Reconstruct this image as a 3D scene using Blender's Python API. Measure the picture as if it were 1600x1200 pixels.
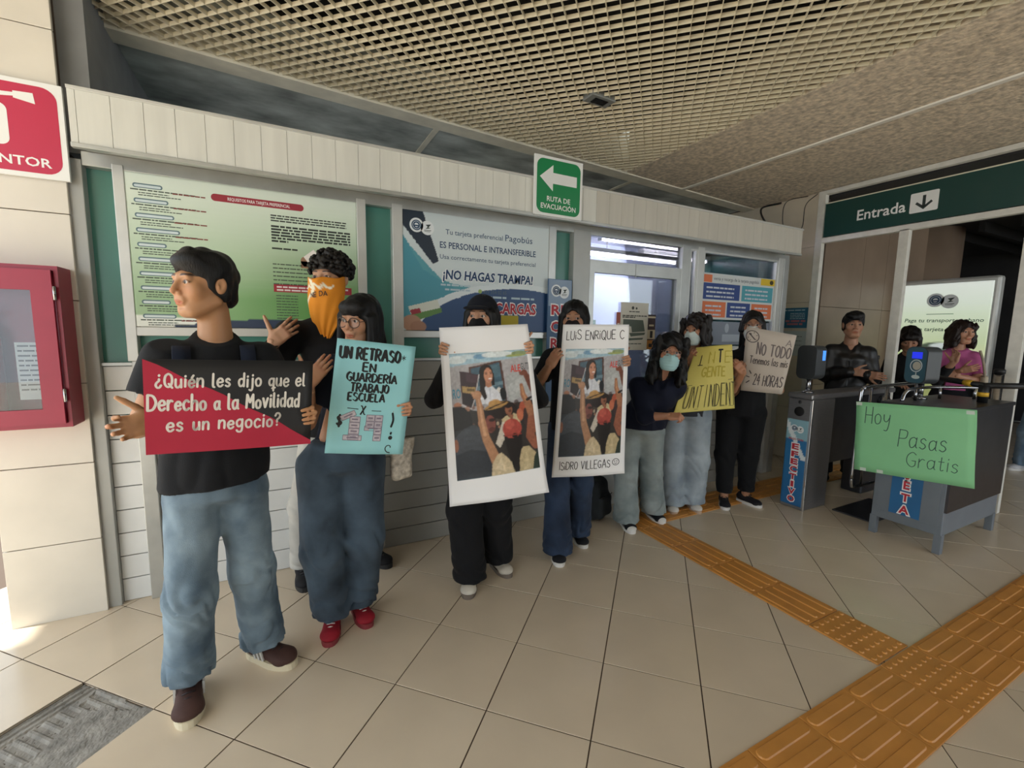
import bpy, bmesh, math, random
import numpy as np
from mathutils import Matrix, Vector

for _o in list(bpy.data.objects):
    bpy.data.objects.remove(_o, do_unlink=True)
SC = bpy.context.scene
COL = SC.collection

# ------------------------------------------------------------------ camera
CAM_H = 1.4903
_cam = bpy.data.cameras.new('camera')
_cam.sensor_width = 36.0
_cam.lens = 36.0 * 702.4 / 1600.0
_cam.clip_start = 0.02
camera = bpy.data.objects.new('camera', _cam)
COL.objects.link(camera)
def _cam_axes(yaw, pitch, roll):
    cy, sy, cp, sp = math.cos(yaw), math.sin(yaw), math.cos(pitch), math.sin(pitch)
    f = Vector((sy * cp, cy * cp, sp)); r = Vector((cy, -sy, 0)); u = r.cross(f)
    cr, sr = math.cos(roll), math.sin(roll)
    return cr * r + sr * u, -sr * r + cr * u, f
_r, _u, _f = _cam_axes(math.radians(27.364), math.radians(-6.867), math.radians(0.923))
camera.matrix_world = Matrix(((_r.x, _u.x, -_f.x, 0), (_r.y, _u.y, -_f.y, 0), (_r.z, _u.z, -_f.z, CAM_H), (0, 0, 0, 1)))
SC.camera = camera

# ------------------------------------------------------------------ daylight, exposure
W = bpy.data.worlds.new('daylight'); SC.world = W; W.use_nodes = True
_bg = W.node_tree.nodes['Background']
_bg.inputs[0].default_value = (0.86, 0.94, 1.0, 1)
_bg.inputs[1].default_value = 2.3
def area(name, loc, target, sx, sy, power, col):
    l = bpy.data.lights.new(name, 'AREA'); l.shape = 'RECTANGLE'; l.size = sx; l.size_y = sy
    l.energy = power; l.color = col
    o = bpy.data.objects.new(name, l); COL.objects.link(o); o.location = loc
    o.rotation_euler = (Vector(target) - Vector(loc)).to_track_quat('-Z', 'Y').to_euler()
    return o
_sl = bpy.data.lights.new('sun', 'SUN'); _sl.energy = 10.0; _sl.angle = math.radians(1.5); _sl.color = (1.0, 0.97, 0.91)
sun = bpy.data.objects.new('sun', _sl); COL.objects.link(sun)
_el = math.radians(61.5); _sd = Vector((math.cos(math.radians(-8)) * math.cos(_el), math.sin(math.radians(-8)) * math.cos(_el), -math.sin(_el)))
sun.rotation_euler = _sd.to_track_quat('-Z', 'Y').to_euler()
SC.view_settings.view_transform = 'Standard'
SC.view_settings.look = 'None'
SC.view_settings.gamma = 1.0
SC.view_settings.use_curve_mapping = False
SC.view_settings.exposure = 0.25
SC.cycles.max_bounces = 6
SC.cycles.diffuse_bounces = 4
SC.cycles.glossy_bounces = 2
SC.cycles.transparent_max_bounces = 8

# ------------------------------------------------------------------ helpers
def lin(h):
    h = h.lstrip('#')
    out = []
    for i in (0, 2, 4):
        c = int(h[i:i + 2], 16) / 255
        out.append(c / 12.92 if c <= 0.04045 else ((c + 0.055) / 1.055) ** 2.4)
    return tuple(out)
MATS = {}
def mat(name, col, rough=0.5, metal=0.0, var=0.0, scale=6.0, bump=0.0, bscale=60.0, stretch=None, vcol=False, spec=0.5, detail=4.0, sheen=0.0, emit=0.0, coat=0.0, var2=None):
    if name in MATS: return MATS[name]
    m = bpy.data.materials.new(name); m.use_nodes = True
    nt = m.node_tree; b = nt.nodes['Principled BSDF']
    c = lin(col) if isinstance(col, str) else col
    b.inputs['Roughness'].default_value = rough
    b.inputs['Metallic'].default_value = metal
    b.inputs['Specular IOR Level'].default_value = spec
    if coat: b.inputs['Coat Weight'].default_value = coat
    if sheen:
        b.inputs['Sheen Weight'].default_value = sheen
    tc = nt.nodes.new('ShaderNodeTexCoord'); mp = nt.nodes.new('ShaderNodeMapping')
    nt.links.new(tc.outputs['Object'], mp.inputs['Vector'])
    if stretch: mp.inputs['Scale'].default_value = stretch
    src = None
    if vcol:
        a = nt.nodes.new('ShaderNodeAttribute'); a.attribute_name = 'Col'; src = a.outputs['Color']
    if var > 0:
        n = nt.nodes.new('ShaderNodeTexNoise'); n.inputs['Scale'].default_value = scale; n.inputs['Detail'].default_value = detail
        nt.links.new(mp.outputs[0], n.inputs['Vector'])
        r = nt.nodes.new('ShaderNodeMapRange'); r.inputs[1].default_value = 0.3; r.inputs[2].default_value = 0.7
        nt.links.new(n.outputs['Fac'], r.inputs[0])
        mx = nt.nodes.new('ShaderNodeMix'); mx.data_type = 'RGBA'
        nt.links.new(r.outputs[0], mx.inputs[0])
        if src is None:
            mx.inputs[6].default_value = tuple(x * (1 - var) for x in c) + (1,)
            hi = lin(var2) if var2 else tuple(min(1, x * (1 + var)) for x in c)
            mx.inputs[7].default_value = hi + (1,)
        else:
            mm = nt.nodes.new('ShaderNodeMix'); mm.data_type = 'RGBA'; mm.blend_type = 'MULTIPLY'; mm.inputs[0].default_value = 1
            nt.links.new(src, mm.inputs[6]); mm.inputs[7].default_value = (1 - var,) * 3 + (1,)
            nt.links.new(mm.outputs[2], mx.inputs[6]); nt.links.new(src, mx.inputs[7])
        nt.links.new(mx.outputs[2], b.inputs['Base Color'])
    elif src is not None:
        nt.links.new(src, b.inputs['Base Color'])
    else:
        b.inputs['Base Color'].default_value = c + (1,)
    if bump > 0:
        n2 = nt.nodes.new('ShaderNodeTexNoise'); n2.inputs['Scale'].default_value = bscale; n2.inputs['Detail'].default_value = 5
        nt.links.new(mp.outputs[0], n2.inputs['Vector'])
        bp = nt.nodes.new('ShaderNodeBump'); bp.inputs['Strength'].default_value = bump; bp.inputs['Distance'].default_value = 0.01
        nt.links.new(n2.outputs['Fac'], bp.inputs['Height']); nt.links.new(bp.outputs[0], b.inputs['Normal'])
    if emit:
        b.inputs['Emission Color'].default_value = c + (1,); b.inputs['Emission Strength'].default_value = emit
    MATS[name] = m
    return m
def glass(name, tint=(1, 1, 1), refl=1.0):
    if name in MATS: return MATS[name]
    m = bpy.data.materials.new(name); m.use_nodes = True; nt = m.node_tree
    nt.nodes.remove(nt.nodes['Principled BSDF']); out = nt.nodes['Material Output']
    t = nt.nodes.new('ShaderNodeBsdfTransparent'); t.inputs[0].default_value = tint + (1,)
    g = nt.nodes.new('ShaderNodeBsdfGlossy'); g.inputs['Roughness'].default_value = 0.02
    fr = nt.nodes.new('ShaderNodeFresnel'); fr.inputs[0].default_value = 1.5
    mu = nt.nodes.new('ShaderNodeMath'); mu.operation = 'MULTIPLY'; mu.inputs[1].default_value = refl
    nt.links.new(fr.outputs[0], mu.inputs[0])
    mx = nt.nodes.new('ShaderNodeMixShader')
    nt.links.new(mu.outputs[0], mx.inputs[0]); nt.links.new(t.outputs[0], mx.inputs[1]); nt.links.new(g.outputs[0], mx.inputs[2])
    nt.links.new(mx.outputs[0], out.inputs[0]); MATS[name] = m
    return m

def link(name, me, parent=None, m=None):
    o = bpy.data.objects.new(name, me); COL.objects.link(o)
    if parent is not None: o.parent = parent
    if m is not None:
        me.materials.clear(); me.materials.append(m)
    return o
def tag(o, label=None, cat=None, group=None, kind=None):
    if label: o['label'] = label
    if cat: o['category'] = cat
    if group: o['group'] = group
    if kind: o['kind'] = kind
    return o
def empty(name, loc=(0, 0, 0), rz=0.0, label=None, cat=None, group=None, kind=None, parent=None):
    o = bpy.data.objects.new(name, None); COL.objects.link(o)
    o.location = loc; o.rotation_euler = (0, 0, rz); o.empty_display_size = 0.1
    if parent: o.parent = parent
    return tag(o, label, cat, group, kind)
def mesh(name, V, F, smooth=False):
    me = bpy.data.meshes.new(name)
    me.from_pydata([tuple(map(float, v)) for v in V], [], [tuple(int(i) for i in f) for f in F]); me.update()
    if smooth: me.polygons.foreach_set('use_smooth', [True] * len(me.polygons))
    return me
class B:
    """collects primitive solids into one mesh"""
    def __init__(s): s.v = []; s.f = []; s.sm = []
    def _add(s, V, F, sm=False):
        n = len(s.v); s.v += [tuple(v) for v in V]; s.f += [tuple(i + n for i in f) for f in F]; s.sm += [sm] * len(F); return s
    def box(s, x0, x1, y0, y1, z0, z1, bev=0.0):
        if bev <= 0:
            V = [(x, y, z) for z in (z0, z1) for y in (y0, y1) for x in (x0, x1)]
            F = [(0, 2, 3, 1), (4, 5, 7, 6), (0, 1, 5, 4), (2, 6, 7, 3), (0, 4, 6, 2), (1, 3, 7, 5)]
            return s._add(V, F)
        bm = bmesh.new(); bmesh.ops.create_cube(bm, size=1)
        for v in bm.verts:
            v.co = Vector(((x0 + x1) / 2 + v.co.x * (x1 - x0), (y0 + y1) / 2 + v.co.y * (y1 - y0), (z0 + z1) / 2 + v.co.z * (z1 - z0)))
        bmesh.ops.bevel(bm, geom=bm.edges[:], offset=bev, segments=2, affect='EDGES', profile=0.5)
        bm.verts.ensure_lookup_table(); V = [v.co[:] for v in bm.verts]; F = [[v.index for v in f.verts] for f in bm.faces]
        bm.free(); return s._add(V, F)
    def obox(s, c, ax, ay, az, hx, hy, hz):
        c = Vector(c); ax, ay, az = Vector(ax), Vector(ay), Vector(az)
        V = [c + ax * (hx * i) + ay * (hy * j) + az * (hz * k) for k in (-1, 1) for j in (-1, 1) for i in (-1, 1)]
        return s._add(V, [(0, 2, 3, 1), (4, 5, 7, 6), (0, 1, 5, 4), (2, 6, 7, 3), (0, 4, 6, 2), (1, 3, 7, 5)])
    def prism(s, pts, axis, a, b):
        """pts: 2-D outline in the other two axes (in xyz order), extruded a..b along axis"""
        n = len(pts)
        def mk(p, t):
            q = list(p); q.insert(axis, t); return tuple(q)
        V = [mk(p, a) for p in pts] + [mk(p, b) for p in pts]
        F = [tuple(range(n))[::-1], tuple(range(n, 2 * n))] + [(i, (i + 1) % n, n + (i + 1) % n, n + i) for i in range(n)]
        return s._add(V, F)
    def tube(s, pts, r, n=10, cap=True):
        pts = [Vector(p) for p in pts]; V = []; F = []
        rs = r if isinstance(r, (list, tuple)) else [r] * len(pts)
        up = None
        for i, p in enumerate(pts):
            t = (pts[min(i + 1, len(pts) - 1)] - pts[max(i - 1, 0)]).normalized()
            if up is None:
                up = Vector((0, 0, 1)) if abs(t.z) < 0.9 else Vector((1, 0, 0))
            a = t.cross(up)
            if a.length < 1e-6: a = t.orthogonal()
            a.normalize(); b = a.cross(t).normalized(); up = b
            for k in range(n):
                an = 2 * math.pi * k / n
                V.append(p + (a * math.cos(an) + b * math.sin(an)) * rs[i])
        m = len(pts)
        for i in range(m - 1):
            for k in range(n):
                F.append((i * n + k, i * n + (k + 1) % n, (i + 1) * n + (k + 1) % n, (i + 1) * n + k))
        if cap:
            F.append(tuple(range(n))[::-1]); F.append(tuple((m - 1) * n + k for k in range(n)))
        return s._add(V, F, True)
    def lathe(s, prof, c, n=20, axis='z'):
        V = []; F = []
        for (r, z) in prof:
            for k in range(n):
                a = 2 * math.pi * k / n
                p = (r * math.cos(a), r * math.sin(a), z)
                if axis == 'x': p = (z, p[0], p[1])
                if axis == 'y': p = (p[0], z, p[1])
                V.append((c[0] + p[0], c[1] + p[1], c[2] + p[2]))
        for i in range(len(prof) - 1):
            for k in range(n):
                F.append((i * n + k, i * n + (k + 1) % n, (i + 1) * n + (k + 1) % n, (i + 1) * n + k))
        F.append(tuple(range(n))[::-1]); F.append(tuple((len(prof) - 1) * n + k for k in range(n)))
        return s._add(V, F, True)
    def build(s, name, m=None, parent=None, fixn=True):
        me = mesh(name, s.v, s.f)
        me.polygons.foreach_set('use_smooth', s.sm)
        if fixn:
            bm = bmesh.new(); bm.from_mesh(me); bmesh.ops.recalc_face_normals(bm, faces=bm.faces[:]); bm.to_mesh(me); bm.free()
        return link(name, me, parent, m)
def setcol(me, cols):
    a = me.color_attributes.new('Col', 'FLOAT_COLOR', 'POINT')
    c = np.ones((len(me.vertices), 4), dtype=np.float32); c[:, :3] = cols
    a.data.foreach_set('color', c.ravel())
def bez(pts, n=8):
    """Catmull-Rom through points"""
    P = [np.array(p, float) for p in pts]
    if len(P) < 3: return P
    Q = [2 * P[0] - P[1]] + P + [2 * P[-1] - P[-2]]
    out = []
    for i in range(1, len(Q) - 2):
        a, b, c, d = Q[i - 1], Q[i], Q[i + 1], Q[i + 2]
        for k in range(n):
            t = k / n
            out.append(0.5 * ((2 * b) + (-a + c) * t + (2 * a - 5 * b + 4 * c - d) * t * t + (-a + 3 * b - 3 * c + d) * t ** 3))
    out.append(P[-1]); return out
# ================================================================== SETTING
alu = mat('aluminium', '#b9bbb8', 0.38, 0.6, var=0.08, scale=9)
alu_l = mat('pale aluminium', '#cfd0cc', 0.35, 0.35, var=0.05, scale=9)
alu_white = mat('white painted frame', '#dad8cf', 0.45, 0.0, var=0.08, scale=14)
teal = mat('teal panel', '#4f877c', 0.22, 0.0, var=0.06, scale=2)
plankm = mat('white laminate', '#dfe0de', 0.4, var=0.05, scale=5)
creamt = mat('cream wall tile', '#dccfb9', 0.3, var=0.06, scale=3.5)
greym = mat('grey metal panel', '#a9aaa6', 0.4, 0.2, var=0.06, scale=4)
fasm = mat('ivory fascia', '#dcdcd4', 0.4, var=0.06, scale=3, stretch=(6, 1, 0.6))
conc = mat('pebbled concrete', '#d9cbb6', 0.85, var=0.34, scale=28, bump=0.8, bscale=45, detail=8)
stain = mat('stained plaster soffit', '#b4bab6', 0.8, var=0.5, scale=3.0, stretch=(1, 1.8, 1), detail=8)
darkw = mat('dark grey plaster', '#8d8f90', 0.8, var=0.15, scale=4)
groutm = mat('brown grout', '#4d3e31', 0.8)
stripm = mat('cream plaster strip', '#ece6d3', 0.7, var=0.1, scale=8)
blademat = mat('cream metal slat', '#e9e0c6', 0.5, var=0.05, scale=2)
orange = mat('orange rubber', '#c78a42', 0.42, var=0.10, scale=5, bump=0.05, bscale=120)
tilem = mat('beige floor tile', '#d2c3ad', 0.22, var=0.06, scale=2.2, spec=0.45)
blackm = mat('black void', '#0c0c0d', 0.7)
dkcord = mat('dark corridor', '#2b2a2b', 0.7, var=0.2, scale=3)
brown = mat('brown stone tile', '#8d7a69', 0.4, var=0.1, scale=3)
chrome = mat('brushed steel', '#b4b5b8', 0.22, 1.0, var=0.08, scale=20, stretch=(1, 1, 12))
rubber = mat('black rubber', '#111113', 0.5)
whitep = mat('white plastic', '#e8e8e6', 0.4)
S2 = math.sqrt(0.5)
T = 0.41; PC, PR = 2.3742, -6.672
def tile_w(c, r):
    X = (c - PC) * T; Y = (-r - PR) * T
    return ((X + Y) * S2, (-X + Y) * S2)
def in_view(x, y, z, m=0.12):
    d = Vector((x, y, z - CAM_H)); k = d.dot(_f)
    if k < 0.15: return False
    return abs(d.dot(_r) / k * 702.4 / 800) < 1 + m and abs(d.dot(_u) / k * 702.4 / 600) < 1 + m
# ---- floor: grout bed, single tiles laid diagonally, missing tiles with bare mortar
floor = B().box(-5, 12, -4.4, 3.0, -0.1, -0.0125).box(-5, 12, 3.0, 5.5, -0.1, -0.0125).build('floor', groutm)
tag(floor, 'beige diagonal tiled floor with brown grout', kind='structure')
h = T / 2 - 0.0026
_bt = B().box(-h, h, -h, h, -0.0125, 0.0, 0.0008)
tmesh = mesh('floor_tile', _bt.v, _bt.f); tmesh.materials.append(tilem)
MISSING = {(-3, 4), (-3, 5), (-3, 6)}
rest = B(); grt = B()
for c in range(-26, 32):
    for r in range(-26, 24):
        x, y = tile_w(c + 0.5, r + 0.5)
        if (c, r) in MISSING or not (-5 < x < 11.5 and -4.2 < y < 4.6): continue
        if y > 3.25 and x < 5.2: continue
        cs_ = [tile_w(c + a, r + b) for a, b in ((0, 0), (1, 0), (1, 1), (0, 1))]; grt._add([(q[0], q[1], -0.0028) for q in cs_], [(0, 1, 2, 3)])
        vis = any(in_view(*tile_w(c + a, r + b), 0) for a in (0, 1) for b in (0, 1)) and x < 7.2
        if vis:
            o = bpy.data.objects.new('floor_tile', tmesh); COL.objects.link(o); o.parent = floor
            o.location = (x, y, random.Random(c * 99 + r).uniform(-0.0006, 0.0004)); o.rotation_euler = (0, 0, math.pi / 4)
        else:
            rest.obox((x, y, -0.0065), (S2, S2, 0), (-S2, S2, 0), (0, 0, 1), h, h, 0.006)
o = rest.build('floor_tile_field', tilem, floor); tag(o, kind='stuff')
o = grt.build('grout', groutm, floor, fixn=False); tag(o, kind='stuff')
# mortar bed of the missing tiles
mort = mat('bare mortar', '#8d8a84', 0.9, var=0.35, scale=16, bump=0.5, bscale=60)
def mortar_mesh():
    n, m = 60, 150; V = []; F = []
    rng = np.random.RandomState(4); ph = rng.uniform(0, 6, 12)
    for j in range(m + 1):
        for i in range(n + 1):
            a = i / n; b = j / m * 3
            c, r = -3 + a, 4 + b
            x, y = tile_w(c, r)
            w = 0.5 + 0.5 * math.sin(3 * a * 2 + ph[0] + 2.1 * math.sin(b * 3 + ph[1]))
            msk = math.sin(5 * a + 2 * b + ph[2]) + math.sin(7 * b - 3 * a + ph[3]) * 0.8
            comb = 1.0 if math.sin(b * 3 * 34 * 0.62 + 0.8 * math.sin(a * 5)) > 0 else 0.0
            z = -0.012 + (0.007 * comb if msk > 0.15 else 0.006)
            if a < 0.2: z = -0.012 + 0.005 * (math.sin(a * 95) > 0)
            z += rng.uniform(-0.0007, 0.0007)
            V.append((x, y, z))
    for j in range(m):
        for i in range(n):
            k = j * (n + 1) + i; F.append((k, k + 1, k + n + 2, k + n + 1))
    return mesh('mortar_bed', V, F)
link('mortar_bed', mortar_mesh(), floor, mort)
# lower the bed below the mortar: the slab top is cut by the mortar layer lying in the recess
fo_ = B().box(-14, -5, -10, 8, -0.1, -0.004).box(-5, 12, -12, -4.4, -0.1, -0.004).build('floor_bounce', mat('pale bounce slab', '#b5afa4', 0.8, var=0.1, scale=2)); tag(fo_, 'unseen pale slab outside the hall, added to bounce sunlight in', kind='structure')  # unseen pale ground, added to bounce sunlight up to the ceiling
# ---- tactile paving
def pill(b, cx, cy, L, wd, z0, z1, along):
    n = 6; top = []; bot = []
    for k in range(2 * n + 2):
        if k <= n: a = -math.pi / 2 + math.pi * k / n; ox = L / 2 - wd / 2
        else: a = math.pi / 2 + math.pi * (k - n - 1) / n; ox = -L / 2 + wd / 2
        u, v = ox + math.cos(a) * wd / 2, math.sin(a) * wd / 2
        ui, vi = ox + math.cos(a) * (wd / 2 - 0.004), math.sin(a) * (wd / 2 - 0.004)
        p, q = ((u, v), (ui, vi)) if along == 'x' else ((v, u), (vi, ui))
        bot.append((cx + p[0], cy + p[1], z0)); top.append((cx + q[0], cy + q[1], z1))
    m = len(top); V = bot + top
    F = [tuple(range(m, 2 * m))] + [(i, (i + 1) % m, m + (i + 1) % m, m + i) for i in range(m)]
    b._add(V, F)
def paver_mesh(name, lx, ly, kind, along):
    b = B().box(-lx / 2 + 0.001, lx / 2 - 0.001, -ly / 2 + 0.001, ly / 2 - 0.001, -0.004, 0.004, 0.0015)
    if kind == 'bar':
        W_, L_ = (ly, lx) if along == 'x' else (lx, ly)
        for k in range(4):
            t = -W_ / 2 + W_ * (k + 0.5) / 4
            if along == 'x': pill(b, 0, t, L_ - 0.018, W_ / 4 * 0.62, 0.0035, 0.0085, 'x')
            else: pill(b, t, 0, L_ - 0.018, W_ / 4 * 0.40, 0.0035, 0.0095, 'y')
    else:
        for i in range(6):
            for j in range(6):
                pill(b, -lx / 2 + lx * (i + 0.5) / 6, -ly / 2 + ly * (j + 0.5) / 6, 0.027, 0.022, 0.0035, 0.009, 'x')
    me = mesh(name, b.v, b.f)
    bm = bmesh.new(); bm.from_mesh(me); bmesh.ops.recalc_face_normals(bm, faces=bm.faces[:]); bm.to_mesh(me); bm.free()
    me.materials.append(orange); return me
strip_w = empty('tactile_strip', (0, 0, 0), label='wide orange tactile strip of ribbed pavers across the floor', kind='structure')
strip_n = empty('tactile_strip', (0, 0, 0), label='narrow orange tactile strip leading from booth wall to wide strip', kind='structure')
mw = paver_mesh('paver', 0.308, 0.308, 'bar', 'x'); mb = paver_mesh('paver', 0.29, 0.308, 'dot', 'x')
mn = paver_mesh('paver', 0.28, 0.305, 'bar', 'y'); mnd = paver_mesh('paver', 0.28, 0.305, 'dot', 'x')
def put(me, par, x, y, z=0.004):
    o = bpy.data.objects.new('paver', me); COL.objects.link(o); o.parent = par; o.location = (x, y, z)
for k in range(12): put(mw, strip_w, 2.36 - 0.154 - 0.309 * k, 0.735)
put(mb, strip_w, 2.505, 0.735)
for k in range(14): put(mw, strip_w, 2.65 + 0.154 + 0.309 * k, 0.735)
put(mnd, strip_n, 2.5, 1.048)
for k in range(4): put(mn, strip_n, 2.5, 1.357 + 0.3065 * k)
for k in range(3): put(mn, strip_n, 2.5, 2.583) if k == 0 else None
# short branch that runs on towards the turnstiles along the booth wall
for k in range(10):
    o = bpy.data.objects.new('paver', mw); COL.objects.link(o); o.parent = strip_n; o.location = (2.80 + 0.309 * k, 2.61, 0.0035)

# ---- left pillar faced with cream tiles, and the dark wall behind it
pillar = B().box(-1.205, -0.863, 2.925, 3.6, 0, 3.55).build('wall_left', groutm)
tag(pillar, 'cream tiled pillar beside the ticket booth', kind='structure')
for k in range(8):
    z0 = 0.4 * k - 0.005
    B().box(-1.215, -0.853, 2.91, 2.93, max(0, z0 + 0.003), z0 + 0.399, 0.002).build('wall_tile', mat('pale pillar tile', '#ded8cc', 0.3, var=0.06, scale=3.5), pillar)
dk = B().box(-1.2, -0.757, 2.99, 5.2, 2.3, 3.55).build('wall_left_return', darkw)
tag(dk, 'dark grey wall above the booth behind the pillar', kind='structure')
# ---- booth wall
YW = 2.96
wb = B().box(-0.86, 2.18, YW + 0.03, YW + 0.09, 0, 2.26).box(3.19, 4.73, YW + 0.03, YW + 0.09, 0, 1.3).box(4.64, 4.73, YW + 0.03, 4.3, 0, 2.4).build('wall_back', teal)
tag(wb, 'ticket booth wall with teal panels and aluminium framing', kind='structure')
NPL = 10
plankg = mat('greyer plank tone', '#979690', 0.4, var=0.05, scale=5)  # planks right of the first opening take a greyer tone
for (x0, x1) in ((-0.80, -0.675), (-0.61, 0.42), (0.42, 2.03), (3.30, 4.64)):
    for k in range(NPL):
        z0 = 1.275 * k / NPL
        B().box(x0 + 0.001, x1 - 0.001, YW + 0.004, YW + 0.032, z0 + 0.0025, z0 + 1.275 / NPL - 0.0025, 0.002).build('wall_plank', plankm if x0 < 0.4 else plankg, wb)
def post(x0, x1, z0, z1, m=alu, y0=YW - 0.03, nm='mullion'):
    return B().box(x0, x1, y0, YW + 0.035, z0, z1, 0.003).build(nm, m, wb)
post(-0.858, -0.80, 0, 2.26, greym)
post(-0.675, -0.61, 0, 1.3); post(-0.69, -0.645, 1.3, 2.26, alu_l)
post(0.445, 0.498, 1.29, 2.26, alu_l); post(0.658, 0.722, 1.29, 2.26, alu_l)
post(1.808, 1.872, 1.29, 2.26); post(2.03, 2.19, 0, 2.26, greym)
post(3.19, 3.29, 0, 2.26); post(3.385, 3.465, 0, 2.26, alu_l); post(4.56, 4.64, 0, 2.26, alu_l); post(4.65, 4.73, 0, 2.26)
for (x0, x1) in ((-0.69, 0.5), (0.66, 1.87), (3.385, 4.64)):
    z = 1.43 if x0 < 3 else 1.30
    B().box(x0, x1, YW - 0.026, YW + 0.03, z, z + 0.045, 0.003).build('sill_rail', alu_l, wb)
B().box(-0.8, 4.73, YW - 0.026, YW + 0.03, 2.235, 2.30, 0.003).build('head_rail', alu, wb)
B().box(-0.8, 2.03, YW - 0.012, YW + 0.03, 1.277, 1.292).build('ledge_strip', alu, wb)
# fascia
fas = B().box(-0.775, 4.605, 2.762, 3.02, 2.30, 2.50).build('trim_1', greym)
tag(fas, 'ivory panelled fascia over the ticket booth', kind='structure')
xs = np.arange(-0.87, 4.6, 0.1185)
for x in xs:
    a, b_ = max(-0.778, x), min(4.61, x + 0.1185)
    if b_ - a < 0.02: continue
    B().box(a + 0.0007, b_ - 0.0007, 2.75, 2.765, 2.275, 2.505, 0.001).build('fascia_panel', fasm if x < 2.0 else MATS.get('shaded fascia') or mat('shaded fascia', '#c9c5ba', 0.35, 0.1, var=0.05, scale=3, stretch=(6, 1, 0.6)), fas)  # right half of one fascia: fading daylight put into a greyer panel colour
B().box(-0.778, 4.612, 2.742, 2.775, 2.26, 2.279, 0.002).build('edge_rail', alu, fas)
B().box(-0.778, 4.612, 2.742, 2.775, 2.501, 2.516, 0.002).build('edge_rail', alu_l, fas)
# windows (printed posters stand in the first two openings)
def win(n, x0, x1, z0, z1, lab):
    w = empty('window_%d' % n, ((x0 + x1) / 2, YW, z0), label=lab, kind='structure')
    b = B(); t = 0.022
    cx = (x1 - x0) / 2; hz = z1 - z0
    b.box(-cx, -cx + t, -0.02, 0.02, 0, hz).box(cx - t, cx, -0.02, 0.02, 0, hz).box(-cx + t, cx - t, -0.02, 0.02, 0, t).box(-cx + t, cx - t, -0.02, 0.02, hz - t, hz)
    b.build('window_frame', alu_l, w)
    B().box(-cx + t, cx - t, -0.003, 0.003, t, hz - t).build('pane', glass('window glass', (0.94, 0.97, 0.96), 0.9), w)
    return w
win(1, 3.29, 3.385, 0.3, 2.24, 'narrow glass strip beside the booth door')
win(2, 3.465, 4.56, 1.345, 2.24, 'booth service window with posters taped inside')
# door
d1 = empty('door_1', (2.19, YW, 0), label='aluminium booth door with glazed top and light tube transom', kind='structure')
b = B().box(0, 0.05, -0.025, 0.03, 0, 2.05).box(0.95, 1.0, -0.025, 0.03, 0, 2.05).box(0.05, 0.95, -0.025, 0.03, 1.955, 2.05).box(0.05, 0.95, -0.025, 0.03, 0.9, 1.0).box(0.05, 0.95, -0.025, 0.03, 0, 0.1)
b.build('door_frame', alu, d1)
B().box(0.05, 0.95, -0.006, 0.006, 0.1, 0.9).build('door_panel', greym, d1)
B().box(0.05, 0.95, -0.003, 0.003, 1.0, 1.955).build('pane', glass('window glass'), d1)
B().box(0.0, 1.0, -0.003, 0.003, 2.05, 2.235).build('transom_pane', glass('window glass'), d1)
B().box(0.47, 0.475, -0.03, -0.02, 1.94, 2.05).build('latch', alu, d1)
B().box(0.905, 0.93, -0.06, -0.025, 1.02, 1.16, 0.004).build('handle', chrome, d1)
# booth interior
lav = mat('pale blue booth wall', '#c9d3ee', 0.6, var=0.05, scale=3)
it = B().box(1.9, 4.66, 4.25, 4.3, 0, 2.55).box(1.86, 1.9, 3.05, 4.3, 0, 2.55).build('wall_booth_inner', lav)
tag(it, 'pale blue inner wall of the ticket booth', kind='structure')
ic = B().box(1.86, 4.66, 3.02, 4.3, 2.48, 2.52).build('ceiling_booth', mat('white booth ceiling', '#e6e6ea', 0.7, bump=0.3, bscale=90)); tag(ic, 'white ceiling inside the booth', kind='structure')
gl = B().box(1.9, 3.26, 4.22, 4.25, 0, 1.62).build('trim_3', mat('green booth dado', '#55786a', 0.6, var=0.1)); tag(gl, 'green painted dado inside the booth', kind='structure')
tubem = bpy.data.materials.new('fluorescent tube'); tubem.use_nodes = True
_p = tubem.node_tree.nodes['Principled BSDF']; _p.inputs['Emission Color'].default_value = (0.86, 0.80, 1.0, 1); _p.inputs['Emission Strength'].default_value = 36
for i, (y, z, x0, x1) in enumerate(((3.62, 2.22, 2.6, 3.85), (3.75, 2.40, 2.9, 4.15), (3.85, 2.32, 3.55, 4.6))):  # third tube is not seen; added to brighten the inner wall
    lt = empty('tube_light', (x0, y, z), label=('lower fluorescent tube light glowing inside the booth transom', 'upper fluorescent tube light glowing inside the booth transom', 'unseen fluorescent tube added to brighten the booth behind the service window')[i], cat='light', group='booth tube lights')
    B().box(0, x1 - x0, -0.05, 0.05, 0.03, 0.07, 0.005).build('housing', whitep, lt)
    B().tube([(0.02, 0, 0.012), (x1 - x0 - 0.02, 0, 0.012)], 0.013, 10).build('tube', tubem, lt)
    for a_ in (0, x1 - x0 - 0.025):
        B().box(a_, a_ + 0.025, -0.02, 0.02, -0.005, 0.03).build('lamp_holder', whitep, lt)
    for a_ in (0.3, x1 - x0 - 0.3):
        B().tube([(a_, 0, 0.07), (a_, 0, 2.48 - z)], 0.004, 6).build('hanger', whitep, lt)
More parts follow.
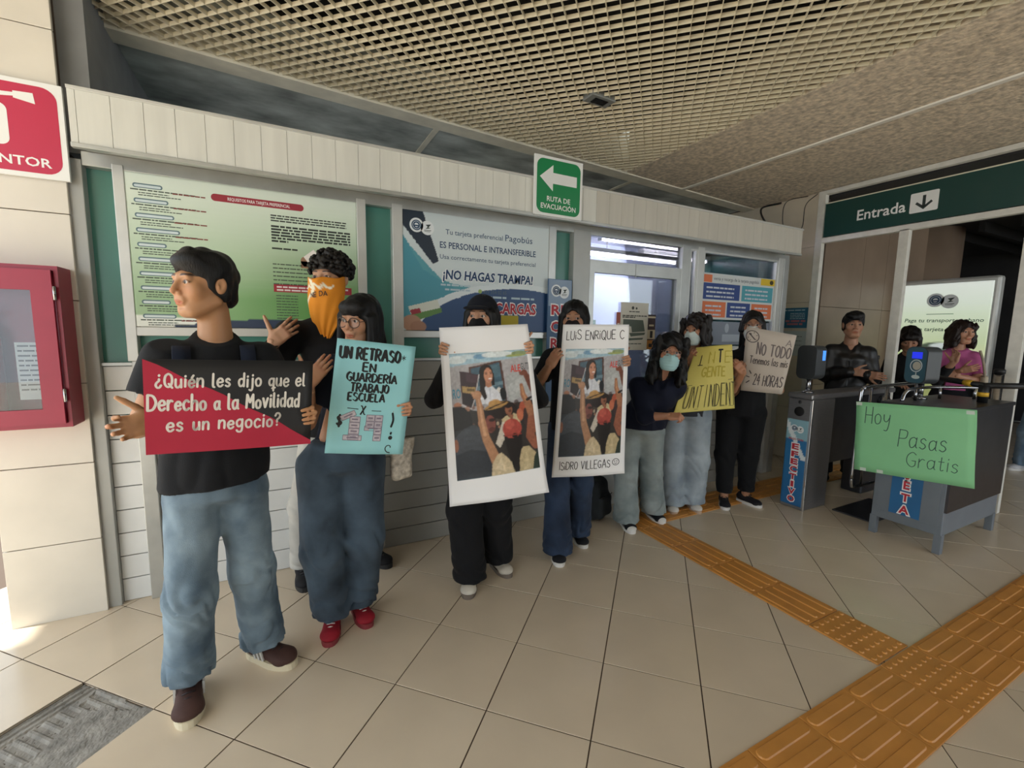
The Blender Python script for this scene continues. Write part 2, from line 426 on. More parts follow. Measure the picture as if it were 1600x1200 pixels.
# ---- ceiling
ZC = 3.06
XE = 3.15
def y_strip(x): return 3.303 + (x + 0.75) * (3.855 - 3.303) / 6.103
slab = B().prism([(XE, -4.2), (5.48, -4.2), (5.48, y_strip(5.42)), (XE, y_strip(XE))], 2, ZC, ZC + 0.5).build('ceiling', conc)
tag(slab, 'rough pebbled concrete ceiling slab beside the grid', kind='structure')
B().box(3.99, 4.035, -4.2, y_strip(4.0), ZC - 0.012, ZC + 0.01).build('joint_strip', mat('white joint strip', '#f0ece2', 0.6), slab)
st = B().prism([(-0.757, y_strip(-0.757)), (5.42, y_strip(5.42)), (5.42, y_strip(5.42) + 0.15), (-0.757, y_strip(-0.757) + 0.15)], 2, ZC - 0.012, ZC + 0.12).build('trim_2', stripm)
tag(st, 'cream strip between the ceiling grid and grey soffit', kind='structure')
so = B().prism([(-0.757, y_strip(-0.757) + 0.15), (5.42, y_strip(5.42) + 0.15), (5.42, 5.3), (-0.757, 5.3)], 2, ZC + 0.02, ZC + 0.48).build('ceiling_rear', stain)
tag(so, 'grey stained soffit behind the booth fascia', kind='structure')
for x in (1.19, 3.4):
    B().box(x - 0.022, x + 0.022, 3.4 + 0.09 * x, 5.2, ZC + 0.012, ZC + 0.03).build('joint_strip', stripm, so)
bw = B().box(-0.86, 5.45, 5.2, 5.3, 0, 3.3).build('wall_rear', darkw); tag(bw, 'dark wall far behind the booth', kind='structure')
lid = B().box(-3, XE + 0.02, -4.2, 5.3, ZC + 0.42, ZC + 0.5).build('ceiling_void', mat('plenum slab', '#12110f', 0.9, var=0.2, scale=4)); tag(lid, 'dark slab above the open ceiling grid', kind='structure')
# egg-crate grid: slats in two directions at 45 degrees to the booth
PITCH = 0.0675; BH = 0.0215; BT = 0.0026
grid = empty('ceiling_grid', (0, 0, ZC), label='open egg crate ceiling grid of cream metal slats', kind='structure')
gx0, gx1, gy0 = -0.757, XE - 0.005, 0.25
poly = [(gx0, gy0), (gx1, gy0), (gx1, y_strip(gx1) + 0.03), (gx0, y_strip(gx0) + 0.03)]
def clip_line(px_, py_, dx, dy):
    lo, hi = -20, 20
    n = len(poly)
    for i in range(n):
        ax, ay = poly[i]; bx, by = poly[(i + 1) % n]
        nx, ny = -(by - ay), (bx - ax)
        num = nx * (ax - px_) + ny * (ay - py_); den = nx * dx + ny * dy
        if abs(den) < 1e-9:
            if num > 0: return None
            continue
        t = num / den
        if den > 0: lo = max(lo, t)
        else: hi = min(hi, t)
    return (lo, hi) if hi - lo > 0.02 else None
nb = 0
for fam in (0, 1):
    d = (S2, S2) if fam == 0 else (-S2, S2); nrm = (S2, -S2) if fam == 0 else (S2, S2)
    for k in range(-60, 110):
        o_ = 0.02 + PITCH * k
        cl = clip_line(nrm[0] * o_, nrm[1] * o_, d[0], d[1])
        if not cl: continue
        t0, t1 = cl; c0 = (nrm[0] * o_ + d[0] * (t0 + t1) / 2, nrm[1] * o_ + d[1] * (t0 + t1) / 2, BH / 2 + (0.0003 if fam else 0))
        B().obox(c0, (d[0], d[1], 0), (nrm[0], nrm[1], 0), (0, 0, 1), (t1 - t0) / 2, BT / 2, BH / 2).build('slat', blademat, grid, fixn=False)
        nb += 1
print('slats', nb)
gb = B().box(-3, -0.757, -4.2, 2.99, ZC, ZC + 0.45).box(-0.757, XE, -4.2, gy0, ZC, ZC + 0.45).build('ceiling_front', mat('pale ceiling plaster', '#cfcabd', 0.8, var=0.08)); tag(gb, 'unseen plaster ceiling, left edge cut back to let the sun in', kind='structure')  # unseen ceiling; left edge set back to let sunlight reach the floor
lampo = empty('ceiling_lamp', (2.01, 2.655, ZC), math.pi / 4 - 0.75, 'small square unlit downlight set in the ceiling grid', 'lamp')
B().box(-0.1, 0.1, -0.055, 0.055, -0.012, 0.03, 0.004).build('housing', mat('grey lamp case', '#8d8f8c', 0.5, 0.3), lampo)
B().box(-0.055, 0.055, -0.03, 0.03, -0.016, -0.011).build('lens', mat('dark lamp glass', '#17191c', 0.1), lampo)
wf = B().box(-2.2, 3.0, -2.9, -2.8, 0, 3.1).box(9.5, 12, -2.9, -2.8, 0, 3.1).build('wall_blocker', mat('grey blocker', '#8a8680', 0.8)); tag(wf, 'unseen wall added behind the viewer to block light', kind='structure')  # unseen; added to hold back light from behind, open on the right
# ---- right wall with entrance frame
XR = 5.4
wr = B().box(XR + 0.03, XR + 0.15, 3.04, 5.2, 0, ZC + 0.1).build('wall_right', groutm); tag(wr, 'cream tiled wall beside the entrance', kind='structure')
zz = [0, 0.62, 1.24, 1.86, 2.48, 3.07]
for i in range(5):
    for j in range(3):
        y0 = 3.06 + 0.72 * j
        B().box(XR + 0.018, XR + 0.035, y0 + 0.0015, y0 + 0.7185, zz[i] + 0.0015, zz[i + 1] - 0.0015, 0.002).build('wall_tile', creamt, wr)
fr = empty('entrance_gateway', (XR, 3.0, 0), label='white metal entrance frame under the concrete ceiling', cat='gateway')
def fbar(nm, y0, y1, z0, z1, x0=-0.03, x1=0.03, m=alu_white):
    return B().box(x0, x1, y0 - 3.0, y1 - 3.0, z0, z1, 0.003).build(nm, m, fr)
fbar('post', 2.99, 3.065, 0, 3.055); fbar('post', 2.205, 2.285, 0, 2.51); fbar('post', 1.36, 1.44, 0, 2.51); fbar('post', 0.4, 0.48, 0, 3.055)
fbar('top_bar', 0.48, 2.99, 3.01, 3.055); fbar('cross_bar', 0.48, 2.99, 2.495, 2.55)
sg = empty('entrance_sign', (XR - 0.005, 2.98, 2.552), label='long dark green sign reading Entrada with a down arrow', cat='sign')
# corridor beyond
cw = B().box(XR + 0.16, 8.0, 3.1, 3.2, 0, 3.0).build('wall_corridor', groutm); tag(cw, 'brown stone wall of the corridor past the entrance', kind='structure')
for i in range(4):
    x0 = 5.43 + 0.0 if i == 0 else 6.48 + 0.55 * (i - 1)
    x1 = 6.48 if i == 0 else x0 + 0.55
    for j, (z0, z1) in enumerate(((0, 0.9), (0.9, 1.82), (1.82, 2.98))):
        B().box(x0 + 0.003, x1 - 0.003, 3.085, 3.105, z0 + 0.002, z1 - 0.002, 0.002).build('wall_tile', brown, cw)
cb = B().lathe([(0.45, 0), (0.45, 3.0)], (8.45, 3.3, 0), 28).build('pillar', brown); tag(cb, 'round brown pillar at the end of the corridor', cat='pillar')
fb = B().box(11.8, 11.9, -6, 5.5, 0, 3.2).box(XR + 0.1, 11.9, 5.0, 5.1, 0, 3.2).build('wall_far', dkcord); tag(fb, 'dark far wall of the station hall', kind='structure')
cc = B().box(5.46, 12, -4.2, 5.5, 3.0, 3.1).build('ceiling_corridor', dkcord); tag(cc, 'dark ceiling of the station hall', kind='structure')
for k in range(14):
    B().box(8.2, 11.7, -2 + 0.38 * k, -1.94 + 0.38 * k, 2.86, 2.99).build('ceiling_fin', blackm, cc)
# ================================================================== LETTERING AND PRINT
GL = {
'A': ".7;0,0 .35,1 .7,0|.13,.35 .57,.35", 'B': ".58;0,0 0,1|~0,1 .42,.95 .5,.76 .4,.56 0,.52|~0,.52 .48,.48 .58,.25 .45,.04 0,0",
'C': ".6;~.6,.85 .35,1 .08,.8 0,.5 .08,.2 .35,0 .6,.15", 'D': ".62;0,0 0,1|~0,1 .4,.92 .62,.6 .6,.35 .38,.06 0,0",
'E': ".5;.5,1 0,1 0,0 .5,0|0,.52 .42,.52", 'F': ".5;.5,1 0,1 0,0|0,.52 .42,.52", 'G': ".62;~.6,.85 .35,1 .08,.8 0,.5 .08,.2 .35,0 .58,.12 .6,.42|.62,.42 .36,.42",
'H': ".55;0,0 0,1|.55,0 .55,1|0,.5 .55,.5", 'I': ".08;.04,0 .04,1", 'J': ".42;~.4,1 .4,.3 .3,.03 .12,.02 0,.2", 'L': ".45;0,1 0,0 .45,0",
'M': ".7;0,0 .05,1 .35,.4 .65,1 .7,0", 'N': ".55;0,0 0,1 .55,0 .55,1", 'O': ".6;~.3,1 .08,.85 0,.5 .08,.15 .3,0 .52,.15 .6,.5 .52,.85 .3,1",
'P': ".52;0,0 0,1|~0,1 .45,.95 .52,.75 .42,.52 0,.48", 'Q': ".62;~.3,1 .08,.85 0,.5 .08,.15 .3,0 .52,.15 .6,.5 .52,.85 .3,1|.34,.25 .62,-.06",
'R': ".56;0,0 0,1|~0,1 .45,.95 .52,.75 .42,.52 0,.48|.2,.48 .56,0", 'S': ".55;~.52,.85 .3,1 .06,.88 .08,.65 .3,.52 .52,.38 .55,.15 .3,0 0,.12",
'T': ".6;0,1 .6,1|.3,1 .3,0", 'U': ".56;~0,1 0,.3 .1,.05 .3,0 .48,.06 .56,.3 .56,1", 'V': ".6;0,1 .3,0 .6,1", 'X': ".5;~0,.95 .12,.95 .36,.1 .5,.05|.5,1 0,0",
'a': ".46;~.42,.5 .25,.6 .05,.5 0,.28 .1,.03 .28,.05 .42,.25|~.43,.6 .42,.12 .5,.02", 'c': ".4;~.4,.5 .22,.6 .03,.45 0,.25 .1,.03 .25,0 .42,.1",
'd': ".46;~.42,.48 .25,.58 .05,.5 0,.28 .1,.03 .28,.05 .42,.22|.43,1 .43,0", 'e': ".44;~.03,.3 .42,.34 .38,.55 .2,.6 .03,.45 0,.22 .12,.02 .28,0 .44,.12",
'g': ".46;~.42,.5 .25,.6 .05,.5 0,.3 .12,.08 .3,.1 .42,.28|~.43,.6 .43,-.1 .32,-.32 .1,-.3 .02,-.2", 'h': ".44;0,1 0,0|~0,.35 .12,.55 .3,.6 .42,.45 .42,0",
'i': ".08;.04,.6 .04,0|.04,.8 .05,.86", 'j': ".2;~.16,.6 .16,-.1 .06,-.3 -.1,-.25|.16,.8 .17,.86", 'l': ".14;~.02,1 .02,.12 .14,0",
'm': ".66;0,.6 0,0|~0,.4 .12,.58 .26,.55 .32,.4 .32,0|~.32,.4 .44,.58 .58,.55 .64,.4 .64,0", 'n': ".44;0,.6 0,0|~0,.35 .12,.55 .3,.6 .42,.45 .42,0",
'o': ".46;~.23,.6 .05,.5 0,.3 .08,.06 .23,0 .4,.08 .46,.3 .4,.5 .23,.6", 'q': ".46;~.42,.5 .25,.6 .05,.5 0,.28 .1,.05 .28,.07 .42,.25|.43,.6 .43,-.4|.3,-.2 .58,-.15",
'r': ".34;0,.6 0,0|~0,.35 .1,.52 .22,.6 .34,.55", 's': ".36;~.34,.5 .2,.6 .04,.5 .08,.36 .26,.28 .35,.14 .2,0 0,.08", 't': ".34;~.16,.9 .16,.12 .24,0 .34,.06|0,.6 .34,.6",
'u': ".46;~0,.6 0,.2 .08,.02 .24,.02 .4,.2|.42,.6 .44,0", 'v': ".42;0,.6 .2,0 .42,.6", 'y': ".44;~0,.6 .02,.32 .14,.2 .3,.25 .42,.45|~.44,.6 .4,0 .3,-.3 .1,-.3",
'2': ".5;~.02,.8 .2,1 .42,.95 .46,.72 .25,.35 0,0|0,0 .52,.04", '4': ".5;.36,1 0,.38 .5,.4|.38,.75 .34,0", '?': ".42;~0,.78 .1,.97 .3,.98 .42,.8 .34,.6 .18,.48 .17,.28|.17,.03 .18,.08",
'¿': ".42;~.42,.15 .3,-.02 .12,-.03 0,.15 .08,.35 .24,.47 .25,.62|.25,.85 .26,.92", '!': ".1;~.02,1 .08,.7 .02,.4|.04,.08 .05,.13", '-': ".4;0,.5 .4,.52", ' ': ".28;",
"'": ".1;0,1 .05,.8", '*': ".5;.25,.9 .25,.2|0,.72 .5,.38|0,.38 .5,.72", '$': ".4;~.38,.8 .2,.92 .04,.78 .2,.52 .38,.3 .2,.1 .02,.22|.2,1.05 .2,-.05",
}
ACC = {'é': ('e', (.22, .72, .36, .92)), 'Í': ('I', (.04, 1.1, .16, 1.28)), 'í': ('i', (.04, .72, .16, .92)), 'ú': ('u', (.2, .72, .34, .92)), 'Ó': ('O', (.28, 1.1, .42, 1.26))}
def glyph(ch):
    extra = []
    if ch in ACC:
        ch, a = ACC[ch]; extra = [[np.array(a[:2]), np.array(a[2:])]]
    w, st = GL[ch].split(';'); out = []
    for s in st.split('|'):
        if not s: continue
        sm = s.startswith('~'); pts = [np.array([float(c) for c in q.split(',')]) for q in s.lstrip('~').split()]
        out.append(bez(pts, 4) if sm else pts)
    return float(w), out + extra
def stroke_text(txt, x, y, hgt, gap=0.22, wid=0.1, slant=0.0, jit=0.0, seed=1, nib=None, fit=None, rot=0.0):
    """single-stroke handwriting -> (V2, F); wid is the pen width relative to hgt"""
    rng = random.Random(seed); L = []; cx = 0.0
    for ch in txt:
        w, sts = glyph(ch); k = 1 + rng.uniform(-jit, jit); dy = rng.uniform(-jit, jit) * 0.5
        for s in sts: L.append([np.array([cx + p[0] * k + slant * p[1], p[1] * k + dy]) for p in s])
        cx += w * k + gap
    sx = hgt if fit is None else fit / max(cx - gap, 0.01)
    cr, sr = math.cos(rot), math.sin(rot)
    V = []; F = []
    def P(p):
        a, b = p[0] * sx, p[1] * hgt
        return np.array([x + a * cr - b * sr, y + a * sr + b * cr])
    hw0 = wid * hgt / 2
    for s in L:
        q = [P(p) for p in s]
        for i in range(len(q) - 1):
            d = q[i + 1] - q[i]; l = np.hypot(*d)
            if l < 1e-9: continue
            d /= l; n = np.array([-d[1], d[0]]); hw = hw0
            if nib is not None: hw = hw0 * (0.32 + 0.9 * abs(math.sin(math.atan2(d[1], d[0]) - nib)))
            b = len(V); V += [q[i] - n * hw, q[i + 1] - n * hw, q[i + 1] + n * hw, q[i] + n * hw]; F.append((b, b + 1, b + 2, b + 3))
        for p in q:
            b = len(V); rr = hw0 * (0.98 if nib is None else 0.55)
            V += [p + rr * np.array([math.cos(a), math.sin(a)]) for a in np.arange(6) * math.pi / 3]; F.append(tuple(range(b, b + 6)))
    return V, F
def type_text(txt, x, y, hgt, fit=None, bold=0.0, shear=0.0, align='l', space=1.0):
    """printed lettering with the built-in face -> (V2, F); hgt is the cap height"""
    cu = bpy.data.curves.new('t', 'FONT'); cu.body = txt; cu.size = 1.0; cu.offset = bold; cu.shear = shear; cu.resolution_u = 2; cu.space_character = space
    cu.fill_mode = 'FRONT' if hasattr(cu, 'fill_mode') else cu.fill_mode
    ob = bpy.data.objects.new('t', cu); COL.objects.link(ob)
    dg = bpy.context.evaluated_depsgraph_get(); me = bpy.data.meshes.new_from_object(ob.evaluated_get(dg))
    V = np.array([v.co[:2] for v in me.vertices]) if len(me.vertices) else np.zeros((0, 2)); F = [tuple(p.vertices) for p in me.polygons]
    bpy.data.objects.remove(ob); bpy.data.curves.remove(cu); bpy.data.meshes.remove(me)
    if len(V) == 0: return [], []
    k = hgt / 0.729; V = V * k; V[:, 0] -= V[:, 0].min()
    if fit: V[:, 0] *= fit / V[:, 0].max()
    wd = V[:, 0].max()
    V[:, 0] += x - (wd / 2 if align == 'c' else wd if align == 'r' else 0); V[:, 1] += y
    return list(V), F
def rect2(x0, y0, x1, y1): return [np.array(p) for p in ((x0, y0), (x1, y0), (x1, y1), (x0, y1))], [(0, 1, 2, 3)]
def rrect2(x0, y0, x1, y1, r, n=6):
    V = []
    for cx, cy, a0 in ((x1 - r, y1 - r, 0), (x0 + r, y1 - r, 90), (x0 + r, y0 + r, 180), (x1 - r, y0 + r, 270)):
        for k in range(n + 1):
            a = math.radians(a0 + 90 * k / n); V.append(np.array((cx + r * math.cos(a), cy + r * math.sin(a))))
    return V, [tuple(range(len(V)))]
def disc2(x, y, rx, ry=None, n=24):
    ry = ry or rx
    return [np.array((x + rx * math.cos(2 * math.pi * k / n), y + ry * math.sin(2 * math.pi * k / n))) for k in range(n)], [tuple(range(n))]
def ring2(x, y, r, w, n=28, ry=None):
    ry = ry or r; V = []; F = []
    for k in range(n):
        a = 2 * math.pi * k / n
        V += [np.array((x + r * math.cos(a), y + ry * math.sin(a))), np.array((x + (r - w) * math.cos(a), y + (ry - w) * math.sin(a)))]
    for k in range(n): a = 2 * k; b = 2 * ((k + 1) % n); F.append((a, b, b + 1, a + 1))
    return V, F
def poly2(*p): return [np.array(q, float) for q in p], [tuple(range(len(p)))]
def line2(pts, w): 
    V = []; F = []; q = [np.array(p, float) for p in pts]
    for i in range(len(q) - 1):
        d = q[i + 1] - q[i]; d = d / (np.hypot(*d) + 1e-9); n = np.array([-d[1], d[0]]) * w / 2
        b = len(V); V += [q[i] - n, q[i + 1] - n, q[i + 1] + n, q[i] + n]; F.append((b, b + 1, b + 2, b + 3))
    return V, F
def greek(x0, x1, y, hgt, seed, fill=1.0):
    """a line of print too small to read: word-length dashes"""
    rng = random.Random(seed); V = []; F = []; x = x0; xe = x0 + (x1 - x0) * fill
    while x < xe:
        w = min(rng.uniform(1.5, 6) * hgt, xe - x); b = len(V)
        v, f = rect2(x, y, x + w, y + hgt); V += v; F += [tuple(i + b for i in q) for q in f]; x += w + hgt * 0.6
    return V, F
def merge(*gs):
    V = []; F = []
    for v, f in gs:
        b = len(V); V += list(v); F += [tuple(i + b for i in q) for q in f]
    return V, F
class Sheet:
    """a sheet of paper or board spanned by its four corners (top-left, top-right, bottom-right, bottom-left seen from the front)"""
    def __init__(s, TL, TR, BR, BL, bend=None):
        s.c = [np.array(p, float) for p in (TL, TR, BR, BL)]; s.bend = bend
        s.w = (np.linalg.norm(s.c[1] - s.c[0]) + np.linalg.norm(s.c[2] - s.c[3])) / 2
        s.h = (np.linalg.norm(s.c[3] - s.c[0]) + np.linalg.norm(s.c[2] - s.c[1])) / 2
        r = s.c[1] + s.c[2] - s.c[0] - s.c[3]; u = s.c[0] + s.c[1] - s.c[2] - s.c[3]
        n = np.cross(r, u); s.n = n / np.linalg.norm(n)
        s.o = (s.c[2] + s.c[3]) / 2
    def at(s, x, y, off=0.0):
        a = x / s.w; b = y / s.h; TL, TR, BR, BL = s.c
        p = (BL * (1 - a) + BR * a) * (1 - b) + (TL * (1 - a) + TR * a) * b
        if s.bend is not None:
            d = s.bend(a, b); p = p + (s.n * d if np.isscalar(d) else np.array(d))
        return p + s.n * off - s.o
    def board(s, root, m, th=0.002, nx=1, ny=1, name='paper', cols=None, x0=0, x1=None, y0=0, y1=None, off=0.0):
        x1 = s.w if x1 is None else x1; y1 = s.h if y1 is None else y1
        V = []; F = []; g = [(x0 + (x1 - x0) * i / nx, y0 + (y1 - y0) * j / ny) for j in range(ny + 1) for i in range(nx + 1)]
        V = [s.at(a, b, off) for a, b in g] ; N = len(V)
        for j in range(ny):
            for i in range(nx):
                k = j * (nx + 1) + i; F.append((k, k + 1, k + nx + 2, k + nx + 1))
        if th > 0:
            V += [s.at(a, b, off - th) for a, b in g]
            F += [tuple(i + N for i in f[::-1]) for f in F[:nx * ny]]
            rim = [i for i in range(nx + 1)] + [j * (nx + 1) + nx for j in range(1, ny + 1)] + [ny * (nx + 1) + i for i in range(nx - 1, -1, -1)] + [j * (nx + 1) for j in range(ny - 1, 0, -1)]
            for i in range(len(rim)):
                a, b = rim[i], rim[(i + 1) % len(rim)]; F.append((a, a + N, b + N, b))
        me = mesh(name, V, F, smooth=False)
        if nx > 1: me.polygons.foreach_set('use_smooth', [i < nx * ny * 2 for i in range(len(F))])
        if cols is not None:
            cc = np.vstack([cols, cols]) if th > 0 else cols
            setcol(me, cc)
        return link(name, me, root, m)
    def draw(s, root, name, g, m, layer=1, sub=None):
        V, F = g
        if len(V) == 0: return None
        V3 = [s.at(v[0], v[1], 0.0006 * layer) for v in V]
        o = link(name, mesh(name, V3, F), root, m)
        if any(q in name for q in ('print', 'lettering', 'handwriting', 'doodle', 'outline', 'heading', 'emblem', 'smiley')): o['kind'] = 'stuff'
        return o
def root_for(s, name, label, cat, group=None):
    return empty(name, tuple(s.o), 0, label, cat, group)
def ink(col, rough=0.6): return mat('ink ' + col, col, rough)
# tiny raster used for printed photographs and gradients (flat print)
class Canvas:
    def __init__(s, w, h, col): s.w, s.h = w, h; s.a = np.zeros((h, w, 3)); s.a[:] = lin(col); s.y, s.x = np.mgrid[0:h, 0:w]; s.u = (s.x + .5) / w; s.v = (s.y + .5) / h
    def mix(s, m, col, k=1.0):
        c = np.array(lin(col)) if isinstance(col, str) else np.array(col); m = np.clip(m, 0, 1)[..., None] * k; s.a = s.a * (1 - m) + c * m
    def ell(s, cx, cy, rx, ry, col, rot=0, k=1.0):
        c, d = math.cos(rot), math.sin(rot); dx = (s.u - cx); dy = (s.v - cy)
        X = (dx * c + dy * d) / rx; Y = (-dx * d + dy * c) / ry; s.mix((1.0 - (X * X + Y * Y)) * 6 * min(rx, ry) * s.h / 8 + .5, col, k)
    def poly(s, pts, col, k=1.0):
        ins = np.zeros(s.u.shape, bool); n = len(pts)
        for i in range(n):
            x0, y0 = pts[i]; x1, y1 = pts[(i + 1) % n]
            if y0 == y1: continue
            c = ((y0 > s.v) != (y1 > s.v)) & (s.u < (x1 - x0) * (s.v - y0) / (y1 - y0) + x0); ins ^= c
        s.mix(ins.astype(float), col, k)
    def limb(s, pts, r0, r1, col):
        n = len(pts)
        for i in range(n - 1):
            (x0, y0), (x1, y1) = pts[i], pts[i + 1]; asp = s.h / s.w
            dx, dy = x1 - x0, (y1 - y0) * asp; t = np.clip(((s.u - x0) * dx + (s.v - y0) * asp * dy) / (dx * dx + dy * dy), 0, 1)
            d = np.hypot(s.u - x0 - dx * t, (s.v - y0) * asp - dy * t); ra = r0 + (r1 - r0) * i / (n - 1); rb = r0 + (r1 - r0) * (i + 1) / (n - 1)
            s.mix((ra + (rb - ra) * t - d) * s.w + .5, col)
    def noise(s, amt, seed=0, cell=6):
        r = np.random.RandomState(seed); n = r.rand(s.h // cell + 2, s.w // cell + 2)
        n = n[(s.y / cell).astype(int), (s.x / cell).astype(int)]; s.a *= (1 + amt * (n[..., None] - .5))
    def cols(s, nx, ny):
        j = np.clip(((1 - np.arange(ny + 1) / ny) * s.h).astype(int), 0, s.h - 1); i = np.clip((np.arange(nx + 1) / nx * s.w).astype(int), 0, s.w - 1)
        return s.a[np.ix_(j, i)].reshape(-1, 3)
paperm = mat('printed paper', '#ffffff', 0.45, vcol=True)
# ================================================================== FIXED SIGNS AND POSTERS
def ysheet(x0, x1, z0, z1, y): return Sheet((x0, y, z1), (x1, y, z1), (x1, y, z0), (x0, y, z0))
def xsheet(y0, y1, z0, z1, x): return Sheet((x, y1, z1), (x, y0, z1), (x, y0, z0), (x, y1, z0))   # faces -X, y1 is the viewer's left
white = mat('white board', '#eef0ee', 0.35); redp = mat('sign red', '#c22a4e', 0.35); greenp = mat('sign green', '#12864f', 0.35)
def logo(s, rt, x, y, r, m1='#e9eef0', m2='#33506e'):
    """the two overlapping round emblems of the transport operator"""
    s.draw(rt, 'emblem', merge(disc2(x - r * 0.8, y + r * 0.12, r), disc2(x + r * 0.8, y - r * 0.12, r)), ink(m1), 2)
    s.draw(rt, 'emblem', merge(ring2(x - r * 0.8, y + r * 0.12, r * 0.72, r * 0.16), ring2(x - r * 0.8, y + r * 0.12, r * 0.5, r * 0.2), rect2(x - r * 1.15, y - r * 0.05, x - r * 0.45, y + r * 0.14)), ink(m2), 3)
    s.draw(rt, 'emblem', merge(poly2((x + r * .55, y + r * .3), (x + r * 1.35, y + r * .42), (x + r * .95, y - r * .02), (x + r * 1.25, y - r * .12), (x + r * .5, y - r * .28), (x + r * .85, y + r * .02)), rect2(x + r * .3, y - r * .5, x + r * 1.35, y - r * .42), rect2(x + r * .35, y - r * .66, x + r * 1.2, y - r * .6)), ink('#3c4a44'), 3)
# --- fire extinguisher sign
s = ysheet(-1.245, -0.832, 2.14, 2.552, 2.885); rt = root_for(s, 'extinguisher_sign', 'square red and white fire extinguisher sign on the tiled pillar', 'sign')
s.board(rt, white, 0.018, name='board')
s.draw(rt, 'red_field', rrect2(0.02, 0.02, s.w - 0.02, s.h - 0.02, 0.055), redp, 1)
s.draw(rt, 'pictogram', merge(rrect2(0.10, 0.125, 0.225, 0.30, 0.03), poly2((0.15, 0.29), (0.18, 0.29), (0.18, 0.345), (0.15, 0.345)), poly2((0.18, 0.325), (0.25, 0.335), (0.25, 0.35), (0.18, 0.345)), poly2((0.25, 0.328), (0.32, 0.315), (0.315, 0.36), (0.25, 0.357))), white, 2)
s.draw(rt, 'lettering', type_text('EXTINTOR', s.w / 2, 0.048, 0.04, fit=0.30, bold=0.018, align='c'), white, 2)
# --- evacuation sign hanging in front of the fascia
s = ysheet(1.556, 1.945, 2.268, 2.655, 2.728); rt = root_for(s, 'evacuation_sign', 'green evacuation route sign with white arrow above the booth', 'sign')
s.board(rt, white, 0.012, name='board')
s.draw(rt, 'green_field', rrect2(0.018, 0.018, s.w - 0.018, s.h - 0.018, 0.05), greenp, 1)
s.draw(rt, 'arrow', poly2((0.04, 0.25), (0.145, 0.335), (0.145, 0.285), (0.34, 0.285), (0.34, 0.215), (0.145, 0.215), (0.145, 0.165)), white, 2)
s.draw(rt, 'lettering', merge(type_text('RUTA DE', s.w / 2, 0.098, 0.034, fit=0.19, bold=0.018, align='c'), type_text('EVACUACIÓN', s.w / 2, 0.048, 0.034, fit=0.285, bold=0.018, align='c')), white, 2)
# --- big green requirements poster in the first booth opening
s = ysheet(-0.645, 0.445, 1.477, 2.236, 2.935); rt = root_for(s, 'requirements_poster', 'large green and white printed requirements poster behind two men', 'poster')
cv = Canvas(120, 84, '#dfeadd')
t = np.clip((cv.v - 0.05) / 0.75, 0, 1) * (0.65 + 0.35 * np.clip(cv.u * 1.3, 0, 1)); cv.mix(t, '#74a865'); cv.mix((t - 0.7) * 2.5, '#5d9a52', 0.7)
cv.mix((cv.v > 0.955 - 0.05 * np.abs(cv.u - 0.5)).astype(float), '#e8eee8'); cv.mix((cv.v > 0.972 - 0.03 * np.cos((cv.u - 0.55) * 6)).astype(float), '#33415a')
s.board(rt, paperm, 0.006, 120, 84, 'print', cv.cols(120, 84))
h_ = s.h
s.draw(rt, 'title_bar', rrect2(0.355, h_ - 0.092, 0.80, h_ - 0.055, 0.018), ink('#9c2f3c'), 1)
s.draw(rt, 'title_lettering', type_text('REQUISITOS PARA TARJETA PREFERENCIAL', 0.58, h_ - 0.082, 0.017, fit=0.30, bold=0.012, align='c'), ink('#f2ecec'), 2)
dkt = ink('#4a574c'); drt = ink('#7d3a34'); blk = ink('#2c332e')
gs = []; gr = []; pills = []; pin = []
yy = h_ - 0.05
for k in range(10):
    w_ = 0.12 + 0.02 * (k % 4); pills.append(rrect2(0.03, yy - 0.022, 0.03 + w_, yy, 0.01)); pin.append(rrect2(0.036, yy - 0.018, 0.024 + w_, yy - 0.006, 0.006))
    gs.append(greek(0.02, 0.30, yy - 0.034, 0.006, k, 0.95)); gr.append(greek(0.19, 0.33, yy - 0.036, 0.006, k + 50))
    for q in range(2): gs.append(greek(0.05, 0.30, yy - 0.047 - 0.011 * q, 0.0045, 100 + k * 7 + q, 0.5 + 0.4 * ((k * 3 + q) % 3) / 2))
    yy -= 0.0715
s.draw(rt, 'heading_pills', merge(*pills), ink('#5f7a82'), 1); s.draw(rt, 'heading_fills', merge(*pin), ink('#cfdce0'), 2)
s.draw(rt, 'small_print', merge(*gs), dkt, 1); s.draw(rt, 'red_small_print', merge(*gr), drt, 2)
gs = []
for q in range(3): gs.append(greek(0.63, 1.05, h_ - 0.135 - 0.014 * q, 0.007, 300 + q, 0.95))
for q in range(6): gs.append(greek(0.63, 1.05, h_ - 0.195 - 0.016 * q, 0.010, 310 + q, 1.0 if q < 5 else 0.2))
gs.append(greek(0.63, 0.76, h_ - 0.315, 0.009, 330))
s.draw(rt, 'bold_print', merge(*gs), blk, 1)
gs = [greek(0.63, 0.95, h_ - 0.40 - 0.022 * q, 0.006, 340 + q, 0.9) for q in range(6)] + [greek(0.64, 0.78, h_ - 0.575 - 0.016 * q, 0.005, 360 + q, 0.8) for q in range(9)] + [greek(0.83, 1.0, h_ - 0.575 - 0.016 * q, 0.005, 380 + q, 0.8) for q in range(9)]
s.draw(rt, 'small_print', merge(*gs), dkt, 1)
s.draw(rt, 'red_bar', rect2(0.63, h_ - 0.552, 1.05, h_ - 0.51), ink('#a5303d'), 1)
s.draw(rt, 'bar_lettering', merge(greek(0.645, 1.03, h_ - 0.528, 0.009, 400), greek(0.645, 1.0, h_ - 0.545, 0.009, 401)), ink('#e9dede'), 2)
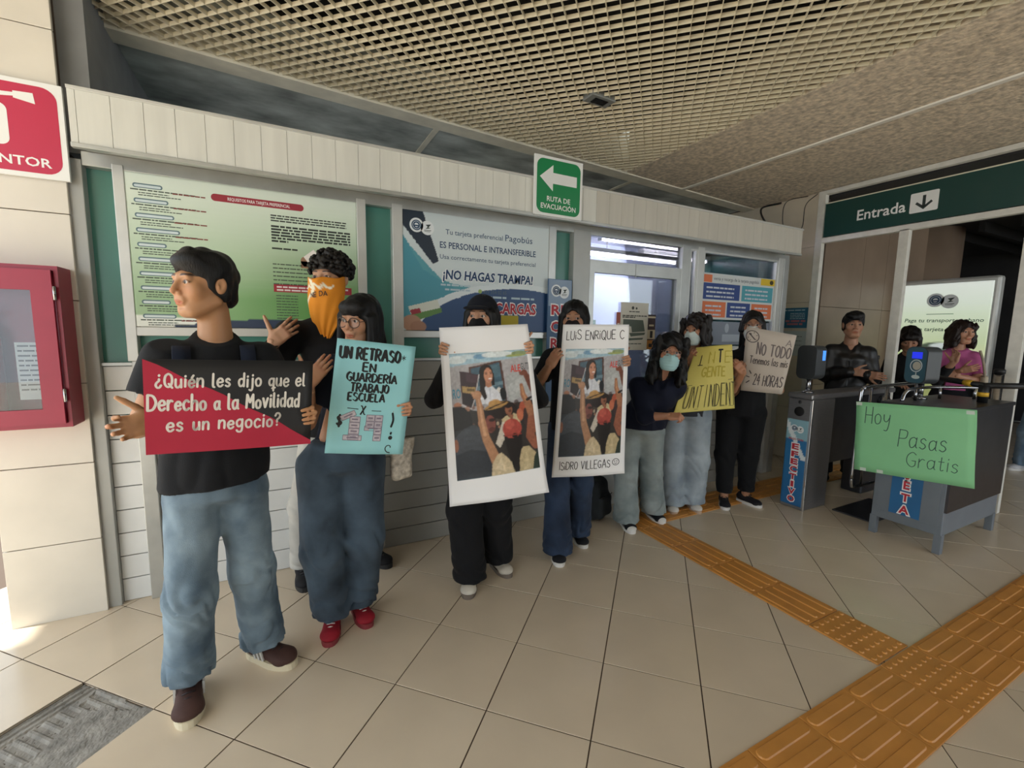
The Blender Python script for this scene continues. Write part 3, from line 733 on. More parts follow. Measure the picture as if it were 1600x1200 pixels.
s.draw(rt, 'price_print', merge(*[greek(0.87, 0.94, h_ - 0.355 - 0.017 * q, 0.008, 410 + q) for q in range(3)], *[greek(0.99, 1.04, h_ - 0.355 - 0.017 * q, 0.008, 420 + q) for q in range(3)]), drt, 1)
s.draw(rt, 'printed_hand', merge(disc2(0.80, h_ - 0.37, 0.026, 0.028), rect2(0.775, h_ - 0.41, 0.82, h_ - 0.37)), ink('#a07c62'), 1)
s.draw(rt, 'printed_card', poly2((0.79, h_ - 0.345), (0.845, h_ - 0.30), (0.872, h_ - 0.335), (0.815, h_ - 0.38)), ink('#efeae4'), 2)
# --- blue "no hagas trampa" poster in the second opening
s = ysheet(0.722, 1.808, 1.477, 2.236, 2.935); rt = root_for(s, 'fare_card_poster', 'blue and white fare card poster behind the woman in cap', 'poster')
cv = Canvas(240, 170, '#d3dee0')
cv.poly([(-.1, -.1), (0.10, -.1), (0.222, .40), (0.185, .43), (0.0, .12)], '#23303f'); cv.poly([(0, .2), (.05, .3), (.24, .56), (.45, .62), (.25, .75), (.1, .9), (0, .95)], '#5aa0ac')
cv.poly([(0, .2), (.12, .48), (.33, .63), (.42, .62), (.18, .82), (0, .92)], '#4c97a8')
m_ = (((cv.u - .78) / .72) ** 2 + ((cv.v - 1.12) / .52) ** 2) < 1; cv.mix(m_.astype(float), '#274a78')
cv.mix(((((cv.u - .78) / .78) ** 2 + ((cv.v - 1.12) / .57) ** 2 < 1) & ~m_).astype(float), '#dfe8ea')
cv.poly([(.03, .8), (.21, .73), (.24, .84), (.06, .93)], '#d9ddd0'); cv.poly([(.04, .87), (.235, .8), (.24, .84), (.06, .93)], '#5f8a48'); cv.poly([(.04, .83), (.10, .81), (.11, .85), (.05, .87)], '#9c2f3c')
cv.ell(.05, .94, .06, .07, '#b38a72'); cv.ell(.09, .97, .05, .05, '#a87d66')
s.board(rt, paperm, 0.006, 240, 170, 'print', cv.cols(240, 170))
navy = ink('#22436b')
W_ = s.w; H_ = s.h
s.draw(rt, 'lettering', merge(type_text('Tu tarjeta preferencial', 0.285, 0.635, 0.034, fit=0.42, bold=0.004), type_text('Pagobús', 0.725, 0.635, 0.046, fit=0.22, bold=0.004), type_text('Usa correctamente tu tarjeta preferencial', 0.245, 0.475, 0.03, fit=0.73, bold=0.004)), ink('#3b5878'), 1)
s.draw(rt, 'lettering', type_text('ES PERSONAL E INTRANSFERIBLE', 0.245, 0.545, 0.042, fit=0.73, bold=0.012), navy, 1)
g = type_text('¡NO HAGAS TRAMPA!', 0.265, 0.345, 0.062, fit=0.69, bold=0.028, shear=0.1); g2 = type_text('¡NO HAGAS TRAMPA!', 0.258, 0.342, 0.066, fit=0.705, bold=0.06, shear=0.1)
s.draw(rt, 'slogan_outline', g2, ink('#f1f4f4'), 1); s.draw(rt, 'slogan_lettering', g, navy, 2)
s.draw(rt, 'phone_lettering', type_text('477 554 02 65', 0.56, 0.262, 0.026, fit=0.18), ink('#5a6b70'), 1); s.draw(rt, 'phone_icon', disc2(0.535, 0.275, 0.014), ink('#9cb56a'), 1)
s.draw(rt, 'small_print', merge(greek(0.565, 0.74, 0.232, 0.014, 5), greek(0.78, 0.97, 0.232, 0.014, 6), greek(0.25, 0.47, 0.30, 0.012, 7), greek(0.28, 0.46, 0.27, 0.012, 8)), ink('#b9cdd6'), 1)
s.draw(rt, 'brand_outline', type_text('RECARGAS', 0.548, 0.125, 0.082, fit=0.445, bold=0.07), ink('#f3f0ee'), 1); s.draw(rt, 'brand_lettering', type_text('RECARGAS', 0.556, 0.129, 0.074, fit=0.43, bold=0.03), ink('#b8323e'), 2)
s.draw(rt, 'yellow_patch', rect2(0.70, 0.03, 0.84, 0.115), ink('#b5a52f'), 1)
logo(s, rt, 0.125, 0.665, 0.045)
# --- vertical top-up banner
s = ysheet(1.792, 2.003, 0.95, 1.872, 2.90); rt = root_for(s, 'topup_banner', 'narrow upright top-up banner with stacked red letters beside the booth door', 'banner')
s.board(rt, ink('#4f6c8e'), 0.01, name='board')
s.draw(rt, 'white_top', rect2(0.004, s.h - 0.2, s.w - 0.004, s.h - 0.004), ink('#8fa3bb'), 1)
logo(s, rt, s.w / 2, s.h - 0.09, 0.045)
for k, tx in enumerate(('RE', 'CA', 'RG', 'AS')):
    s.draw(rt, 'letter_outline', type_text(tx, s.w / 2, s.h - 0.262 - 0.125 * k - 0.004, 0.084, fit=0.165, bold=0.07, align='c'), ink('#f3f0ee'), 2)
    s.draw(rt, 'lettering', type_text(tx, s.w / 2, s.h - 0.262 - 0.125 * k, 0.074, fit=0.15, bold=0.03, align='c'), ink('#b8323e'), 3)
# --- notices on the door glass
s = ysheet(2.53, 2.835, 1.335, 1.735, 2.945); rt = root_for(s, 'door_notice', 'cream printed notice with dark bars taped to the booth door glass', 'notice')
s.board(rt, ink('#cfcbbd'), 0.0012, name='paper')
s.draw(rt, 'print', merge(disc2(0.13, 0.355, 0.014), disc2(0.17, 0.352, 0.010), greek(0.09, 0.21, 0.32, 0.008, 11), greek(0.02, 0.29, 0.285, 0.009, 12), greek(0.02, 0.16, 0.272, 0.009, 13)), ink('#3d3f38'), 1)
s.draw(rt, 'dark_print', merge(poly2((0.03, 0.26), (0.25, 0.255), (0.275, 0.16), (0.13, 0.15), (0.12, 0.2), (0.03, 0.21)), poly2((0.10, 0.145), (0.28, 0.15), (0.27, 0.13), (0.12, 0.115)), poly2((0.05, 0.10), (0.26, 0.105), (0.25, 0.09), (0.06, 0.08)), greek(0.1, 0.24, 0.05, 0.008, 14)), ink('#586258'), 1)
s = ysheet(2.49, 2.54, 1.45, 1.65, 2.948); rt = root_for(s, 'door_flyer', 'thin rust red flyer edge left of the cream door notice', 'notice'); s.board(rt, ink('#9c5140'), 0.001, name='paper'); s.draw(rt, 'print', greek(0.01, 0.045, 0.1, 0.01, 3), ink('#d8c8b8'), 1)
s = ysheet(2.838, 2.925, 1.34, 1.64, 2.948); rt = root_for(s, 'door_flyer', 'dark and orange striped flyer right of the cream door notice', 'notice'); s.board(rt, ink('#3a2a2c'), 0.001, name='paper')
s.draw(rt, 'print', merge(rect2(0.0, 0.27, s.w, 0.285), rect2(0.015, 0.20, 0.07, 0.215), rect2(0.0, 0.09, s.w, 0.17)), ink('#c4b79a'), 1); s.draw(rt, 'print', rect2(0.0, 0.0, s.w, 0.08), ink('#b87a35'), 1); s.draw(rt, 'print', merge(rect2(0.03, 0.1, 0.06, 0.16), rect2(0.02, 0.02, 0.06, 0.05)), ink('#2a2320'), 2)
# --- poster inside the service window
s = ysheet(3.49, 4.555, 1.62, 2.045, 2.950); rt = root_for(s, 'service_poster', 'poster of orange and blue text blocks inside the service window', 'poster')
s.board(rt, ink('#cdd2d2'), 0.002, name='paper')
s.draw(rt, 'title_lettering', type_text('venta y recarga de la tarjeta pagobús', 0.14, 0.365, 0.032, fit=0.66, bold=0.004), ink('#4c5560'), 1)
for g_ in (rect2(0.0, 0.34, 0.12, 0.41), rect2(0.0, 0.02, 0.33, 0.165), rect2(0.71, 0.02, 1.03, 0.165)): s.draw(rt, 'orange_block', g_, ink('#d9764a'), 1)
for g_ in (rect2(0.0, 0.185, 0.52, 0.335), rect2(0.35, 0.02, 0.69, 0.165)): s.draw(rt, 'blue_block', g_, ink('#2c4684'), 1)
s.draw(rt, 'teal_block', rect2(0.55, 0.185, 1.03, 0.335), ink('#4f9fae'), 1); s.draw(rt, 'yellow_tag', rect2(0.83, 0.355, 1.05, 0.42), ink('#d8b92c'), 1); s.draw(rt, 'yellow_tag_mark', disc2(1.0, 0.387, 0.03, 0.022), ink('#3a3318'), 2)
gs = []
for (x0, x1, y0, y1) in ((0.0, .33, .02, .165), (.71, 1.03, .02, .165), (0, .52, .185, .335), (.35, .69, .02, .165), (.55, 1.03, .185, .335)):
    for q in range(3): gs.append(greek(x0 + 0.05, x1 - 0.04, y1 - 0.05 - 0.04 * q, 0.016, int(x0 * 100 + q), 0.9))
s.draw(rt, 'block_print', merge(*gs), ink('#c4cbd6'), 2)
s = ysheet(3.5, 4.5, 1.38, 1.60, 2.950); rt = root_for(s, 'service_notice', 'faint grey notice low in the service window', 'notice'); s.board(rt, ink('#7f8794'), 0.001, name='paper'); s.draw(rt, 'print', merge(disc2(0.36, 0.16, 0.03, 0.045), disc2(0.62, 0.16, 0.035, 0.05), rect2(0.3, 0.03, 0.62, 0.1)), ink('#a9b2bd'), 1)
# --- two small notices on the cream wall
s = xsheet(3.09, 3.40, 1.565, 1.80, XR + 0.012); rt = root_for(s, 'wall_notice', 'blue printed notice with red slogan on the cream wall', 'notice'); s.board(rt, ink('#2f6a86'), 0.003, name='paper')
s.draw(rt, 'print', merge(greek(0.04, 0.28, 0.2, 0.014, 1), *[greek(0.11, 0.28, 0.165 - 0.02 * q, 0.009, q) for q in range(4)]), ink('#a9c3cf'), 1); s.draw(rt, 'slogan', merge(greek(0.06, 0.29, 0.07, 0.022, 21), greek(0.08, 0.26, 0.035, 0.022, 22)), ink('#b8707a'), 1)
s = xsheet(3.08, 3.39, 1.24, 1.53, XR + 0.012); rt = root_for(s, 'wall_notice', 'white paper notice below the blue one on the cream wall', 'notice'); s.board(rt, ink('#c3cbc8'), 0.003, name='paper'); s.draw(rt, 'print', merge(*[greek(0.08, 0.26, 0.22 - 0.05 * q, 0.01, q) for q in range(3)]), ink('#8b9692'), 1)
# --- entrance sign
s = xsheet(0.50, 2.975, 2.555, 2.915, XR - 0.04); sg.location = tuple(s.o)
s.board(sg, mat('dark green sign', '#1f4440', 0.22), 0.03, name='board')
s.draw(sg, 'edge_strip', rect2(0, s.h - 0.012, s.w, s.h), ink('#d9d3bd'), 1)
s.draw(sg, 'lettering', type_text('Entrada', 0.315, 0.115, 0.105, fit=0.41, bold=0.014), white, 1)
s.draw(sg, 'arrow_tile', rrect2(0.755, 0.085, 0.965, 0.265, 0.012), white, 1)
s.draw(sg, 'arrow', merge(rect2(0.848, 0.13, 0.872, 0.235), poly2((0.86, 0.108), (0.925, 0.165), (0.912, 0.182), (0.86, 0.137), (0.808, 0.182), (0.795, 0.165))), ink('#26302f'), 2)
# --- fire extinguisher cabinet
cabr = mat('crimson cabinet paint', '#9c2b42', 0.35, var=0.06); cabs = mat('dark cabinet side', '#4b2f3c', 0.5)
cb = empty('extinguisher_cabinet', (-1.11, 2.908, 1.01), label='crimson glass-fronted fire extinguisher cabinet on the pillar', cat='cabinet')
B().box(-0.24, 0.24, -0.145, -0.001, 0, 0.02).box(-0.24, 0.24, -0.145, -0.001, 0.71, 0.73).box(-0.24, -0.225, -0.145, -0.001, 0.02, 0.71).box(0.225, 0.24, -0.145, -0.001, 0.02, 0.71).box(-0.225, 0.225, -0.012, -0.001, 0.02, 0.71).build('body', cabr, cb)
dr = B().box(-0.222, -0.15, -0.165, -0.147, 0.02, 0.71).box(0.15, 0.222, -0.165, -0.147, 0.02, 0.71).box(-0.15, 0.15, -0.165, -0.147, 0.62, 0.71).box(-0.15, 0.15, -0.165, -0.147, 0.02, 0.09).build('door', cabr, cb)
B().box(-0.15, 0.15, -0.158, -0.154, 0.09, 0.62).build('pane', glass('cabinet glass', (0.9, 0.93, 0.95), 1.4), dr)
for z in (0.12, 0.58): B().tube([(0.228, -0.163, z), (0.228, -0.163, z + 0.06)], 0.006, 8).build('hinge', chrome, dr)
ex = empty('fire_extinguisher', (-1.16, 2.835, 1.03), label='red fire extinguisher standing inside the crimson cabinet', cat='extinguisher')
B().lathe([(0.05, 0), (0.055, 0.02), (0.055, 0.38), (0.04, 0.43), (0.018, 0.45), (0.018, 0.49)], (0, 0, 0), 20).build('cylinder', mat('extinguisher red', '#b01f28', 0.3), ex)
B().box(-0.01, 0.06, -0.01, 0.01, 0.49, 0.51, 0.003).box(-0.015, 0.015, -0.012, 0.012, 0.47, 0.5).build('valve', rubber, ex)
B().tube(bez([(-0.015, 0, 0.48), (-0.06, 0, 0.46), (-0.068, 0, 0.3), (-0.066, 0, 0.1)], 5), 0.008, 8).build('hose', rubber, ex)
s = ysheet(-1.05, -0.965, 1.14, 1.40, 2.80); rt = root_for(s, 'inspection_sheet', 'white printed inspection sheet behind the cabinet glass', 'paper'); s.board(rt, white, 0.002, name='paper'); s.draw(rt, 'print', merge(*[greek(0.008, 0.078, 0.24 - 0.022 * q, 0.007, q, .9) for q in range(10)]), ink('#55565c'), 1)

# ================================================================== TURNSTILES AND COUNTERS
dsteel = mat('dark steel', '#4c4c50', 0.35, 0.7, var=0.1, scale=10); gsteel = mat('grey painted steel', '#7a828b', 0.42, 0.25, var=0.06, scale=6)
ts = empty('coin_turnstile', (3.88, 2.21, 0), label='slim stainless turnstile pedestal with blue EFECTIVO panel', cat='turnstile')
satin = mat('satin steel', '#8f8f92', 0.36, 0.6, var=0.08, scale=20, stretch=(1, 1, 8))
B().box(0, 0.34, -0.10, 0.10, 0, 0.955, 0.012).build('pedestal', satin, ts)
B().box(-0.01, 1.35, -0.105, 0.105, 0.955, 1.0, 0.012).build('top', satin, ts)
B().box(0.95, 1.3, -0.09, 0.09, 0, 0.955, 0.012).build('rear_pedestal', dsteel, ts)
B().box(0.34, 0.95, -0.03, 0.03, 0.35, 0.955).build('side_panel', dsteel, ts)
B().box(-0.006, 0.006, -0.108, -0.094, 0, 0.955, 0.003).build('edge_strip', mat('polished steel', '#e2e3e4', 0.12, 1.0), ts)
B().lathe([(0.040, 0), (0.040, -0.004), (0.034, -0.006)], (0, 0.0, 0.845), 24, 'x').build('coin_slot', rubber, ts)
B().lathe([(0.013, 0), (0.013, -0.004)], (0, 0.0, 0.925), 16, 'x').build('screw', dsteel, ts)
hub = B().lathe([(0.06, 0), (0.06, -0.05), (0.03, -0.07)], (1.12, -0.09, 0.88), 18, 'y').build('tripod_hub', chrome, ts)
B().tube([(1.12, -0.13, 0.88), (1.02, -0.50, 0.90)], 0.019, 10).build('arm', chrome, hub); B().tube([(1.12, -0.13, 0.86), (1.18, -0.28, 0.52)], 0.019, 10).build('arm', chrome, hub); B().tube([(1.1, -0.13, 0.86), (0.93, -0.30, 0.58)], 0.019, 10).build('arm', chrome, hub)
s = xsheet(2.125, 2.30, 0.03, 0.775, 3.8755)
def loc(rt, base): rt.parent = base; rt.location = Vector(rt.location) - Vector(base.location); return rt
p = empty('coin_panel', tuple(s.o)); loc(p, ts); s.o = s.o
cv = Canvas(20, 80, '#2f74a8'); cv.mix((cv.v < .24).astype(float), '#8fb9c6'); cv.mix((np.abs(cv.u - 0.2 - (cv.v - 0.12) * 2.2) < .12).astype(float) * (cv.v < .46), '#e4ecee'); cv.mix(np.clip((cv.v - .5) * 1.2, 0, 1), '#27619a')
s.board(p, paperm, 0.002, 20, 80, 'print', cv.cols(20, 80))
logo(s, p, 0.09, 0.665, 0.03)
s.draw(p, 'lettering', type_text('PAGO CON', 0.0875, 0.567, 0.018, fit=0.12, bold=0.03, align='c'), ink('#b8323e'), 2)
for k, ch in enumerate('EFECTIVO'):
    y = 0.49 - 0.0655 * k
    fw_ = 0.024 if ch == 'I' else 0.058; s.draw(p, 'letter_outline', type_text(ch, 0.088, y - 0.005, 0.058, fit=fw_ + 0.014, bold=0.08, align='c'), ink('#f4f1f0'), 2); s.draw(p, 'lettering', type_text(ch, 0.088, y, 0.048, fit=fw_, bold=0.04, align='c'), ink('#c02b3c'), 3)
def validator(name, loc_, rz, label, face):
    v = empty(name, loc_, rz, label, 'card reader', 'card readers')
    prof = []
    for k in range(21):
        a = math.pi * 2 * k / 20
        prof.append((0.085 * math.cos(a) * (1 - 0.12 * math.sin(a)), 0.125 * math.sin(a) * (1 if math.sin(a) > 0 else 1.15)))
    rr = []
    for q in rrect2(-0.085, -0.14, 0.085, 0.14, 0.05)[0]: rr.append((q[0], q[1] + 0.26))
    body = B().prism(rr, 1, -0.015, 0.10).build('body', mat('dark reader shell', '#3b3f42', 0.45, var=0.08), v)
    B().tube([(0, 0.05, 0.005), (0, 0.05, 0.14)], 0.02, 12).build('stem', chrome, v)
    B().lathe([(0.045, 0), (0.045, 0.012), (0.022, 0.02)], (0, 0.05, 0.0), 18).build('flange', chrome, v)
    if face:
        s = Sheet((-0.08, -0.017, 0.395), (0.08, -0.017, 0.395), (0.08, -0.017, 0.125), (-0.08, -0.017, 0.125)); s.o = np.zeros(3)
        fp = s.draw(v, 'face_plate', (lambda q: (q[0], q[1]))(rrect2(0.0, 0.0, 0.16, 0.27, 0.05)), mat('teal reader face', '#3c5f6d', 0.4), 1)
        s.draw(fp, 'screen', rect2(0.045, 0.185, 0.125, 0.235), mat('blue screen', '#2430c8', 0.3, emit=0.9), 2)
        s.draw(fp, 'target', disc2(0.09, 0.13, 0.032), ink('#bdb8a8'), 2); s.draw(fp, 'target_arc', ring2(0.085, 0.13, 0.048, 0.007), ink('#cfd8da'), 2)
        s.draw(fp, 'target_mark', merge(disc2(0.09, 0.045, 0.032, 0.015), rect2(0.086, 0.05, 0.094, 0.08)), ink('#c7d2cf'), 2)
    else:
        B().box(-0.088, -0.083, 0.0, 0.03, 0.28, 0.36).build('light_strip', mat('blue reader light', '#3f7fe0', 0.3, emit=1.2), v)
    return v
validator('card_reader', (4.02, 2.2, 1.0), math.pi / 2 - 0.15, 'black card reader on a pole above the EFECTIVO pedestal', False)
# grey counter with the TARJETA panel
ct = empty('card_counter', (3.97, 1.457, 0), label='grey steel counter on legs with blue TARJETA panel', cat='counter')
B().box(0, 0.93, -0.207, 0.207, 0.13, 0.985, 0.006).build('body', gsteel, ct)
B().box(-0.012, 0.96, -0.222, 0.222, 0.985, 1.012, 0.004).build('top', dsteel, ct)
B().box(-0.004, 0.002, -0.18, 0.18, 0.19, 0.95, 0.002).build('front_panel', gsteel, ct)
for (x, y) in ((0.02, -0.19), (0.02, 0.19), (0.90, -0.19), (0.90, 0.19)): B().box(x - 0.022, x + 0.022, y - 0.022, y + 0.022, 0, 0.14, 0.002).build('leg', gsteel, ct)
B().box(0.0, 0.93, -0.22, -0.205, 0.30, 0.985).build('side_panel', dsteel, ct)
s = xsheet(1.375, 1.555, 0.20, 0.90, 3.962); p = empty('card_panel', tuple(s.o)); loc(p, ct)
s.board(p, mat('panel blue', '#2b6a9c', 0.4, var=0.1), 0.002, name='print')
for k, ch in enumerate('TARJETA'):
    y = 0.56 - 0.0905 * k
    s.draw(p, 'letter_outline', type_text(ch, 0.09, y - 0.005, 0.068, bold=0.08, align='c'), ink('#f4f1f0'), 1); s.draw(p, 'lettering', type_text(ch, 0.09, y, 0.058, bold=0.035, align='c'), ink('#c02b3c'), 2)
validator('card_reader', (4.34, 1.63, 1.012), math.pi / 2 + 0.95, 'teal-faced card reader with blue screen on the grey counter', True).rotation_euler = (0, 0, -1.95)
# guard rail loop beside the counter
rl = empty('guard_rail', (4.0, 1.83, 0), label='bent chrome guard rail beside the grey counter', cat='rail')
B().tube(bez([(0.0, 0, 0.36), (0.0, 0, 0.6), (0.0, 0, 1.02), (0.03, 0, 1.075), (0.09, 0, 1.09), (0.5, 0, 1.09), (0.9, 0, 1.09)], 6), 0.014, 10).build('loop', chrome, rl)
B().tube(bez([(0.0, 0, 0.36), (0.012, 0, 0.31), (0.06, 0, 0.285), (0.4, 0, 0.285)], 6), 0.014, 10).build('lower_bend', chrome, rl)
B().tube([(0.15, 0, 0.28), (0.15, 0, 1.09)], 0.011, 8).build('bar', chrome, rl); B().tube([(0.4, 0, 0.0), (0.4, 0, 1.09)], 0.014, 8).build('upright', chrome, rl); B().tube([(0.9, 0, 0.0), (0.9, 0, 1.09)], 0.014, 8).build('upright', chrome, rl)
# low rails and tripod arms on the counter
r2 = empty('counter_rail', (4.2, 1.45, 1.012), label='low chrome rail running along the counter top', cat='rail')
B().tube(bez([(-0.12, 0.15, 0.0), (-0.08, 0.15, 0.06), (0.0, 0.14, 0.085), (0.3, 0.12, 0.09), (0.66, -0.05, 0.09)], 6), 0.012, 8).build('bar', chrome, r2)
for (x, y) in ((0.05, 0.137), (0.35, 0.10), (0.6, -0.02)): B().tube([(x, y, 0), (x, y, 0.085)], 0.010, 8).build('stud', chrome, r2)
ta = empty('tripod_barrier', (4.62, 1.33, 1.012), label='black barrier arm with yellow bands on the grey counter', cat='barrier')
yel = mat('yellow band', '#d8a92a', 0.5)
B().tube([(0, 0, 0.0), (0, 0, 0.13)], 0.03, 12).build('hub', rubber, ta)
B().tube([(0, 0, 0.045), (0, 0, 0.075)], 0.032, 12).build('band', yel, ta)
a1 = B().tube([(0.0, 0.0, 0.125), (0.28, 0.42, 0.14)], 0.022, 10).build('arm', rubber, ta); B().tube([(0.05, 0.075, 0.1277), (0.09, 0.135, 0.13)], 0.024, 10).build('band', yel, a1)
B().tube([(0.0, 0.0, 0.125), (0.3, -0.2, 0.13)], 0.022, 10).build('arm', rubber, ta)
for (x, y, hh, lb) in ((5.29, 2.33, 1.26, 'steel post with black cap behind the guard rail'), (5.2, 1.42, 1.20, 'steel post with black cap beside the right frame post')):
    bp = empty('barrier_post', (x, y, 0), label=lb, cat='post', group='capped steel posts')
    B().tube([(0, 0, 0.012), (0, 0, hh)], 0.032, 14).build('pole', chrome, bp); B().lathe([(0.036, 0), (0.036, 0.03), (0.03, 0.036)], (0, 0, hh), 14).build('cap', rubber, bp); B().lathe([(0.07, 0), (0.07, 0.012)], (0, 0, 0.0), 16).build('foot_plate', chrome, bp)
fm = B().box(4.15, 4.75, 1.72, 2.02, 0.001, 0.012, 0.003).build('floor_plate', dsteel); tag(fm, 'dark steel plate on the floor between the turnstiles', 'plate')
bk_ = empty('backpack', (2.2, 2.80, 0), 0.4, 'dark grey backpack on the floor against the booth door', 'bag')
s_ = None
# advertising light box in the corridor
lb = empty('light_box', (7.35, 2.55, 0), label='backlit transport card advertisement standing in the corridor', cat='light box')
B().box(-0.07, 0.07, -0.47, 0.47, 0.25, 2.2, 0.03).build('case', alu_l, lb); B().box(-0.06, 0.06, -0.40, 0.40, 0, 0.25).build('plinth', dsteel, lb)
s = xsheet(2.13, 2.97, 0.35, 2.14, 7.278); p = empty('advert_print', tuple(s.o)); loc(p, lb)
cv = Canvas(60, 110, '#cfdcc8'); cv.mix(np.clip((cv.v - .15) * 2.2, 0, 1), '#b9c98a'); cv.mix(np.clip((.2 - cv.v) * 4, 0, 1), '#dfe4e0'); cv.ell(.42, .50, .3, .045, '#5c6a42'); cv.ell(.5, .44, .22, .035, '#4c5a4a'); cv.ell(.56, .43, .16, .02, '#c9d3d0'); cv.poly([(0, .55), (1, .5), (1, 1), (0, 1)], '#9aa26a'); cv.mix(np.clip((cv.u - .6) * 1.6, 0, 1) * np.clip((cv.v - .4) * 5, 0, 1), '#e6d6b8', .8)
am = mat('backlit print', '#ffffff', 0.4, vcol=True); 
_n = am.node_tree; _pb = _n.nodes['Principled BSDF']; _at = [q for q in _n.nodes if q.type == 'ATTRIBUTE'][0]; _n.links.new(_at.outputs['Color'], _pb.inputs['Emission Color']); _pb.inputs['Emission Strength'].default_value = 0.55
s.board(p, am, 0.002, 60, 110, 'print', cv.cols(60, 110))
logo(s, p, s.w / 2 - 0.02, s.h - 0.21, 0.085); s.draw(p, 'rule', rect2(0.26, s.h - 0.375, 0.52, s.h - 0.368), ink('#6f7a70'), 1)
s.draw(p, 'lettering', merge(type_text('Paga tu transporte urbano', s.w / 2, s.h - 0.47, 0.048, fit=0.75, bold=0.012, shear=0.15, align='c'), type_text('con tarjeta PagoBús', s.w / 2, s.h - 0.58, 0.048, fit=0.58, bold=0.012, shear=0.15, align='c')), ink('#5c7468'), 1)
# loose cables near the ceiling
for pts, lab in (([(4.62, 2.98, 2.52), (4.85, 3.3, 2.70), (5.1, 3.55, 2.95), (5.38, 3.5, 3.04)], 'thick black cable bundle on top of the booth end'), ([(4.75, 2.98, 2.50), (5.0, 3.0, 2.62), (5.2, 3.1, 2.90), (5.37, 3.08, 3.04)], 'thin dark wire looping from booth to entrance frame'), ([(4.72, 2.98, 2.5), (5.05, 3.25, 2.75), (5.25, 3.35, 3.0), (5.4, 3.2, 3.05)], 'second thin wire curving up beside the cream wall')):
    o = B().tube(bez(pts, 6), 0.011 if 'thick' in lab else 0.004, 6).build('cable', rubber); tag(o, lab, 'cable', 'loose ceiling cables')
# ================================================================== FIGURES: signed-distance modelling + surface nets
def V3(*a): return np.array(a, float)
def unit(v): v = np.array(v, float); return v / (np.linalg.norm(v) + 1e-12)
class Prim:
    def __init__(s, f, lo, hi): s.f, s.lo, s.hi = f, np.array(lo), np.array(hi)
def cone(a, b, ra, rb):
    a, b = V3(*a), V3(*b); d = b - a; L2 = float(d @ d) + 1e-12; r = max(ra, rb)
    def f(X, Y, Z):
        t = np.clip(((X - a[0]) * d[0] + (Y - a[1]) * d[1] + (Z - a[2]) * d[2]) / L2, 0, 1)
        return np.sqrt((X - a[0] - t * d[0]) ** 2 + (Y - a[1] - t * d[1]) ** 2 + (Z - a[2] - t * d[2]) ** 2) - (ra + (rb - ra) * t)
    return Prim(f, np.minimum(a, b) - r, np.maximum(a, b) + r)
def econe(a, b, ra, rb, u, cap=0.5):
    """elliptic cone: ra, rb = (along u, across u)"""
    a, b = V3(*a), V3(*b); d = b - a; L = np.linalg.norm(d); w = d / L; u = V3(*u); u = unit(u - w * (u @ w)); v = np.cross(w, u); r = max(*ra, *rb)
    def f(X, Y, Z):
        px_, py_, pz_ = X - a[0], Y - a[1], Z - a[2]
        s = px_ * w[0] + py_ * w[1] + pz_ * w[2]; t = np.clip(s / L, 0, 1); o = s - t * L
        lu = px_ * u[0] + py_ * u[1] + pz_ * u[2]; lv = px_ * v[0] + py_ * v[1] + pz_ * v[2]
        rx = ra[0] + (rb[0] - ra[0]) * t; ry = ra[1] + (rb[1] - ra[1]) * t; m = np.minimum(rx, ry)
        k0 = np.sqrt((lu / rx) ** 2 + (lv / ry) ** 2 + (o / (m * cap)) ** 2); k1 = np.sqrt((lu / rx ** 2) ** 2 + (lv / ry ** 2) ** 2 + (o / (m * cap) ** 2) ** 2) + 1e-6
        return k0 * (k0 - 1) / k1
    return Prim(f, np.minimum(a, b) - r, np.maximum(a, b) + r)
def ell(c, r, R=None):
    c, r = V3(*c), V3(*r); m = max(r)
    def f(X, Y, Z):
        x, y, z = X - c[0], Y - c[1], Z - c[2]
        if R is not None: x, y, z = R[0][0] * x + R[1][0] * y + R[2][0] * z, R[0][1] * x + R[1][1] * y + R[2][1] * z, R[0][2] * x + R[1][2] * y + R[2][2] * z
        k0 = np.sqrt((x / r[0]) ** 2 + (y / r[1]) ** 2 + (z / r[2]) ** 2); k1 = np.sqrt((x / r[0] ** 2) ** 2 + (y / r[1] ** 2) ** 2 + (z / r[2] ** 2) ** 2) + 1e-6
        return k0 * (k0 - 1) / k1
    return Prim(f, c - m, c + m)
def rbox(c, hs, r, R=None):
    c, hs = V3(*c), V3(*hs); m = np.linalg.norm(hs) + r
    def f(X, Y, Z):
        x, y, z = X - c[0], Y - c[1], Z - c[2]
        if R is not None: x, y, z = R[0][0] * x + R[1][0] * y + R[2][0] * z, R[0][1] * x + R[1][1] * y + R[2][1] * z, R[0][2] * x + R[1][2] * y + R[2][2] * z
        qx, qy, qz = np.abs(x) - hs[0] + r, np.abs(y) - hs[1] + r, np.abs(z) - hs[2] + r
        return np.sqrt(np.maximum(qx, 0) ** 2 + np.maximum(qy, 0) ** 2 + np.maximum(qz, 0) ** 2) + np.minimum(np.maximum(np.maximum(qx, qy), qz), 0) - r
    return Prim(f, c - m, c + m)
def halfspace(n, d):
    n = unit(n); return Prim(lambda X, Y, Z: X * n[0] + Y * n[1] + Z * n[2] - d, V3(-9, -9, -9), V3(9, 9, 9))
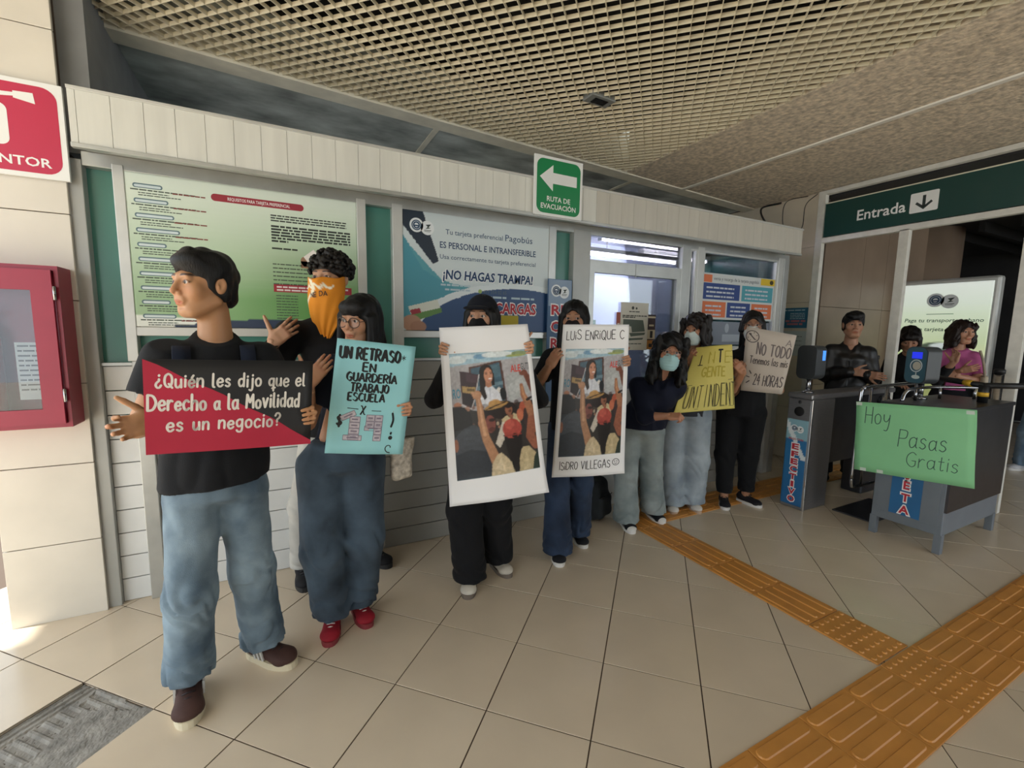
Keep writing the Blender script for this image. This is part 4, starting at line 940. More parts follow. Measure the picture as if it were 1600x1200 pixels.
class SDF:
    def __init__(s): s.ops = []
    def add(s, p, k=0.01): s.ops.append(('a', p, k)); return s
    def sub(s, p, k=0.005): s.ops.append(('s', p, k)); return s
    def cut(s, n, d): s.ops.append(('c', halfspace(n, d), 0)); return s      # keep n.p < d
    def disp(s, f): s.ops.append(('d', f, 0)); return s
    def bounds(s):
        lo = np.min([o[1].lo for o in s.ops if o[0] == 'a'], 0); hi = np.max([o[1].hi for o in s.ops if o[0] == 'a'], 0); return lo, hi
    def mesh(s, h, lo=None, hi=None):
        l, H = s.bounds(); lo = l - 2 * h if lo is None else np.array(lo); hi = H + 2 * h if hi is None else np.array(hi)
        n = np.maximum(np.ceil((hi - lo) / h).astype(int) + 1, 4)
        ax = [lo[i] + np.arange(n[i]) * h for i in range(3)]
        F = np.full(n, 1.0, np.float64)
        for kind, p, k in s.ops:
            if kind == 'd':
                F = F + p(ax[0][:, None, None], ax[1][None, :, None], ax[2][None, None, :]) * (np.abs(F) < 0.06); continue
            m = k + 3 * h + 0.012
            sl = []
            for i in range(3):
                a = max(0, int((p.lo[i] - m - lo[i]) / h)); b = min(n[i], int((p.hi[i] + m - lo[i]) / h) + 2); sl.append(slice(a, max(a, b)))
            sl = tuple(sl)
            if any(q.stop <= q.start for q in sl): continue
            d = p.f(ax[0][sl[0]][:, None, None], ax[1][sl[1]][None, :, None], ax[2][sl[2]][None, None, :]); G = F[sl]
            if kind == 'a':
                if k > 0: q = np.maximum(k - np.abs(G - d), 0) / k; F[sl] = np.minimum(G, d) - q * q * k * 0.25
                else: F[sl] = np.minimum(G, d)
            else:
                if kind == 's': d = -d
                if k > 0: q = np.maximum(k - np.abs(G - d), 0) / k; F[sl] = np.maximum(G, d) + q * q * k * 0.25
                else: F[sl] = np.maximum(G, d)
        return surf_nets(F, lo, h)
def surf_nets(F, lo, h):
    n = np.array(F.shape); I = F < 0
    c = np.zeros(n - 1, int)
    for dx in (0, 1):
        for dy in (0, 1):
            for dz in (0, 1): c += I[dx:n[0] - 1 + dx, dy:n[1] - 1 + dy, dz:n[2] - 1 + dz]
    act = (c > 0) & (c < 8); ijk = np.argwhere(act)
    if len(ijk) == 0: return np.zeros((0, 3)), []
    idx = np.full(n - 1, -1); idx[act] = np.arange(len(ijk))
    P = np.zeros((len(ijk), 3)); cnt = np.zeros(len(ijk)); i, j, k = ijk.T
    for axis in range(3):
        o = [a for a in range(3) if a != axis]
        for u in (0, 1):
            for v in (0, 1):
                A = np.zeros(3, int); A[o[0]] = u; A[o[1]] = v; Bv = A.copy(); Bv[axis] = 1
                fa = F[i + A[0], j + A[1], k + A[2]]; fb = F[i + Bv[0], j + Bv[1], k + Bv[2]]; m = (fa < 0) != (fb < 0)
                t = np.zeros(len(ijk)); t[m] = fa[m] / (fa[m] - fb[m]); pos = np.zeros((len(ijk), 3)); pos += A; pos[:, axis] += t
                P[m] += pos[m]; cnt[m] += 1
    Vt = lo + (ijk + P / cnt[:, None]) * h; Fs = []
    for axis in range(3):
        o = [(axis + 1) % 3, (axis + 2) % 3]
        s0 = [slice(None)] * 3; s1 = [slice(None)] * 3; s0[axis] = slice(0, -1); s1[axis] = slice(1, None)
        e = np.argwhere(I[tuple(s0)] != I[tuple(s1)])
        ok = (e[:, o[0]] > 0) & (e[:, o[0]] < n[o[0]] - 1) & (e[:, o[1]] > 0) & (e[:, o[1]] < n[o[1]] - 1); e = e[ok]
        def cell(du, dv): q = e.copy(); q[:, o[0]] += du; q[:, o[1]] += dv; return idx[q[:, 0], q[:, 1], q[:, 2]]
        q = np.stack([cell(-1, -1), cell(0, -1), cell(0, 0), cell(-1, 0)], 1)
        fl = ~I[e[:, 0], e[:, 1], e[:, 2]]; q[fl] = q[fl][:, ::-1]; q = q[(q >= 0).all(1)]; Fs.append(q)
    return Vt, np.vstack(Fs)
def np_mesh(name, V, F, m, parent, smooth=True, cols=None):
    me = bpy.data.meshes.new(name); me.vertices.add(len(V)); me.vertices.foreach_set('co', np.asarray(V, np.float32).ravel())
    F = np.asarray(F, np.int32); me.loops.add(F.size); me.loops.foreach_set('vertex_index', F.ravel()); me.polygons.add(len(F))
    me.polygons.foreach_set('loop_start', np.arange(len(F), dtype=np.int32) * 4); me.polygons.foreach_set('loop_total', np.full(len(F), 4, np.int32))
    me.update(calc_edges=True); me.polygons.foreach_set('use_smooth', [smooth] * len(F))
    if cols is not None: setcol(me, cols)
    return link(name, me, parent, m)
def wob(seed, f, n=5):
    r = np.random.RandomState(seed); K = r.normal(size=(n, 3)) * f; ph = r.uniform(0, 6.28, n)
    def g(X, Y, Z):
        o = 0
        for q in range(n): o = o + np.sin(X * K[q, 0] + Y * K[q, 1] + Z * K[q, 2] + ph[q])
        return o / n
    return g
def RZ(a): c, s = math.cos(a), math.sin(a); return np.array([[c, -s, 0], [s, c, 0], [0, 0, 1]])
def RX(a): c, s = math.cos(a), math.sin(a); return np.array([[1, 0, 0], [0, c, -s], [0, s, c]])
def RY(a): c, s = math.cos(a), math.sin(a); return np.array([[c, 0, s], [0, 1, 0], [-s, 0, c]])
# ---- materials
def skin_mat(): 
    m = mat('skin', '#ffffff', 0.48, vcol=True, bump=0.06, bscale=350)
    b = m.node_tree.nodes['Principled BSDF']; b.inputs['Subsurface Weight'].default_value = 0.12; b.inputs['Subsurface Radius'].default_value = (0.008, 0.003, 0.0015); return m
SKIN = skin_mat()
def hairm(col='#0b0a0b'): return mat('hair ' + col, col, 0.5, var=0.45, scale=150, stretch=(1, 1, 0.1), bump=0.22, bscale=200, spec=0.35)
def denim(col, fade): return mat('denim ' + col, col, 0.8, var=0.22, scale=5, var2=fade, bump=0.25, bscale=420, sheen=0.05, spec=0.3)
def cloth(col, rough=0.85): return mat('cloth ' + col, col, rough, var=0.14, scale=9, bump=0.15, bscale=300, sheen=0.02, spec=0.3)
# ---- head
def head_sdf(neck_base, fem=0.0, hair_only=False):
    s = SDF(); jw = 0.056 - 0.004 * fem
    s.add(ell((0, 0.018, 0.036), (0.074, 0.094, 0.083)), 0.0)
    s.add(ell((0, -0.028, -0.028), (jw + 0.006, 0.066, 0.082)), 0.03)
    s.add(ell((0, -0.058, -0.088), (0.034, 0.034, 0.026)), 0.03)                      # chin / jaw front
    for q in (-1, 1):
        s.add(ell((q * 0.040, -0.062, -0.018), (0.024, 0.022, 0.026)), 0.022)           # cheekbone
        s.add(cone((q * 0.056, 0.005, -0.055), (q * 0.026, -0.062, -0.096), 0.017, 0.015), 0.02)  # jaw line
    s.add(cone((-0.034, -0.080, 0.030), (0.034, -0.080, 0.030), 0.010 - 0.002 * fem, 0.010 - 0.002 * fem), 0.018)   # brow
    for q in (-1, 1):
        s.sub(ell((q * 0.031, -0.102, 0.010), (0.018, 0.016, 0.012)), 0.014)            # sockets
        s.add(ell((q * 0.031, -0.0765, 0.009), (0.0150, 0.0150, 0.0125)), 0.006)        # lids
        s.sub(ell((q * 0.0315, -0.0935, 0.0085), (0.0135, 0.0110, 0.0060)), 0.002)      # opening
    s.add(cone((0, -0.088, 0.020), (0, -0.111 + 0.003 * fem, -0.022), 0.0075, 0.0105), 0.012)                 # nose
    for q in (-1, 1): s.add(ell((q * 0.0125, -0.098, -0.0285), (0.0085, 0.010, 0.0075)), 0.006)
    s.add(ell((0, -0.092, -0.050), (0.024, 0.010, 0.016)), 0.014)
    s.add(cone((-0.017, -0.0905, -0.0565), (0.017, -0.0905, -0.0565), 0.0048, 0.0048), 0.006); s.add(ell((0, -0.0965, -0.0555), (0.013, 0.0065, 0.0048)), 0.004)
    s.add(cone((-0.014, -0.0895, -0.0665), (0.014, -0.0895, -0.0665), 0.0058, 0.0058), 0.006)
    s.sub(cone((-0.024, -0.097, -0.0612), (0.024, -0.097, -0.0612), 0.0014, 0.0014), 0.003)
    s.sub(ell((0, -0.096, -0.080), (0.02, 0.010, 0.006)), 0.010)
    for q in (-1, 1):
        R = RZ(q * -0.35) @ RX(-0.15)
        s.add(ell((q * 0.0765, 0.010, 0.0), (0.0085, 0.019, 0.031), R), 0.005); s.sub(ell((q * 0.0865, 0.006, 0.004), (0.0075, 0.0115, 0.020), R), 0.003); s.add(ell((q * 0.0775, 0.000, -0.004), (0.005, 0.005, 0.008)), 0.003)
    s.add(cone((0, 0.026, -0.06), neck_base, 0.049 - 0.006 * fem, 0.058 - 0.008 * fem), 0.028)
    return s
def head_cols(V, base, lip=(0.40, 0.17, 0.14), brow=(0.03, 0.02, 0.018), fem=0.0):
    base = np.array(lin(base)); C = np.tile(base, (len(V), 1)); x, y, z = V.T
    def blend(m, c): m_ = np.clip(m, 0, 1)[:, None]; C[:] = C * (1 - m_) + np.array(c) * m_
    ck = np.exp(-(((np.abs(x) - 0.04) / 0.022) ** 2 + ((z + 0.025) / 0.022) ** 2)) * (y < -0.03); blend(ck * 0.22, base * np.array([1.15, 0.78, 0.72]))
    ns = np.exp(-((x / 0.016) ** 2 + ((z + 0.026) / 0.014) ** 2)) * (y < -0.09); blend(ns * 0.25, base * np.array([1.1, 0.78, 0.72]))
    lp = (1 - (x / 0.024) ** 2 - ((z + 0.0612) / 0.0115) ** 2) * 3 * (y < -0.082); blend(lp * (0.7 + 0.15 * fem), base * np.array([0.88, 0.55, 0.52]))
    bz = 0.0285 + 0.006 - 6.0 * (np.abs(x) - 0.030) ** 2
    bm = np.clip((0.0050 - 0.0012 * fem - np.abs(z - bz - 0.001)) / 0.0022, 0, 1) * np.clip((0.023 - np.abs(np.abs(x) - 0.033)) / 0.006, 0, 1) * (y < -0.05); blend(bm * 0.92, brow)
    ln = np.clip(1 - np.abs(np.sqrt(((np.abs(x) - 0.0315) / 0.0142) ** 2 + ((z - 0.009) / 0.0072) ** 2) - 1) * 4, 0, 1) * (y < -0.07) * (z > 0.006); blend(ln * 0.8, (0.02, 0.014, 0.012))
    return C
EYEM = None
def eye_mesh():
    global EYEM
    if EYEM: return EYEM
    bm = bmesh.new(); bmesh.ops.create_uvsphere(bm, u_segments=24, v_segments=16, radius=0.0128); bmesh.ops.rotate(bm, verts=bm.verts, matrix=Matrix.Rotation(math.pi / 2, 3, 'X'))
    me = bpy.data.meshes.new('eye'); bm.to_mesh(me); bm.free(); me.polygons.foreach_set('use_smooth', [True] * len(me.polygons))
    co = np.array([v.co[:] for v in me.vertices]); d = np.hypot(co[:, 0], co[:, 2]); C = np.tile(np.array([0.62, 0.58, 0.55]), (len(co), 1))
    C[(d < 0.0075) & (co[:, 1] < 0)] = (0.045, 0.022, 0.012); C[(d < 0.0035) & (co[:, 1] < 0)] = (0.004, 0.004, 0.004); setcol(me, C); me.materials.append(mat('eye', '#ffffff', 0.12, vcol=True)); EYEM = me; return me
# ---- hand (frame: y along the fingers, x towards the thumb, palm faces -z)
def hand_sdf(curl=(0.3, 0.4, 0.3), spread=0.06, thumb=(0.75, 0.62, -0.25), tbend=0.3, sc=1.0, fore=(0, -0.25, 0), var=None):
    s = SDF(); k = 0.007
    s.add(rbox((0, 0.048, 0), (0.037, 0.044, 0.0125), 0.012), 0); s.add(rbox((0.0, 0.016, 0.0), (0.029, 0.026, 0.0145), 0.013), 0.012)
    s.add(ell((0.024, 0.035, -0.009), (0.016, 0.030, 0.013)), 0.012); s.add(ell((-0.024, 0.035, -0.008), (0.012, 0.030, 0.011)), 0.010)
    for i, (bx, L, r) in enumerate(((0.0285, 0.070, 0.0088), (0.0095, 0.078, 0.0092), (-0.0100, 0.072, 0.0088), (-0.0280, 0.056, 0.0078))):
        cs = var[i] if var else curl; p = V3(bx, 0.086 - 0.006 * abs(i - 1), 0.001); ang = 0.0; sp = spread * (1.5 - i)
        for j, fr in enumerate((0.45, 0.31, 0.24)):
            ang += cs[j]; d = V3(math.sin(sp) * math.cos(ang), math.cos(sp) * math.cos(ang), -math.sin(ang)); q = p + d * L * fr
            s.add(cone(p, q, r * (1 - 0.09 * j), r * (1 - 0.09 * (j + 1))), 0.004 if j else k); p = q
    p = V3(0.026, 0.024, -0.006); d = unit(thumb); q = p + d * 0.040; s.add(cone(p, q, 0.0135, 0.0108), 0.012)
    d2 = unit(d + tbend * V3(-0.4, 0.9, -0.35)); r_ = q + d2 * 0.034; s.add(cone(q, r_, 0.0105, 0.0092), 0.004); s.add(cone(r_, r_ + unit(d2 + 0.2 * tbend * V3(-0.5, 0.8, -0.2)) * 0.022, 0.0096, 0.0072), 0.003)
    s.add(econe((0, 0.004, 0), fore, (0.027, 0.0205), (0.037, 0.034), (1, 0, 0), 0.3), 0.012)
    return s
# ---- shoe meshes (toe towards -y, ankle at origin xy)
SHOES = {}
def outline(n=28, l0=-0.165, l1=0.085, w=0.0515):
    P = []
    for k in range(n):
        a = 2 * math.pi * k / n; y = (l0 + l1) / 2 - math.cos(a) * (l1 - l0) / 2; t = (y - l0) / (l1 - l0)
        wd = w * (1.0 - 0.16 * math.exp(-((t - 0.62) / 0.16) ** 2)) * (0.93 if t > 0.7 else 1.0)
        sx = math.sin(a); P.append((wd * math.copysign(abs(sx) ** 0.75, sx), y))
    return P
def shoe(kind, upper, sole, lace, parent, pos, ang, tongue=None, stripes=False, toecap=False, sc=1.0):
    key = (kind, upper, sole)
    if key not in SHOES:
        s = SDF(); s.add(econe((0, 0.045, 0.052), (0, -0.11, 0.036), (0.038, 0.036), (0.046, 0.026), (1, 0, 0), 1.0), 0); s.add(ell((0, -0.112, 0.034), (0.046, 0.048, 0.026)), 0.02)
        s.add(econe((0, 0.035, 0.05), (0, 0.020, 0.098 if kind != 'low' else 0.085), (0.036, 0.048), (0.035, 0.046), (1, 0, 0), 0.3), 0.025); s.sub(econe((0, 0.02, 0.085), (0, 0.02, 0.15), (0.028, 0.038), (0.03, 0.04), (1, 0, 0), 0.2), 0.006)
        s.cut((0, 0, -1), -0.018)
        V, F = s.mesh(0.0062); o = np_mesh('upper', V, F, cloth(upper, 0.7), None); SHOES[key] = [o.data]; bpy.data.objects.remove(o)
        b = B(); P = outline(); 
        for z0, z1, k in ((0.0, 0.028, 1.0),):
            b.prism([(p[0], p[1]) for p in P], 2, z0, z1)
        if toecap: pass
        o = b.build('sole', mat('sole ' + sole, sole, 0.6)); SHOES[key].append(o.data); bpy.data.objects.remove(o)
    r = bpy.data.objects.new('shoe', SHOES[key][0]); COL.objects.link(r); r.parent = parent; r.location = pos; r.rotation_euler = (0, 0, ang); r.scale = (sc,) * 3
    o = bpy.data.objects.new('sole', SHOES[key][1]); COL.objects.link(o); o.parent = r
    b = B()
    for k in range(4):
        y = -0.088 + 0.022 * k; z = 0.0665 + 0.0058 * k
        b.tube([(-0.02, y, z - 0.006), (0, y - 0.006, z + 0.002), (0.02, y, z - 0.006)], 0.0032, 6)
    b.tube(bez([(0.0, -0.02, 0.092), (0.02, -0.05, 0.09), (0.03, -0.032, 0.08), (0.0, -0.02, 0.092), (-0.022, -0.05, 0.088), (-0.03, -0.03, 0.08), (0, -0.02, 0.092)], 4), 0.0026, 6)
    o = b.build('laces', mat('lace ' + lace, lace, 0.7), r); o['kind'] = 'stuff'
    if toecap:
        V, F = SDF().add(ell((0, -0.118, 0.033), (0.0445, 0.047, 0.0275)), 0).cut((0, 0, -1), -0.02).cut((0, 1, 0), -0.118).mesh(0.006); np_mesh('toe_cap', V, F, mat('toe cap', '#d9d8d4', 0.5), r)
    if stripes:
        for q in (-1, 1):
            for k in range(3):
                y = -0.035 + 0.020 * k; B().obox((q * 0.0445, y, 0.050), (0, 0.35 * 1, 0.94), (0, 0.94, -0.35), (1, 0, 0), 0.022, 0.0042, 0.0035).build('stripe', ink('#cfcdc8'), r)
    return r
# ---- the person
def person(label, base, J, skin='#b98a6a', fem=0.0, top=None, legs=None, shoes=None, hair=None, hands=None, group='people', extra=None, headres=0.0032):
    X, Y = base; n = math.hypot(X, Y); rz = math.atan2(-X / n, Y / n)
    root = empty('person', (X, Y, 0), rz, label, 'person', group)
    g = {k: V3(*v) for k, v in J.items() if k not in ('psi', 'pitch', 'roll', 'hs', 'gaze')}
    hs = J.get('hs', 1.0); Rh = RZ(J.get('psi', 0)) @ RX(J.get('pitch', 0)) @ RY(J.get('roll', 0)); hc = g['head']
    toh = lambda p: (Rh.T @ (np.array(p) - hc)) / hs
    fromh = lambda V: (np.asarray(V) * hs) @ Rh.T + hc
    Vs = []; Fs = []; Cs = []; off = 0
    sk = np.array(lin(skin))
    def push(V, F, C):
        nonlocal off
        Vs.append(V); Fs.append(np.asarray(F) + off); Cs.append(C); off += len(V)
    nb = g['neck']
    hsd = head_sdf(tuple(toh(nb)), fem); V, F = hsd.mesh(headres, (-0.10, -0.135, -0.20), (0.10, 0.13, 0.135))
    push(fromh(V), F, head_cols(V, skin, fem=fem))
    # arms and hands
    hands = hands or {}
    for sd in 'LR':
        if 'wr' + sd not in g or sd not in hands: continue
        H = hands[sd]; w = g['wr' + sd]; e = g['el' + sd]; d = unit(H['d']); nn = np.array(H['n'], float); nn = unit(nn - d * (nn @ d)); zax = -nn; xax = np.cross(d, zax) * H.get('mir', 1)
        R = np.stack([xax, d, zax], 1); sc = H.get('sc', 0.98 - 0.09 * fem)
        fl = R.T @ (e - w) / sc; fl = fl / max(1, np.linalg.norm(fl) / 0.12)
        s = hand_sdf(H.get('curl', (0.3, 0.4, 0.3)), H.get('spread', 0.05), H.get('thumb', (0.75, 0.62, -0.25)), H.get('tbend', 0.3), 1, tuple(fl), H.get('var'))
        V, F = s.mesh(0.0040); 
        C = np.tile(sk, (len(V), 1)); kn = np.exp(-((V[:, 1] - 0.088) / 0.012) ** 2) * (V[:, 2] > 0.004); C = C * (1 - 0.12 * kn[:, None] * np.array([0.2, 1, 1])); C *= np.where(V[:, 1:2] > 0.13, np.array([[1.05, 0.9, 0.88]]), 1.0)
        V = V * sc @ R.T + w
        if np.linalg.det(R) < 0: F = F[:, ::-1]
        push(V, F, C)
    # rest of the body, hidden or half hidden by clothes
    s = SDF(); ax = unit(g['shR'] - g['shL']); pel = g['pel']; ch = g['chest'] if 'chest' in g else (nb + pel) / 2 + (nb - pel) * 0.18
    s.add(econe(pel, ch, (0.105, 0.065), (0.105, 0.065), ax), 0); s.add(cone(g['shL'] - V3(0, 0, 0.03), g['shR'] - V3(0, 0, 0.03), 0.03, 0.03), 0.03); s.add(cone(ch, nb, 0.08, 0.05), 0.05); s.add(cone(nb, nb + (hc - nb) * 0.5, 0.05, 0.045), 0.02)
    for sd in 'LR':
        if 'el' + sd in g: s.add(cone(g['sh' + sd] - V3(0, 0, 0.022), g['el' + sd], 0.034, 0.036), 0.02)
        if 'wr' + sd in g: s.add(cone(g['el' + sd], g['wr' + sd], 0.037, 0.0245), 0.01)
        if 'kn' + sd in g: s.add(cone(g['hip' + sd], g['kn' + sd], 0.07, 0.05), 0.03); s.add(cone(g['kn' + sd], g['an' + sd], 0.048, 0.032), 0.02); s.add(cone(g['an' + sd], g['an' + sd] + V3(0, 0, -0.05), 0.033, 0.03), 0.01)
    V, F = s.mesh(0.013); push(V, F, np.tile(sk, (len(V), 1)))
    np_mesh('body', np.vstack(Vs), np.vstack(Fs), SKIN, root, cols=np.vstack(Cs))
    for q in (-1, 1):
        e = bpy.data.objects.new('eye', eye_mesh()); COL.objects.link(e); e.parent = root
        gz = J.get('gaze', 0.0) if not isinstance(J.get('gaze', 0.0), tuple) else 0
        M = Matrix.Translation(Vector(fromh(V3(q * 0.031, -0.0775, 0.009)))) @ Matrix((Rh @ RZ(gz)).tolist()).to_4x4(); e.matrix_parent_inverse = Matrix(); e.matrix_basis = M @ Matrix.Scale(hs, 4)
    TOPM = None
    # top
    if top:
        s = SDF(); ins = top.get('fit', 0.0); w_ = top.get('w', 0.150) + ins; dp = top.get('d', 0.105) + ins
        hemz = top['hem']; pl = V3(pel[0], pel[1], hemz); wh = top.get('wh', w_)
        dh = top.get('dh', dp); s.add(econe(pl, ch, (wh, dh), (w_, dp), ax, 0.4), 0)
        for sd in 'LR': s.add(cone(nb - V3(0, -0.012, 0.045), g['sh' + sd] - V3(0, 0, 0.022), 0.058 + ins, 0.048), 0.05)
        s.add(econe(ch, nb - V3(0, 0, 0.10), (w_ * 0.95, dp * 0.95), (w_ * 0.72, 0.075), ax, 0.5), 0.05)
        if fem: 
            fwd = np.cross(ax, V3(0, 0, 1)); fwd = fwd if fwd[1] < 0 else -fwd
            for q in (-1, 1): s.add(ell(ch + ax * q * 0.07 + fwd * (dp - 0.045) - V3(0, 0, 0.02), (0.06, 0.06, 0.06)), 0.05)
        sl = top.get('sleeve', 'short'); rs = top.get('rs', 0.066)
        for sd in 'LR':
            if 'el' + sd not in g: continue
            a, e = g['sh' + sd] - V3(0, 0, 0.018), g['el' + sd]
            if sl == 'short': s.add(cone(a, a + (e - a) * top.get('sl', 0.75), rs, rs - 0.002), 0.035)
            else:
                s.add(cone(a, e, rs, rs - 0.012), 0.035); wv = g['wr' + sd]; s.add(cone(e, e + (wv - e) * top.get('cuff', 0.92), rs - 0.012, rs - 0.024), 0.02)
        fo = wob(top.get('seed', 3), 26, 6); f2 = wob(top.get('seed', 3) + 7, 60, 6); am = top.get('fold', 0.006)
        s.disp(lambda X, Y, Z: am * (0.8 - 1.6 * np.abs(np.sin(3.2 * fo(X, Y, Z * 0.35) + 5 * X + 9 * Z * np.sign(X - ch[0] + 1e-6) * 0.6))) * np.clip(1.15 - (Z - hemz) * 1.6, 0.3, 1) + am * 0.2 * f2(X, Y, Z * 0.4))
        if sl == 'short':
            for sd in 'LR':
                if 'el' + sd in g:
                    a, e = g['sh' + sd], g['el' + sd]; c_ = a + (e - a) * top.get('sl', 0.75); d_ = unit(e - a)
                    s.sub(cone(c_ + d_ * 0.062, c_ + d_ * 0.14, 0.10, 0.10), 0.006)
        fwd = np.cross(ax, V3(0, 0, 1)); fwd = unit(fwd if fwd[1] < 0 else -fwd); up_ = unit(unit(hc - nb) * 0.5 + V3(0, 0, 1)); pn = unit(up_ + 0.5 * fwd)
        s.add(cone(nb - V3(0, 0, 0.07), nb + up_ * 0.03, 0.085, 0.066 - 0.008 * fem), 0.03); s.cut(pn, float(pn @ (nb + V3(0, 0, 0.008))))
        if 'vneck' in top:
            fwd = np.cross(ax, V3(0, 0, 1)); fwd = fwd if fwd[1] < 0 else -fwd; s.sub(cone(nb + fwd * 0.08, ch + fwd * (dp + 0.05) - V3(0, 0, top['vneck']), 0.05, 0.004), 0.005)
        hn = top.get('hn', (0, 0, -1)); s.cut(hn, -hemz if hn == (0, 0, -1) else float(unit(hn) @ pl))
        V, F = s.mesh(top.get('res', 0.009)); np_mesh(top.get('name', 'shirt'), V, F, top['m'], root); TOPM = (V, F)
    # trousers
    if legs:
        s = SDF(); wt = legs['waist']; hw = legs.get('hipw', 0.165); hd = legs.get('hipd', 0.12); hx = unit(g['hipR'] - g['hipL'])
        s.add(econe((pel[0], pel[1], wt - 0.02), (g['hipL'] + g['hipR']) / 2, (legs.get('ww', hw - 0.012), hd - 0.01), (hw, hd), hx, 0.3), 0)
        rt_, rk, rh = legs['r']
        for sd in 'LR':
            hp, kn, an = g['hip' + sd], g['kn' + sd], g['an' + sd]; hz = legs.get('hz' + sd, 0.04); end = an + (an - kn) / max(1e-6, (kn[2] - an[2])) * (an[2] - hz)
            s.add(cone(hp, kn, rt_, rk), 0.035); s.add(cone(kn, end, rk, rh), 0.03)
        fo = wob(legs.get('seed', 5), 22, 6); f2 = wob(legs.get('seed', 5) + 3, 55, 6); am = legs.get('fold', 0.007); kz = g['knL'][2]
        def jf(X, Y, Z):
            ph = 2.6 * fo(X, Y, Z * 0.5)
            lo_ = np.exp(-((Z - 0.10) / 0.12) ** 2); kn_ = np.exp(-((Z - kz + 0.02) / 0.10) ** 2); th = np.clip((Z - kz) * 2.2, 0, 1)
            a = 1 - 2 * np.abs(np.sin(Z * 34 + ph * 2.2 + 14 * X)); b = 1 - 2 * np.abs(np.sin(Z * 24 + 26 * X + ph * 2)); c = np.sin(30 * X + 4 * Z + ph * 1.6)
            return am * (0.95 * lo_ * a + 0.7 * kn_ * b + 0.35 * th * c + 0.25 * f2(X, Y, Z * 0.5))
        s.disp(jf)
        for sd in 'LR':
            hz = legs.get('hz' + sd, 0.04); s.sub(rbox((g['an' + sd][0], g['an' + sd][1], hz - 0.25), (0.3 if False else 0.17, 0.17, 0.25), 0.0), 0)
        s.cut((0, 0, 1), wt)
        V, F = s.mesh(legs.get('res', 0.0095)); tr = np_mesh(legs.get('name', 'jeans'), V, F, legs['m'], root)
    if shoes:
        for sd in 'LR':
            a = g['an' + sd]; shoe(shoes['kind'], shoes['upper'], shoes['sole'], shoes['lace'], root, (a[0], a[1], shoes.get('z', 0.0)), shoes.get('ang' + sd, 0.0), stripes=shoes.get('stripes', False), toecap=shoes.get('toecap', False), sc=shoes.get('sc', 1.0 - 0.09 * fem))
    # hair in head space
    if hair:
        s = SDF(); hair['f'](s, toh); V, F = s.mesh(hair.get('res', 0.0048)); np_mesh('hair', fromh(V), F, hairm(hair.get('col', '#0b0a0b')), root)
    H = dict(top=TOPM, root=root, fromh=fromh, toh=toh, Rh=Rh, g=g, ax=ax, ch=ch)
    if extra: extra(H)
    return H
def strands(s, amp, f=70, seed=1, sz=0.18, k=4.0):
    a = wob(seed, f, 6); s.disp(lambda X, Y, Z: amp * np.sin(k * a(X, Y, Z * sz)))
def hair_short(quiff=1.0, seed=1):
    def f(s, toh):
        s.add(ell((0, 0.020, 0.044), (0.083, 0.105, 0.087)), 0); s.add(ell((-0.008, -0.042, 0.088), (0.066, 0.058, 0.034 * quiff + 0.002)), 0.03); s.add(ell((0.01, 0.0, 0.100), (0.06, 0.075, 0.035)), 0.03)
        for q in (-1, 1): s.add(ell((q * 0.066, 0.018, 0.004), (0.015, 0.050, 0.060)), 0.012)
        s.add(ell((0, 0.072, -0.02), (0.062, 0.044, 0.070)), 0.02)
        strands(s, 0.0045, 60, seed, 0.5)
        s.sub(ell((0.004, -0.125, -0.012), (0.064, 0.080, 0.076)), 0.008); s.sub(ell((0, -0.098, -0.05), (0.12, 0.066, 0.088)), 0.010); s.cut(unit((0, -0.9, -1)), 0.026); s.cut((0, 0, -1), 0.078)
        for q in (-1, 1): s.sub(ell((q * 0.085, 0.004, -0.004), (0.016, 0.022, 0.030)), 0.004)
    return f
def hair_curly(seed=2):
    def f(s, toh):
        r = random.Random(seed); s.add(ell((0, 0.022, 0.05), (0.088, 0.106, 0.088)), 0)
        for k in range(420):
            a = r.uniform(0, 6.28); z = r.uniform(-0.35, 1.0); q = math.sqrt(1 - min(1, z * z)); e_ = r.uniform(0.92, 1.12); c = (0.092 * q * math.cos(a) * e_, 0.022 + 0.11 * q * math.sin(a) * e_, 0.052 + 0.092 * z * e_)
            if c[1] < -0.045 and c[2] < 0.058: continue
            s.add(ell(c, (r.uniform(0.007, 0.014),) * 3), 0.004)
        s.sub(ell((0, -0.13, -0.02), (0.066, 0.085, 0.078)), 0.006); s.sub(ell((0, -0.09, -0.06), (0.12, 0.07, 0.09)), 0.008); s.cut((0, 0, -1), 0.075)
        for q in (-1, 1): s.sub(ell((q * 0.085, 0.002, -0.01), (0.018, 0.022, 0.028)), 0.004)
    return f
